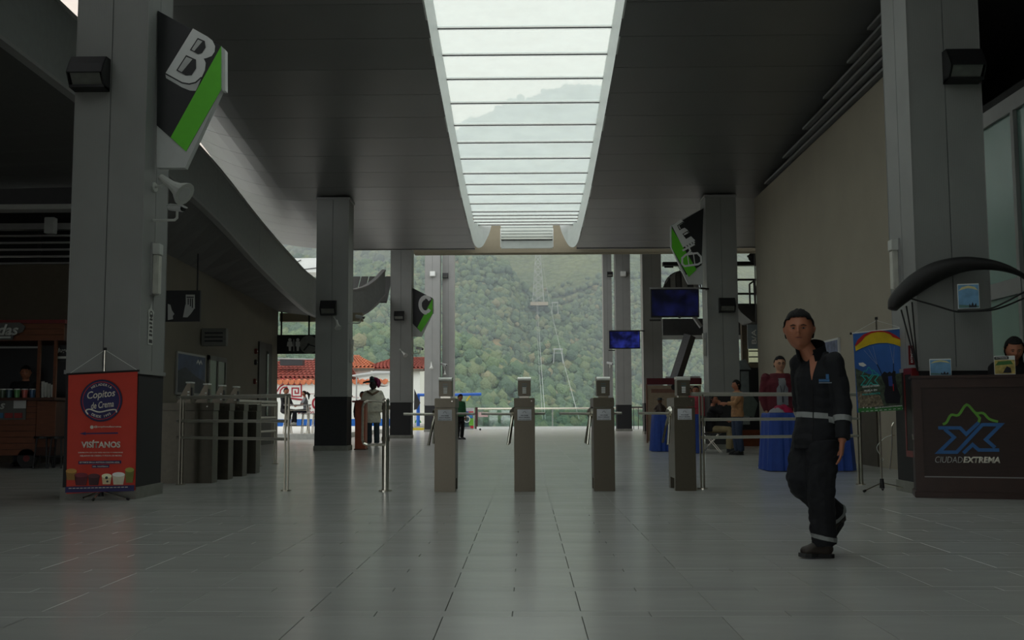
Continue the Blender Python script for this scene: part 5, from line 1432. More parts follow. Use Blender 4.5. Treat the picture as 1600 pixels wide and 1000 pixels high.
n_ = 7; stp = (bx1 - bx0) / n_
for k in range(n_):
    obj('glass_pane', B(k * stp + .06, (k + 1) * stp - .06, -.01, .01, .16, ztr - .1), M_clear, t)
    obj('post', B((k + 1) * stp - .02, (k + 1) * stp + .02, -.03, .03, 0.14, ztr), M_trim, t)
obj('end_post', B(-.10, .06, -.08, .08, 0, ztr + .1), C('dark_red_post', (60, 22, 26)), t)
obj('notice', B(.1, .7, -.03, -.02, .75, 1.05), C('pale_pink_note', (200, 170, 168)), t)
t = thing('balustrade', 'second glass balustrade at far left between pale columns', 'balustrade', (-9, Yb_, 0))
obj('top_rail', T([(2.0, 0, ztr - .35), (5.2, 0, ztr - .35)], .05, 8), M_steel, t)
for k in range(4): obj('post', T([(2.0 + k * 1.05, 0, 0), (2.0 + k * 1.05, 0, ztr - .35)], .03, 6), M_trim, t)
t = thing('railing', 'dark vertical bar fence right of the far right columns', 'railing', (6.3, 62.5, 0))
obj('top_rail', T([(-.2, 0, 1.3), (3.2, 0, 1.3)], .04, 6), M_black, t)
for k in range(12): obj('bar', T([(k * .28, 0, 0), (k * .28, 0, 1.3)], .022, 5), M_black, t)
# playground frame, blue
M_pb = C('play_blue', (30, 96, 190), rough=.4)
t = thing('play_frame', 'blue metal play frame with long beam beyond leftmost turnstile', 'playground', P(653, 670, 63)); o0 = P(653, 670, 63); o0.z = 0; t.location = o0
def LP(x, y, dy=0): q_ = P(630 + x / 9.09, 590 + y / 9.09, 63) - o0; return (q_.x, dy, q_.z)
obj('post', T([LP(212, 690), LP(212, 240)], .11, 10), M_pb, t)
obj('beam', T([LP(200, 245), LP(500, 250), LP(1110, 235)], .09, 8), M_pb, t)
obj('post', T([LP(860, 700, .5), LP(800, 240, 0)], .08, 8), M_pb, t)
obj('slide_panel', PR([(LP(165, 165)[0], LP(165, 165)[2]), (LP(250, 360)[0], LP(250, 360)[2]), (LP(200, 450)[0], LP(200, 450)[2]), (LP(160, 460)[0], LP(160, 460)[2])], -.3, .1), M_black, t)
obj('base_green', T([LP(170, 640), LP(210, 560), LP(250, 640)], .04, 6), C('play_green', (60, 150, 70)), t)
obj('base_mat', B(LP(150, 700)[0], LP(290, 700)[0], -.5, .5, 0.0, .12), C('play_yellow', (200, 180, 50)), t)
obj('brace', T([LP(960, 245), LP(900, 330)], .05, 6), C('play_yellow'), t)
# colourful game cart
t = thing('toy_cart', 'colourful toy panel cart with white wheels right of leftmost turnstile', 'cart', P(728, 671, 60)); o0 = P(728, 671, 60); o0.z = 0; t.location = o0
def LC(x, y): q_ = P(630 + x / 9.09, 590 + y / 9.09, 60) - o0; return (q_.x, q_.z)
def pp(name, pts, m, y=0, d=.05): obj(name, PR([LC(*p) for p in pts], y, d), m, t)
pp('back_panel', [(745, 735), (1000, 740), (1000, 430), (830, 430), (745, 470)], C('cart_white', (200, 204, 206)), .1, .4)
pp('blue_tile', [(780, 480), (930, 480), (930, 540), (780, 540)], C('cart_blue', (40, 60, 150)))
pp('red_tile', [(930, 480), (1000, 480), (1000, 520), (930, 520)], C('cart_red', (200, 50, 60)))
pp('light_blue_tile', [(930, 525), (985, 525), (985, 575), (930, 575)], C('cart_lblue', (70, 140, 200)))
pp('green_tile', [(935, 580), (1000, 580), (1000, 680), (935, 680)], C('cart_green', (120, 190, 70)))
pp('red_tile', [(955, 685), (1000, 685), (1000, 720), (955, 720)], C('cart_red'))
pp('dark_tile', [(790, 575), (930, 575), (930, 700), (790, 700)], C('cart_dark', (60, 84, 88)))
for (x_, y_) in ((810, 500), (830, 590), (820, 665), (905, 590)):
    c_ = LC(x_, y_); obj('hoop', ST(circ(c_[0], c_[1], .17, 16), .045, -.05, .04, True), M_white, t)
for x_ in (-.3, .8): obj('caster', T([(x_, .2, .06), (x_, .3, .06)], .06, 8), M_black, t)
# ================================================================== MOUNTAINS
def terr_ridge(px_list, Y):
    return [((px - 822) / F * Y, .92 + (647 - py) / F * Y) for px, py in px_list]
RID = [  # (depth, crest as photo pixels, slope towards the camera, slope behind)
    (330.0, [(-900, 560), (-200, 500), (300, 470), (480, 478), (560, 520), (640, 545), (720, 566), (780, 600), (850, 640), (1000, 690), (1600, 720), (2600, 700)], .55, .9),
    (430.0, [(-900, 700), (700, 700), (760, 655), (830, 560), (870, 548), (905, 556), (950, 580), (1010, 610), (1100, 600), (1300, 540), (1700, 460), (2600, 420)], .60, .9),
    (620.0, [(-1200, 330), (-200, 340), (300, 372), (480, 395), (600, 400), (700, 398), (745, 391), (790, 408), (832, 462), (880, 480), (915, 508), (960, 545), (1040, 585), (1100, 600), (1300, 560), (1600, 480), (2600, 400)], .75, 1.0),
    (1150.0, [(-1500, 150), (-300, 300), (300, 330), (480, 340), (600, 300), (700, 220), (760, 175), (828, 148), (850, 136), (880, 126), (915, 120), (950, 122), (1000, 140), (1100, 190), (1300, 230), (1600, 200), (2600, 160)], .62, .8),
]
nx, ny = 260, 300
xsN = np.linspace(-1, 1, nx)
ysN = np.concatenate([np.linspace(72, 700, 210), np.linspace(706, 1500, 90)])
XX, YY = np.meshgrid(xsN, ysN)
XX = XX * (YY * .95 + 60)
Z = np.full(XX.shape, -1e9)
for (Yr, pl, sf, sb) in RID:
    r = terr_ridge(pl, Yr)
    xr = np.array([a for a, b in r]); zr = np.array([b for a, b in r])
    ht = np.interp(XX, xr, zr)
    wob = 14 * np.sin(XX / 60 + Yr) + 7 * np.sin(XX / 23 + 2 * Yr)
    dy = YY - (Yr + wob)
    h = ht - np.where(dy < 0, -dy * sf, dy * sb)
    kk = 4.0
    Z = np.maximum(Z, h) + np.log1p(np.exp(-np.abs(Z - h) / kk)) * kk * (Z > -1e8) * .3
Z = np.maximum(Z, -6 - (YY - 68) * .35)
Z = np.maximum(Z, -70 + 0 * Z)
# gullies and knolls
def vn(x, y, s, seed):
    r = np.random.RandomState(seed); ph = r.rand(6) * 6.28; an = r.rand(6) * 3.14; out = 0
    for i in range(6):
        out = out + np.sin((x * np.cos(an[i]) + y * np.sin(an[i])) / s * (1 + .35 * i) + ph[i])
    return out / 6
Z = Z + 9 * vn(XX, YY, 38, 1) * np.clip((YY - 90) / 300, .1, 1) + 3.2 * vn(XX, YY, 11, 2) * np.clip((YY - 80) / 200, .1, 1)
verts = np.stack([XX.ravel(), YY.ravel(), Z.ravel()], 1)
idx = np.arange(nx * ny).reshape(ny, nx)
faces = np.stack([idx[:-1, :-1].ravel(), idx[:-1, 1:].ravel(), idx[1:, 1:].ravel(), idx[1:, :-1].ravel()], 1)
def np_mesh(name, v, f, m, smooth=True):
    me = bpy.data.meshes.new(name); k = f.shape[1]
    me.vertices.add(len(v)); me.vertices.foreach_set('co', v.astype(np.float32).ravel())
    me.loops.add(f.size); me.loops.foreach_set('vertex_index', f.astype(np.int32).ravel())
    me.polygons.add(len(f)); me.polygons.foreach_set('loop_start', np.arange(0, f.size, k, dtype=np.int32)); me.polygons.foreach_set('loop_total', np.full(len(f), k, dtype=np.int32))
    me.update(calc_edges=True); me.validate()
    if smooth: me.shade_smooth()
    me.materials.append(m); o = bpy.data.objects.new(name, me); COL.objects.link(o); return o
# hillside soil / grass / scrub material
def hill_mat(name):
    m = bpy.data.materials.new(name); m.use_nodes = True; N = m.node_tree.nodes; L = m.node_tree.links; b = N['Principled BSDF']
    b.inputs['Roughness'].default_value = .95; b.inputs['Specular IOR Level'].default_value = .1
    g = N.new('ShaderNodeNewGeometry')
    n1 = N.new('ShaderNodeTexNoise'); n1.inputs['Scale'].default_value = .018; n1.inputs['Detail'].default_value = 6; L.new(g.outputs['Position'], n1.inputs['Vector'])
    r1 = N.new('ShaderNodeValToRGB'); e = r1.color_ramp.elements
    e[0].position = .35; e[0].color = (*srgb((84, 108, 78)), 1); e[1].position = .64; e[1].color = (*srgb((118, 136, 94)), 1)
    x = e.new(.74); x.color = (*srgb((160, 148, 110)), 1)
    L.new(n1.outputs['Fac'], r1.inputs['Fac'])
    v = N.new('ShaderNodeTexVoronoi'); v.inputs['Scale'].default_value = .22; L.new(g.outputs['Position'], v.inputs['Vector'])
    mr = N.new('ShaderNodeMapRange'); mr.inputs['From Max'].default_value = .8; mr.inputs['To Min'].default_value = 1.15; mr.inputs['To Max'].default_value = .75; L.new(v.outputs['Distance'], mr.inputs['Value'])
    sc = N.new('ShaderNodeVectorMath'); sc.operation = 'SCALE'; L.new(r1.outputs['Color'], sc.inputs[0]); L.new(mr.outputs['Result'], sc.inputs['Scale'])
    L.new(sc.outputs['Vector'], b.inputs['Base Color'])
    bp = N.new('ShaderNodeBump'); bp.inputs['Strength'].default_value = 1.0; bp.inputs['Distance'].default_value = 2.5; bp.invert = True
    L.new(v.outputs['Distance'], bp.inputs['Height']); L.new(bp.outputs['Normal'], b.inputs['Normal'])
    return m
M_hill = hill_mat('hillside_scrub')
hills = np_mesh('hillside', verts, faces, M_hill); hills['kind'] = 'structure'
# tree crowns as one countless forest
m = bpy.data.materials.new('foliage'); m.use_nodes = True; N = m.node_tree.nodes; L = m.node_tree.links; b = N['Principled BSDF']
b.inputs['Roughness'].default_value = .9; b.inputs['Specular IOR Level'].default_value = .15
g = N.new('ShaderNodeNewGeometry'); r = N.new('ShaderNodeValToRGB'); e = r.color_ramp.elements
e[0].position = 0; e[0].color = (*srgb((94, 120, 100)), 1); e[1].position = 1; e[1].color = (*srgb((156, 156, 122)), 1)
x = e.new(.45); x.color = (*srgb((106, 134, 104)), 1); x = e.new(.75); x.color = (*srgb((122, 148, 108)), 1); x = e.new(.97); x.color = (*srgb((132, 146, 110)), 1)
L.new(g.outputs['Random Per Island'], r.inputs['Fac'])
n1 = N.new('ShaderNodeTexNoise'); n1.inputs['Scale'].default_value = 1.7; n1.inputs['Detail'].default_value = 5; L.new(g.outputs['Position'], n1.inputs['Vector'])
mr = N.new('ShaderNodeMapRange'); mr.inputs['To Min'].default_value = .65; mr.inputs['To Max'].default_value = 1.25; L.new(n1.outputs['Fac'], mr.inputs['Value'])
sc = N.new('ShaderNodeVectorMath'); sc.operation = 'SCALE'; L.new(r.outputs['Color'], sc.inputs[0]); L.new(mr.outputs['Result'], sc.inputs['Scale'])
L.new(sc.outputs['Vector'], b.inputs['Base Color'])
bp = N.new('ShaderNodeBump'); bp.inputs['Strength'].default_value = 1.0; bp.inputs['Distance'].default_value = 1.0; L.new(n1.outputs['Fac'], bp.inputs['Height']); L.new(bp.outputs['Normal'], b.inputs['Normal'])
M_fol = m
rs = np.random.RandomState(5)
bmi = NB(); bmesh.ops.create_icosphere(bmi, subdivisions=2, radius=1.0)
bmi.verts.ensure_lookup_table(); iv = np.array([v.co[:] for v in bmi.verts]); iff = np.array([[v.index for v in f.verts] for f in bmi.faces]); bmi.free()
bmi = NB(); bmesh.ops.create_icosphere(bmi, subdivisions=1, radius=1.1); bmi.verts.ensure_lookup_table(); iv1 = np.array([v.co[:] for v in bmi.verts]); if1 = np.array([[v.index for v in f.verts] for f in bmi.faces]); bmi.free()
def height_at(x, y):
    fy = np.interp(y, ysN, np.arange(ny)); u = x / (y * .95 + 60); fx = (u + 1) / 2 * (nx - 1)
    i = np.clip(np.round(fy).astype(int), 0, ny - 1); j = np.clip(np.round(fx).astype(int), 0, nx - 1); return Z[i, j]
def forest(n, ya, yb, smin, smax, powr, iv, iff):
    y = ya + (yb - ya) * rs.rand(n) ** powr
    x = (rs.rand(n) * 2 - 1) * (y * .30 + 6) - .04 * y
    s = smin + (smax - smin) * rs.rand(n) ** 2
    z = height_at(x, y)
    keep = (vn(x, y, 30, 9) + .5 * vn(x, y, 9, 10)) >-.62
    x, y, z, s = x[keep], y[keep], z[keep], s[keep]; n = len(x)
    jit = 1 + .5 * (rs.rand(n, len(iv), 1) - .5)
    V = iv[None] * jit * (s[:, None, None] * np.array([1, 1, 1.05]) ) + np.stack([x, y, z + s * .35], 1)[:, None, :]
    Fc = (iff[None] + (np.arange(n) * len(iv))[:, None, None]).reshape(-1, 3)
    return V.reshape(-1, 3), Fc
parts_ = [forest(15000, 120, 340, .6, 1.7, .9, iv, iff), forest(44000, 300, 720, 1.2, 2.6, 1.0, iv1, if1), forest(9000, 850, 1180, 2.6, 5.0, 1.0, iv1, if1)]
nv = 0; VV = []; FF = []
for v_, f_ in parts_: VV.append(v_); FF.append(f_ + nv); nv += len(v_)
fo = np_mesh('forest', np.concatenate(VV), np.concatenate(FF), M_fol); fo['kind'] = 'stuff'
tag(fo, 'dense green brown tree crowns covering the mountainside', 'trees')
# cable pylon and mountain station frames
t = thing('cableway_pylon', 'pale lattice cableway pylon standing on the mountain ridge', 'pylon', P(841, 472, 600)); o0 = P(841, 472, 600)
M_py = C('pylon_paint', (168, 180, 180), rough=.6)
hp = 31.0; wb = 3.3; wt = 1.2
cn4 = []
for sx in (-1, 1):
    for sy in (-1, 1):
        obj('leg', T([(sx * wb, sy * wb, -2), (sx * wt, sy * wt, hp)], .12, 5), M_py, t)
nseg = 7
bm = NB()
for k in range(nseg):
    f0 = k / nseg; f1 = (k + 1) / nseg; w0 = wb + (wt - wb) * f0; w1 = wb + (wt - wb) * f1
    for (ax, ay, bx_, by) in ((-1, -1, 1, -1), (1, -1, 1, 1), (1, 1, -1, 1), (-1, 1, -1, -1)):
        tube(bm, [(ax * w0, ay * w0, hp * f0), (bx_ * w1, by * w1, hp * f1)], .1, 4); tube(bm, [(bx_ * w0, by * w0, hp * f0), (ax * w1, ay * w1, hp * f1)], .1, 4)
        tube(bm, [(ax * w1, ay * w1, hp * f1), (bx_ * w1, by * w1, hp * f1)], .1, 4)
obj('lattice_bracing', bm, M_py, t); obj('cross_arm', B(-4, 4, -.3, .3, hp, hp + .6), M_py, t)
obj('foundation', B(-4.5, 5.5, -4, 4, -2.2, -.3), C('concrete_pale', (170, 166, 148)), t)
for i, (px, py, w_, h_, Yq, lab) in enumerate(((867, 482, 1.8, 3.0, 590, 'small white steel frame on ridge right of pylon'), (872, 556, 1.9, 2.4, 420, 'white arched support frame lower on the mountainside'))):
    p = P(px, py, Yq); t = thing('support_frame', lab, 'frame', p)
    for sx in (-1, 1):
        for sy in (-1, 1): obj('leg', T([(sx * w_, sy, -3), (sx * w_ * .8, sy, h_)], .16, 5), M_py, t)
    obj('cross_beam', B(-w_, w_, -1.1, 1.1, h_, h_ + .5), M_py, t); obj('mid_beam', B(-w_, w_, -1.1, -1, h_ * .4, h_ * .4 + .2), M_py, t)
for i, (a, ya, b, yb_) in enumerate((((836, 392), 600, (852, 655), 120), ((846, 392), 600, (905, 655), 120), ((838, 470), 598, (848, 655), 150))):
    t = thing('cableway_cable', ['left long thin cable hanging down the mountainside', 'right long thin cable hanging down the mountainside', 'middle thin cable below the pylon'][i], 'cable', P(*a, ya))
    A_ = P(*a, ya); B_ = P(*b, yb_); pts = []
    for k in range(13): u = k / 12; q_ = A_.lerp(B_, u); q_.z -= 5 * 4 * u * (1 - u); pts.append(q_ - A_)
    obj('cable', T(pts, [.032] * 13, 4), M_py, t)
# mountain haze: thin air volume starting beyond the terrace
m = bpy.data.materials.new('mountain_haze'); m.use_nodes = True; N = m.node_tree.nodes; L = m.node_tree.links; N.clear()
o_ = N.new('ShaderNodeOutputMaterial'); v = N.new('ShaderNodeVolumeScatter'); v.inputs['Color'].default_value = (.66, .84, 1, 1); v.inputs['Density'].default_value = .00085; v.inputs['Anisotropy'].default_value = .0
L.new(v.outputs[0], o_.inputs['Volume'])
bm = NB(); box(bm, -1600, 1600, 110, 1700, -90, 700)
o = struct('haze', bm, m)
# ================================================================== PEOPLE
def fuse(name, bm, vox, m, parent, sm=3, label=None, noise=0.0, nscale=9.0, nseed=0):
    me = bpy.data.meshes.new(name); bmesh.ops.recalc_face_normals(bm, faces=bm.faces); bm.to_mesh(me); bm.free()
    o = bpy.data.objects.new('tmp', me)
    r = o.modifiers.new('r', 'REMESH'); r.mode = 'VOXEL'; r.voxel_size = vox; r.use_smooth_shade = True
    if sm: s = o.modifiers.new('s', 'SMOOTH'); s.factor = .5; s.iterations = sm
    me2 = bake(o); me2.name = name
    if noise:
        nvt = len(me2.vertices); co = np.empty(nvt * 3, np.float32); no = np.empty(nvt * 3, np.float32)
        me2.vertices.foreach_get('co', co); me2.vertex_normals.foreach_get('vector', no)
        co = co.reshape(-1, 3); no = no.reshape(-1, 3)
        d_ = np.array([abs(mnoise.noise((x * nscale, y * nscale, z * nscale * 1.4 + nseed * 7))) * 2 - .6 + .4 * mnoise.noise((x * nscale * 2.3 + 3, y * nscale * 2.3, z * nscale * 3.6)) for x, y, z in co.tolist()])
        co = co + no * (noise * d_)[:, None]
        me2.vertices.foreach_set('co', co.astype(np.float32).ravel()); me2.update()
    me2.shade_smooth(); me2.materials.clear(); me2.materials.append(m)
    q = bpy.data.objects.new(name, me2); COL.objects.link(q); q.parent = parent
    if label: q['label'] = label
    return q
def head_geo(bm, c, R, face, up=(0, 0, 1), seg=40, age=1.0):
    """head as a shaped ellipsoid. c centre, R half height (~.115), face direction"""
    f = Vector(face).normalized(); u = Vector(up); u = (u - f * u.dot(f)).normalized(); s = f.cross(u)   # s = figure's right side
    res = bmesh.ops.create_uvsphere(bm, u_segments=seg, v_segments=seg * 3 // 4, radius=1)
    for v in res['verts']:
        x, y, z = v.co.x, v.co.y, v.co.z      # x side, y forward(+), z up
        wx = .70 - .04 * max(0, -z) - .08 * max(0, -z - .35) ; fy = .82
        if z < -.2: fy -= .10 * (-.2 - z) * (1 if y < 0 else .2)
        X, Y_, Z_ = x * wx, y * fy, z * 1.0
        if y > 0:
            ax = abs(X)
            Y_ += .06 * math.exp(-((X / .2) ** 2)) * math.exp(-((z + .05) / .5) ** 2)             # middle of the face forward
            if True:
                Y_ += .20 * math.exp(-((X / .085) ** 2)) * math.exp(-((z + .20) / .11) ** 2)      # nose tip
                Y_ += .11 * math.exp(-((X / .07) ** 2)) * math.exp(-((z + .02) / .14) ** 2)       # bridge
                Y_ -= .13 * math.exp(-(((ax - .25) / .12) ** 2)) * math.exp(-((z - .03) / .10) ** 2)  # eye sockets
                Y_ += .07 * math.exp(-((ax - .22) / .2) ** 2) * math.exp(-((z - .17) / .06) ** 2)  # brow
                Y_ += .05 * math.exp(-((X / .16) ** 2)) * math.exp(-((z + .46) / .06) ** 2)        # lips
                Y_ -= .03 * math.exp(-((X / .2) ** 2)) * math.exp(-((z + .60) / .05) ** 2)
                Y_ += .09 * math.exp(-((X / .17) ** 2)) * math.exp(-((z + .80) / .13) ** 2)        # chin
                Y_ += .03 * math.exp(-(((ax - .38) / .12) ** 2)) * math.exp(-((z + .14) / .16) ** 2)  # cheekbones
        v.co = Vector(c) + (s * X + f * Y_ + u * Z_) * R
    for e in (-1, 1):
        tube(bm, [Vector(c) + (s * e * .62 - f * .02 + u * (-.22)) * R, Vector(c) + (s * e * .73 - f * .08 + u * (-.05)) * R, Vector(c) + (s * e * .76 - f * .12 + u * .10) * R, Vector(c) + (s * e * .66 - f * .08 + u * .2) * R],
             [(.05 * R, .09 * R), (.07 * R, .16 * R), (.07 * R, .17 * R), (.05 * R, .1 * R)], 8, side=s)
    return f, u, s
def hand_geo(bm, w, d, palm_n, L=.17, curl=.5, thumb=1):
    """w wrist, d direction of hand, palm_n palm normal"""
    w = Vector(w); d = Vector(d).normalized(); n = Vector(palm_n); n = (n - d * n.dot(d)).normalized(); s = d.cross(n) * thumb
    k = L / .18
    tube(bm, [w - d * .02 * k, w + d * .02 * k, w + d * .06 * k, w + d * .092 * k], [(.026 * k, .02 * k), (.034 * k, .018 * k), (.041 * k, .017 * k), (.039 * k, .014 * k)], 10, side=s)
    for i, (off, ln) in enumerate(((.029, .068), (.010, .078), (-.010, .072), (-.028, .056))):
        b = w + d * .088 * k + s * off * k
        p = [b - d * .02 * k]; dd = d.copy(); q = b
        for j, fr in enumerate((.45, .30, .25)):
            ang = curl * (.35 + .45 * j)
            dd = (d * math.cos(ang) + n * math.sin(ang)).normalized(); p.append(q.copy()); q = q + dd * ln * fr * k
        p.append(q)
        tube(bm, p, [.0085 * k, .0095 * k, .0088 * k, .008 * k, .006 * k], 7)
    b = w + d * .028 * k + s * .03 * k
    tube(bm, [b - s * .012 * k, b + (d * .03 + s * .018 + n * .008) * k, b + (d * .052 + s * .022 + n * .018) * k, b + (d * .072 + s * .018 + n * .024) * k], [.012 * k, .0115 * k, .010 * k, .007 * k], 7)
def shoe(parent, ankle, toe, m, h=.09, sole=None, label=None):
    """ankle above heel, toe tip; sole down"""
    a = Vector(ankle); t = Vector(toe); d = (t - a); up = Vector((0, 0, 1))
    heel = a - Vector((0, 0, h)); fl = t - heel; L_ = fl.length; f = fl.normalized(); s = f.cross(up).normalized(); u = s.cross(f)
    bm = NB()
    b0 = heel - f * .045
    tube(bm, [b0 + u * .035, b0 + f * .03 + u * .05, heel + f * L_ * .35 + u * .05, heel + f * L_ * .65 + u * .038, heel + f * L_ * .9 + u * .032, t + u * .026],
         [(.026, .03), (.038, .05), (.040, .052), (.048, .038), (.042, .03), (.02, .018)], 12, side=s)
    tube(bm, [a + up * .05, a - u * .02 * 1, heel + u * .05 + f * .0], [(.042, .046), (.04, .045), (.037, .045)], 12, side=s)
    o = fuse('shoe', bm, .009, m, parent, sm=2, label=label)
    bm = NB(); out = []
    for (fa, wa) in ((-.055, .022), (-.03, .036), (L_ * .35, .034), (L_ * .68, .048), (L_ * .92, .040), (L_ + .012, .018)): out.append((fa, wa))
    top = [heel + f * fa + s * wa for fa, wa in out] + [heel + f * fa - s * wa for fa, wa in out[::-1]]
    A_ = [bm.verts.new(p - u * .002) for p in top]; B_ = [bm.verts.new(p + u * .022) for p in top]
    bm.faces.new(A_); bm.faces.new(B_[::-1])
    for i in range(len(top)): j = (i + 1) % len(top); bm.faces.new((A_[i], B_[i], B_[j], A_[j]))
    obj('sole', bm, sole or m, o)
    return o
SKIN = C('skin_brown', (172, 112, 84), rough=.55, var=.05, scale=20); SKIN2 = C('skin_light', (196, 146, 116), rough=.55, var=.05)
M_hair = C('hair_black', (16, 14, 13), rough=.85, var=.3, scale=60, bump=.5, bscale=120)
def hair_cap(c, R, f, u, s, parent, m=M_hair, style='short', grow=1.10):
    bm = NB(); c = Vector(c)
    res = bmesh.ops.create_uvsphere(bm, u_segments=36, v_segments=26, radius=1)
    rem = []
    for v in res['verts']:
        x, y, z = v.co.x, v.co.y, v.co.z
        hl = (.50 - .35 * max(0, abs(x) - .45)) if y > .35 else (.46 - (.35 - y) * 1.5)          # hairline height
        if style == 'short': hl = max(hl, -.45) if abs(x) < .8 else max(hl, -.02 if y > -.25 else -.4)
        else: hl = max(.5 - (.55 - y) * 2.2, -.95) if y < .55 else .5
        k = grow + .02 * math.sin(x * 23 + z * 31)
        v.co = c + (s * x * .72 * k + f * (y * .84 * k - .015) + u * z * 1.0 * k) * R
        if z < hl: rem.append(v)
    bmesh.ops.delete(bm, geom=rem, context='VERTS')
    bmesh.ops.solidify(bm, geom=list(bm.faces), thickness=.06 * R)
    return obj('hair', bm, m, parent, smooth=True)
def face_bits(c, R, f, u, s, parent, dark=M_hair, lip=(128, 72, 62), glasses=False, brows=True):
    c = Vector(c); MW = C('eye_white', (134, 124, 116), rough=.3); ML = C('lip', lip, rough=.5)
    for e in (-1, 1):
        p = c + (s * e * .25 + f * .755 + u * .03) * R
        bm = NB(); tube(bm, [p - s * .105 * R, p - s * .05 * R, p, p + s * .05 * R, p + s * .105 * R], [(.01 * R, .01 * R), (.04 * R, .034 * R), (.05 * R, .042 * R), (.04 * R, .034 * R), (.01 * R, .01 * R)], 8, side=f)
        ey = obj('eye', bm, MW, parent, smooth=True)
        bm = NB(); ball(bm, p + f * .03 * R, .038 * R, seg=8); obj('iris', bm, M_black, ey)
        if brows:
            q = c + (s * e * .25 + f * .83 + u * .16) * R
            obj('eyebrow', T([q - s * e * .13 * R, q + u * .03 * R, q + s * e * .15 * R - u * .01 * R - f * .04 * R], [.018 * R, .03 * R, .016 * R], 6), dark, parent)
        if glasses:
            pts = [p + f * .14 * R + (s * .17 * math.cos(a * PI / 5) + u * .12 * math.sin(a * PI / 5)) * R for a in range(11)]
            obj('glasses_rim', T(pts, .022 * R, 5), M_black, parent)
            obj('glasses_arm', T([p + f * .14 * R + s * e * .17 * R, c + (s * e * .72 - f * .1 + u * .05) * R], .016 * R, 5), M_black, parent)
    m0 = c + (f * .875 - u * .455) * R
    obj('lips', T([m0 - s * .17 * R - f * .07 * R, m0 - s * .08 * R, m0, m0 + s * .08 * R, m0 + s * .17 * R - f * .07 * R], [.012 * R, .033 * R, .036 * R, .033 * R, .012 * R], 7), ML, parent)

def limb(bm, a, b, c, r, n=12, side=None, ext=.0):
    """a-b-c joints with radii r=(ra, rmid1, rb, rmid2, rc)"""
    a, b, c = Vector(a), Vector(b), Vector(c)
    pts = [a, a.lerp(b, .5), b.lerp(a, .08), b.lerp(c, .08), b.lerp(c, .4), c]
    tube(bm, pts, [r[0], r[1], r[2], r[2], r[3], r[4]], n, side=side)
def V3(*a): return Vector(a)

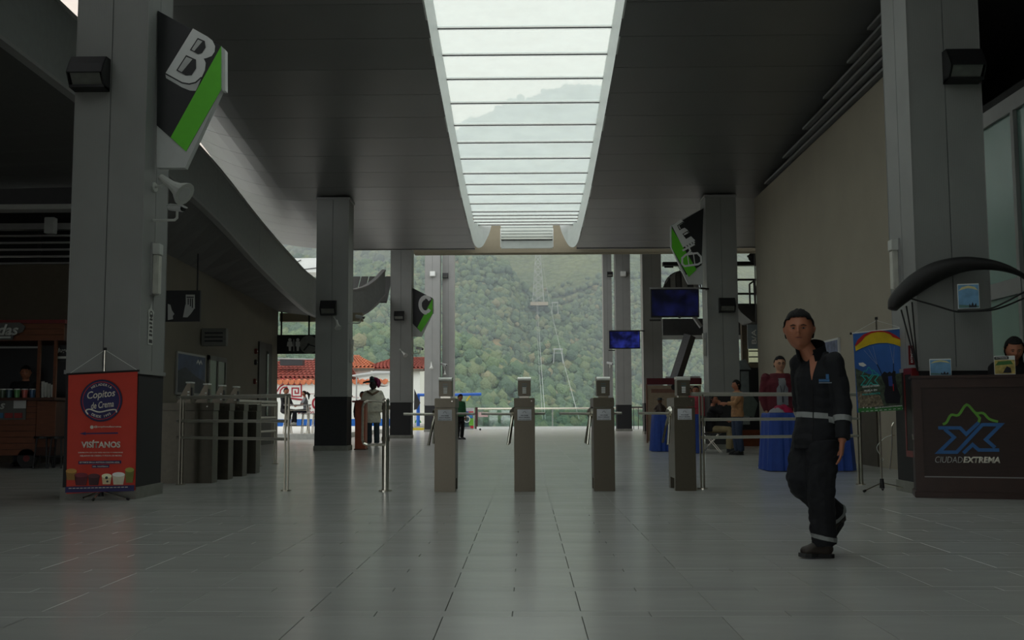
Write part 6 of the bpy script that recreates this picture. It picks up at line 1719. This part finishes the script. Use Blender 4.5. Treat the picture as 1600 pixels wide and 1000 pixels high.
def person(loc, rz, label, J, skin, top, legs, shoes, face, H=1.7, vox=.008, top_kind='jacket', hair='short', glasses=False,
           sit=False, sleeves='long', seed=0, side=None, headR=None, fem=False, top_label=None, shade=1):
    """J: joints in metres (local): head, neck, shL, shR, elL, elR, wrL, wrR, chest, waist, hipL, hipR, knL, knR, anL, anR, toL, toR; side: shoulder axis"""
    t = thing('person', label, 'person', loc, rz)
    k = H / 1.7
    J = {a: Vector(b) for a, b in J.items()}
    sd = (J['shL'] - J['shR']); sd.z = 0; sd = sd.normalized() if sd.length > 0 else Vector((1, 0, 0))
    R = headR or .118 * k
    w = (J['shL'] - J['shR']).length / 2
    # body
    bm = NB()
    f, u, s = head_geo(bm, J['head'], R, face)
    nb_ = (J['shL'] + J['shR']) / 2 + V3(0, 0, .02)
    tube(bm, [nb_ - V3(0, 0, .05), J['neck'], J['head'] - u * R * .5 - f * R * .12], [.062 * k, .054 * k, .056 * k], 14)
    hs = w * .92
    tube(bm, [nb_ + V3(0, 0, .055 * k), nb_ + V3(0, 0, .02 * k), nb_ - V3(0, 0, .03 * k)], [(.06 * k, .05 * k), (w * .55, .055 * k), (w * .8, .06 * k)], 14, side=sd)
    tube(bm, [nb_ + V3(0, 0, .0), nb_ - V3(0, 0, .05), J['chest'], J['waist'], (J['hipL'] + J['hipR']) / 2 + V3(0, 0, .04), (J['hipL'] + J['hipR']) / 2 - V3(0, 0, .06)],
         [(w * .5, .05 * k), (w * .8, .075 * k), (w * .9, .10 * k), (w * .78, .09 * k), (w * .88, .10 * k), (w * .7, .08 * k)], 16, side=sd)
    for q in 'LR':
        limb(bm, J['sh' + q] - V3(0, 0, .02), J['el' + q], J['wr' + q], [.04 * k, .042 * k, .038 * k, .036 * k, .026 * k])
        limb(bm, J['hip' + q], J['kn' + q], J['an' + q], [.085 * k, .072 * k, .052 * k, .052 * k, .036 * k])
        dd = (J['wr' + q] - J['el' + q]).normalized(); th = 1
        hand_geo(bm, J['wr' + q], J.get('hd' + q, dd), J.get('pn' + q, Vector(face) * .3 + sd * (-1 if q == 'L' else 1)), L=.175 * k, curl=.55, thumb=(1 if q == 'L' else -1))
    body = fuse('body', bm, vox * .62, skin, t, sm=1)
    hr = hair_cap(J['head'], R, f, u, s, t, style=hair)
    face_bits(J['head'], R, f, u, s, t, glasses=glasses)
    # top garment
    bm = NB()
    cw = {'jacket': 1.14, 'shirt': 1.04, 'poncho': 1.2}[top_kind]
    hipc = (J['hipL'] + J['hipR']) / 2
    tube(bm, [nb_ + V3(0, 0, .045 * k), nb_ - V3(0, 0, .02), J['chest'] + V3(0, 0, .04), J['chest'] - V3(0, 0, .04), J['waist'], hipc + V3(0, 0, .03), hipc - V3(0, 0, .03 if top_kind != 'jacket' else .05)],
         [(w * .66, .065 * k), (w * .95, .088 * k), (w * 1.03 * cw, .125 * k * cw), (w * 1.0 * cw, .125 * k * cw), (w * .9 * cw, .112 * k * cw), (w * 1.02 * cw, .125 * k * cw), (w * 1.0 * cw, .125 * k * cw)], 18, side=sd)
    for q in 'LR': ball(bm, J['sh' + q] - V3(0, 0, .008), .064 * k * cw, seg=14)
    for q in 'LR':
        sl = J['wr' + q].lerp(J['el' + q], .06) if sleeves == 'long' else J['el' + q].lerp(J['sh' + q], .2)
        if sleeves == 'long': limb(bm, J['sh' + q], J['el' + q], sl, [x * k * cw for x in (.066, .06, .054, .05, .042)])
        else: tube(bm, [J['sh' + q], J['sh' + q].lerp(sl, .5), sl], [x * k * cw for x in (.066, .06, .058)], 12)
    tp = fuse('jacket' if top_kind == 'jacket' else 'shirt', bm, vox, top, t, sm=2, noise=.007 if vox < .012 else .006, nseed=seed, label=top_label)
    # trousers
    bm = NB()
    tube(bm, [hipc + V3(0, 0, .10), hipc + V3(0, 0, .02), hipc - V3(0, 0, .07)], [(w * .88, .105 * k), (w * .98, .118 * k), (w * .8, .10 * k)], 16, side=sd)
    for q in 'LR':
        an = J['an' + q] + (J['kn' + q] - J['an' + q]).normalized() * .0
        limb(bm, J['hip' + q], J['kn' + q], an, [x * k for x in (legs[1])])
    tr_ = fuse('trousers', bm, vox, legs[0], t, sm=2, noise=.007 if vox < .012 else .005, nscale=11, nseed=seed + 3)
    for q in 'LR': shoe(t, J['an' + q], J['to' + q], shoes[0], sole=shoes[1] if len(shoes) > 1 else None, h=J.get('ah', .08))
    return t, body, tp, tr_, (f, u, s, R)

LEGW = (.10, .09, .078, .078, .072)
# --- walking man
M_cov = C('coverall_navy', (19, 21, 26), rough=.85, var=.12, scale=12)
g0 = G(1269, 871)
Jm = dict(head=(-.098, -.03, 1.458), neck=(-.055, -.01, 1.345), shL=(.092, -.115, 1.248), shR=(-.06, .11, 1.258), elL=(.135, -.15, .975), elR=(-.035, .22, .99), wrL=(.105, -.215, .74), wrR=(.0, .22, .78),
          chest=(.022, 0, 1.12), waist=(.02, 0, .92), hipL=(.02, -.07, .74), hipR=(-.03, .06, .74), knL=(-.005, -.09, .40), knR=(-.115, .03, .475), anL=(.02, -.05, .085), anR=(.165, .14, .245), toL=(-.135, -.07, .012), toR=(.065, .11, .03),
          hdL=(-.12, -.02, -1), pnL=(-.9, .3, 0))
Jm = {a: Vector(b) for a, b in Jm.items()}
ox_ = g0.x + .055; 
man, body, tp, tr_, hd = person((ox_, g0.y + .03, 0), 0, 'man in dark coverall with grey reflective stripe walking left, looking at camera', Jm, SKIN, M_cov, (M_cov, (.115, .105, .092, .09, .085)),
    (C('boot_brown', (52, 44, 38), rough=.6), M_black), (-.30, -1, .02), H=1.62, vox=.008, headR=.128, seed=1)
f, u, s, R = hd
# cropped hair sideburns, collar, stripes, chest badge, open neck
M_refl = C('reflective_tape', (142, 146, 144), rough=.4)
def band_on(o, planes, test, push, m, name, parent):
    """slice of garment o between two planes (point, normal), kept where test holds: a sewn band following the cloth"""
    bm = NB(); bm.from_mesh(o.data)
    for pt_, n_ in planes:
        bmesh.ops.bisect_plane(bm, geom=list(bm.verts) + list(bm.edges) + list(bm.faces), plane_co=pt_, plane_no=n_, clear_inner=True)
    bmesh.ops.delete(bm, geom=[f_ for f_ in bm.faces if not test(f_.calc_center_median())], context='FACES')
    for v in bm.verts: v.co += v.normal * push
    return obj(name, bm, m, parent, smooth=True)
sdm = (Jm['shL'] - Jm['shR']); sdm.z = 0; sdm.normalize()
def torso_rel(c): return (c - Vector((.03, 0, 0))).dot(sdm)
def arm_dist(c):
    a, b = Jm['elL'], Jm['wrL']; tt = max(0, min(1, (c - a).dot(b - a) / (b - a).length_squared)); return (c - (a + (b - a) * tt)).length
def slab(c, n, h): c = Vector(c); n = Vector(n).normalized(); return [(c, n), (c + n * h, -n)]
band_on(tp, slab((0, 0, .885), (.07, 0, 1), .036), lambda c: arm_dist(c) > .088, .003, M_refl, 'reflective_stripe', tp)
aN = (Jm['elL'] - Jm['wrL']).normalized()
band_on(tp, slab(Jm['wrL'].lerp(Jm['elL'], .52), aN, .036), lambda c: arm_dist(c) < .088, .004, M_refl, 'reflective_stripe', tp)
band_on(tr_, slab(Jm['anL'] + Vector((0, 0, .03)), (.22, 0, 1), .026), lambda c: (c - Jm['anL']).length < .14, .004, M_refl, 'cuff_stripe', tr_)
aR = Jm['anR']; dR = (Jm['knR'] - aR).normalized()
band_on(tr_, slab(aR + dR * .012, dR, .026), lambda c: (c - aR).length < .15, .004, M_refl, 'cuff_stripe', tr_)
# open neck: skin patch showing in the V, raised collar
nbm = (Jm['shL'] + Jm['shR']) / 2
ff = Vector((-.55, -.83, 0)).normalized(); ss = ff.cross(Vector((0, 0, 1)))
cn_ = Vector((-.0, 0, 1.27))
col_pts = []
bm = NB()
N_ = 22; ra, rb = [], []
for i in range(N_ + 1):
    a = math.radians(28 + (360 - 56) * i / N_)
    d_ = ff * math.cos(a) + ss * math.sin(a)
    hgt = .075 + .025 * (1 - abs(i / N_ * 2 - 1))
    base = Vector((-.01, -.005, 1.275)) + d_ * .096 + Vector((0, 0, .03 * (-math.cos(a)) )); tp_ = Vector((-.025, -.01, 1.275)) + d_ * .094 + Vector((0, 0, hgt + .03 * (-math.cos(a))))
    ra.append(base); rb.append(tp_)
for th_ in (0, .006):
    pass
A_ = [bm.verts.new(p) for p in ra]; B_ = [bm.verts.new(p) for p in rb]
for i in range(N_): bm.faces.new((A_[i], A_[i + 1], B_[i + 1], B_[i]))
bmesh.ops.solidify(bm, geom=list(bm.faces), thickness=.007)
obj('collar', bm, M_cov, tp, smooth=True)
def on_front(x, z, push=.0):   # find garment surface along ff at side offset x, height z
    best = None; o_ = Vector((.03, 0, z)) + ss * x
    hit, loc_, nrm, _ = tp.ray_cast(o_ + ff * .6, -ff)
    return (loc_ + nrm * push) if hit else o_ + ff * .15
bpy.context.view_layer.update()
bm = NB(); rows_ = []
for j_ in range(9):
    v_ = j_ / 8; z_ = 1.29 - .16 * v_; hw_ = .030 * (1 - v_) + .002
    rows_.append([bm.verts.new(on_front(-hw_ + hw_ * i_ * .5, z_, .004)) for i_ in range(5)])
for r1, r2 in zip(rows_, rows_[1:]):
    for i_ in range(4): bm.faces.new((r1[i_], r1[i_ + 1], r2[i_ + 1], r2[i_]))
obj('open_neck', bm, SKIN, body, smooth=True)
bm = NB(); pts_ = [on_front(.0, z, .002) for z in (1.105, 1.05, 1.0, .94, .87, .80, .74)]; tube(bm, pts_, .004, 6); obj('zip', bm, M_black, tp)
lp = [(-.125, 1.07), (-.03, 1.075)]
def decal(x0, x1, z0, z1, m, nm):
    bm = NB(); n_ = 4; V = [[bm.verts.new(on_front(x0 + (x1 - x0) * i / n_, z0 + (z1 - z0) * j, .004)) for j in (0, 1)] for i in range(n_ + 1)]
    for i in range(n_): bm.faces.new((V[i][0], V[i + 1][0], V[i + 1][1], V[i][1]))
    obj(nm, bm, m, tp)
sgn = -1 if on_front(-.08, 1.1).x > on_front(.08, 1.1).x else 1
decal(sgn * .045, sgn * .11, 1.118, 1.134, C('badge_blue', (54, 104, 150)), 'chest_badge'); decal(sgn * .045, sgn * .125, 1.108, 1.114, C('badge_pale', (130, 140, 150)), 'chest_badge'); decal(sgn * .085, sgn * .108, 1.136, 1.165, C('badge_blue'), 'chest_badge')

# --- man in burgundy jacket
def stand_pose(H, sw=.19, arm='down', face=(0, -1, 0), lean=0, gait=0.0):
    k = H / 1.75
    J = dict(head=(0, -.01, 1.63), neck=(0, 0, 1.50), shL=(sw, 0, 1.42), shR=(-sw, 0, 1.42), elL=(sw + .06, .01, 1.12), elR=(-sw - .06, .01, 1.12), wrL=(sw + .05, -.06, .88), wrR=(-sw - .05, -.06, .88),
             chest=(0, 0, 1.29), waist=(0, 0, 1.08), hipL=(.09, 0, .92), hipR=(-.09, 0, .92), knL=(.10, -.02, .50), knR=(-.10, -.02, .50), anL=(.10, .03, .085), anR=(-.10, .03, .085), toL=(.12, -.17, .01), toR=(-.12, -.17, .01))
    J = {a: Vector(b) * k for a, b in J.items()}
    J['toL'].z = J['toR'].z = .01; J['anL'].z = J['anR'].z = .085
    return J
M_burg = C('burgundy_jacket', (92, 22, 34), rough=.8); M_den = C('dark_denim', (34, 38, 50), rough=.85); M_greys = C('grey_shirt', (130, 132, 134), rough=.85)
Hm = 1.80
g0 = G(1213, 733); g0.y = 18.0
zz_ = P(1219, 557, g0.y).z; Hm = zz_
J = stand_pose(Hm, .225)
kk = Hm / 1.75
J['knR'] = Vector((-.22, -.10, .50 * kk)); J['anR'] = Vector((-.30, -.08, .085)); J['toR'] = Vector((-.44, -.26, .012)); J['wrL'] = Vector((.20, -.15, .98)); J['elL'] = Vector((.30, .02, 1.2 * kk)); J['wrR'] = Vector((-.25, -.05, .88 * kk))
pp_, body, tp, tr_, hd = person((P(1219, 600, g0.y).x, g0.y, 0), 0, 'standing man in burgundy jacket, grey shirt and glasses with lanyard', J, SKIN2, M_burg, (M_den, LEGW), (C('shoe_dark', (40, 38, 38)), M_white), (0, -1, 0), H=Hm, vox=.013, glasses=True, seed=2)
bpy.context.view_layer.update()
def front_pt(o, x, z, push):
    hit, l, n, _ = o.ray_cast(Vector((x, -1, z)), Vector((0, 1, 0))); return (l + n * push) if hit else Vector((x, -.15, z))
zt_ = 1.40 * kk; zb_ = .98 * kk
bm = NB(); rows = []
for j in range(9):
    z = zb_ + (zt_ - zb_) * j / 8; hw = .095 if j < 6 else .06
    rows.append([bm.verts.new(front_pt(tp, -hw + 2 * hw * i / 6, z, .008)) for i in range(7)])
for a_, b_ in zip(rows, rows[1:]):
    for i in range(6): bm.faces.new((a_[i], a_[i + 1], b_[i + 1], b_[i]))
obj('grey_tshirt', bm, M_greys, tp, smooth=True)
for sx in (-1, 1):
    obj('lanyard', T([front_pt(tp, sx * .06, zt_ - .01, .014), front_pt(tp, sx * .03, 1.25 * kk, .016), front_pt(tp, 0, 1.12 * kk, .016)], .005, 5), M_black, tp)
obj('pendant', T([front_pt(tp, 0, 1.13 * kk, .018), front_pt(tp, 0, 1.02 * kk, .018)], .009, 6), M_black, tp)

# --- woman in tan shirt, side view facing left
M_tan = C('tan_shirt', (168, 124, 84), rough=.8, var=.25, scale=14); M_jean = C('blue_jeans', (46, 58, 82), rough=.85)
g0 = G(1148, 711); Hw = P(1150, 594, g0.y).z
J = stand_pose(Hw, .205); kk = Hw / 1.75
J['elL'] = Vector((.2, -.14, 1.2 * kk)); J['wrL'] = Vector((.1, -.30, 1.2 * kk)); J['elR'] = Vector((-.24, .14, 1.16 * kk)); J['wrR'] = Vector((-.12, .0, 1.02 * kk))
person((P(1152, 640, g0.y).x, g0.y, 0), -PI / 2 + .25, 'woman with dark hair in tan shirt and jeans standing behind the right railing', J, SKIN, M_tan, (M_jean, LEGW), (M_black,), (0, -1, -.1), H=Hw, vox=.014, top_kind='shirt', hair='long', seed=3)
# --- seated dark figure
M_dark = C('black_shirt', (26, 25, 28), rough=.85); M_khaki = C('khaki_trousers', (150, 134, 100), rough=.85)
def sit_pose(H=1.7, seat=.46):
    k = H / 1.7; z0 = seat + .09
    J = dict(head=(0, -.06, z0 + .72 * k), neck=(0, -.03, z0 + .58 * k), shL=(.17, -.02, z0 + .50 * k), shR=(-.17, -.02, z0 + .50 * k), elL=(.22, -.16, z0 + .24 * k), elR=(-.22, -.16, z0 + .24 * k), wrL=(.12, -.34, z0 + .22 * k), wrR=(-.12, -.34, z0 + .22 * k),
             chest=(0, -.01, z0 + .36 * k), waist=(0, .03, z0 + .15 * k), hipL=(.09, .02, z0), hipR=(-.09, .02, z0), knL=(.12, -.43 * k, z0 + .0), knR=(-.12, -.43 * k, z0), anL=(.13, -.42 * k, z0 - .47 * k), anR=(-.13, -.40 * k, z0 - .47 * k))
    J = {a: Vector(b) for a, b in J.items()}
    J['toL'] = J['anL'] + Vector((.01, -.19, -.075)); J['toR'] = J['anR'] + Vector((-.01, -.19, -.075))
    return J
J = sit_pose(1.66, .45); J['wrR'] = Vector((-.04, -.18, 1.12)); J['elR'] = Vector((-.16, -.24, .92))
for q in 'LR': J['an' + q].z = .085; J['to' + q].z = .01
person((pcs.x + .05, pcs.y - .0, 0), 1.3, 'seated person in black shirt and khaki trousers on folding chair, hand near chin', J, SKIN, M_dark, (M_khaki, LEGW), (M_black,), (-.55, -.9, 0), H=1.62, vox=.014, hair='long', seed=4)
# --- two people behind rightmost turnstile
for (px, pyt, Yq, mt, lab, fx) in ((1076, 605, 29.0, M_dark, 'dark haired person in black behind rightmost turnstile', .6), (1088, 603, 28.2, C('red_shirt', (164, 40, 58)), 'person in red shirt standing behind rightmost turnstile', -.3)):
    H_p = P(px, pyt, Yq).z; J = stand_pose(H_p, .17)
    person((P(px, 640, Yq).x, Yq, 0), fx, lab, J, SKIN, mt, (M_den, LEGW), (M_black,), (0, -1, 0), H=H_p, vox=.016, top_kind='shirt', seed=6)
# --- receptionist behind the counter
Yq = 11.70; H_p = P(1568, 527, Yq).z; J = stand_pose(H_p, .18); kk = H_p / 1.75
J['head'] += Vector((-.02, -.12, -.02)); J['neck'] += Vector((0, -.06, 0)); J['wrL'] = Vector((.10, -.16, 1.24)); J['elL'] = Vector((.24, .06, 1.12)); J['wrR'] = Vector((-.10, -.14, 1.24)); J['elR'] = Vector((-.22, .02, 1.12))
pr, *_ , hd = person((5.34, Yq, 0), 0, 'receptionist with tied dark hair in black shirt looking down behind counter', J, SKIN, M_dark, (M_den, LEGW), (M_black,), (-.25, -1, -.35), H=H_p, vox=.012, top_kind='shirt', hair='long', sleeves='short', seed=8, headR=.13)
hc = J['head']; obj('ponytail', T([hc + Vector((.05, .1, .02)), hc + Vector((.10, .12, -.08)), hc + Vector((.12, .08, -.2))], [.05, .045, .015], 10), M_hair, pr, smooth=True)
# --- kiosk vendor
Yq = yk + .7; H_p = P(40, 572, Yq).z; J = stand_pose(H_p, .19)
person((P(40, 600, Yq).x, Yq, 0), .1, 'vendor in dark clothes standing inside the wooden kiosk', J, SKIN, M_dark, (M_den, LEGW), (M_black,), (.2, -1, -.1), H=H_p, vox=.014, top_kind='shirt', sleeves='short', seed=9)
# --- figures at terrace table
J = sit_pose(1.85, .78)
for q in 'LR': J['an' + q] += Vector((0, .1, .0)); J['to' + q] += Vector((0, .1, 0))
person((P(445, 640, 41.5).x, 41.5, .2), .9, 'dark seated figure at terrace bar table seen against the mural', J, SKIN, M_dark, (M_dark, LEGW), (M_black,), (.1, -1, 0), H=1.75, vox=.02, top_kind='shirt', seed=10)
J = sit_pose(1.62, .78)
pw, *_ , hd = person((P(477, 640, 41.5).x, 41.5, .2), -1.2, 'girl with ponytail in pale shirt seated on tall stool at terrace', J, SKIN, C('grey_shirt'), (M_den, LEGW), (M_white,), (-.1, -1, 0), H=1.5, vox=.018, top_kind='shirt', sleeves='short', seed=11)
hc = J['head']; obj('ponytail', T([hc + Vector((0, .10, .04)), hc + Vector((0, .2, -.04)), hc + Vector((0, .19, -.24))], [.05, .055, .015], 10), M_hair, pw, smooth=True)
# --- person beyond leftmost turnstile
g0 = G(716, 687); H_p = P(722, 616, g0.y).z; J = stand_pose(H_p, .17)
person((P(719, 640, g0.y).x, g0.y, 0), .7, 'brown haired person in green shirt standing just right of leftmost turnstile', J, SKIN, C('green_shirt', (40, 110, 66)), (M_dark, LEGW), (M_black,), (.3, -1, -.3), H=H_p, vox=.018, top_kind='shirt', seed=12)
# --- costumed figure in pale poncho
g0 = G(583, 697); H_p = P(583, 588, g0.y).z - .12; J = stand_pose(H_p, .19); kk = H_p / 1.75
J['elL'] = Vector((.32, -.02, 1.2 * kk)); J['elR'] = Vector((-.32, -.02, 1.2 * kk)); J['wrL'] = Vector((.36, -.2, 1.02 * kk)); J['wrR'] = Vector((-.38, -.2, 1.0 * kk))
M_pon = C('poncho_cream', (232, 228, 210), rough=.9, var=.15)
po, body, tp, tr_, hd = person((P(583, 640, g0.y).x, g0.y, 0), 0, 'person in pale poncho wearing dark mask and magenta wig by the lectern', J, SKIN, M_pon, (C('trouser_teal', (50, 66, 76)), LEGW), (C('shoe_pale', (150, 156, 160)),), (0, -1, 0), H=H_p, vox=.015, top_kind='shirt', hair='long', seed=13)
c_ = J['head']
bm = NB()
tube(bm, [(0, 0, J['neck'].z + .02), (0, 0, J['shL'].z + .05), (0, 0, J['shL'].z - .08), (0, 0, 1.12 * kk), (0, 0, .90 * kk)], [(.08, .08), (.18, .12), (.32, .18), (.42, .23), (.46, .25)], 20, side=(1, 0, 0))
tube(bm, [(0, -.02, 1.1 * kk), (0, -.02, .7 * kk), (0, -.02, .62 * kk)], [(.2, .15), (.24, .17), (.24, .17)], 18, side=(1, 0, 0))
fuse('poncho', bm, .015, M_pon, po, sm=2, noise=.012)
obj('fur_collar', T([(-.16, -.05, J['shL'].z + .04), (-.1, -.15, J['shL'].z + .0), (0, -.19, J['shL'].z - .06), (.1, -.15, J['shL'].z), (.16, -.05, J['shL'].z + .04)], .035, 8), C('fur_brown', (120, 98, 74), bump=.6), po, smooth=True)
bm = NB(); ball(bm, c_ + Vector((0, -.07, -.01)), .105, 1, .6, 1.15); obj('mask', bm, C('mask_dark', (40, 34, 32)), po, smooth=True)
bm = NB(); ball(bm, c_ + Vector((0, -.13, -.10)), .05, 1, .8, 1.1); obj('mask_snout', bm, M_black, po, smooth=True)
bm = NB()
for k in range(26):
    a = rnd.uniform(-.6, 2.6); r_ = rnd.uniform(.08, .16); ball(bm, c_ + Vector((.06 + r_ * math.cos(a) * .8, rnd.uniform(-.08, .1), .03 + r_ * math.sin(a))), rnd.uniform(.04, .06), seg=8)
fuse('magenta_wig', bm, .014, C('wig_magenta', (150, 40, 88), bump=.5), po, sm=1)
obj('hat_brim', T([c_ + Vector((-.30, -.02, .06)), c_ + Vector((-.18, -.03, .09)), c_ + Vector((0, -.02, .10)), c_ + Vector((.06, -.02, .10))], [(.02, .02), (.12, .03), (.12, .035), (.05, .03)], 10, side=(0, 1, 0)), C('hat_teal', (36, 60, 62)), po, smooth=True)
obj('hat_crown', T([c_ + Vector((-.03, 0, .1)), c_ + Vector((-.03, 0, .22)), c_ + Vector((-.02, 0, .25))], [.09, .075, .03], 12), C('hat_teal'), po, smooth=True)
obj('plume', T([c_ + Vector((.12, 0, -.02)), c_ + Vector((.3, 0, -.04)), c_ + Vector((.44, 0, -.03))], [.02, .015, .004], 6), M_black, po)
# companion half hidden behind the poncho
H_p = 1.62; Yq = g0.y + 1.2; J = stand_pose(H_p, .18)
person((P(566, 640, Yq).x, Yq, 0), .2, 'dark clothed person half hidden between second column and poncho figure', J, SKIN, M_dark, (M_den, LEGW), (M_black,), (0, -1, 0), H=H_p, vox=.018, top_kind='shirt', seed=15)
bpy.data.scenes.remove(WS)
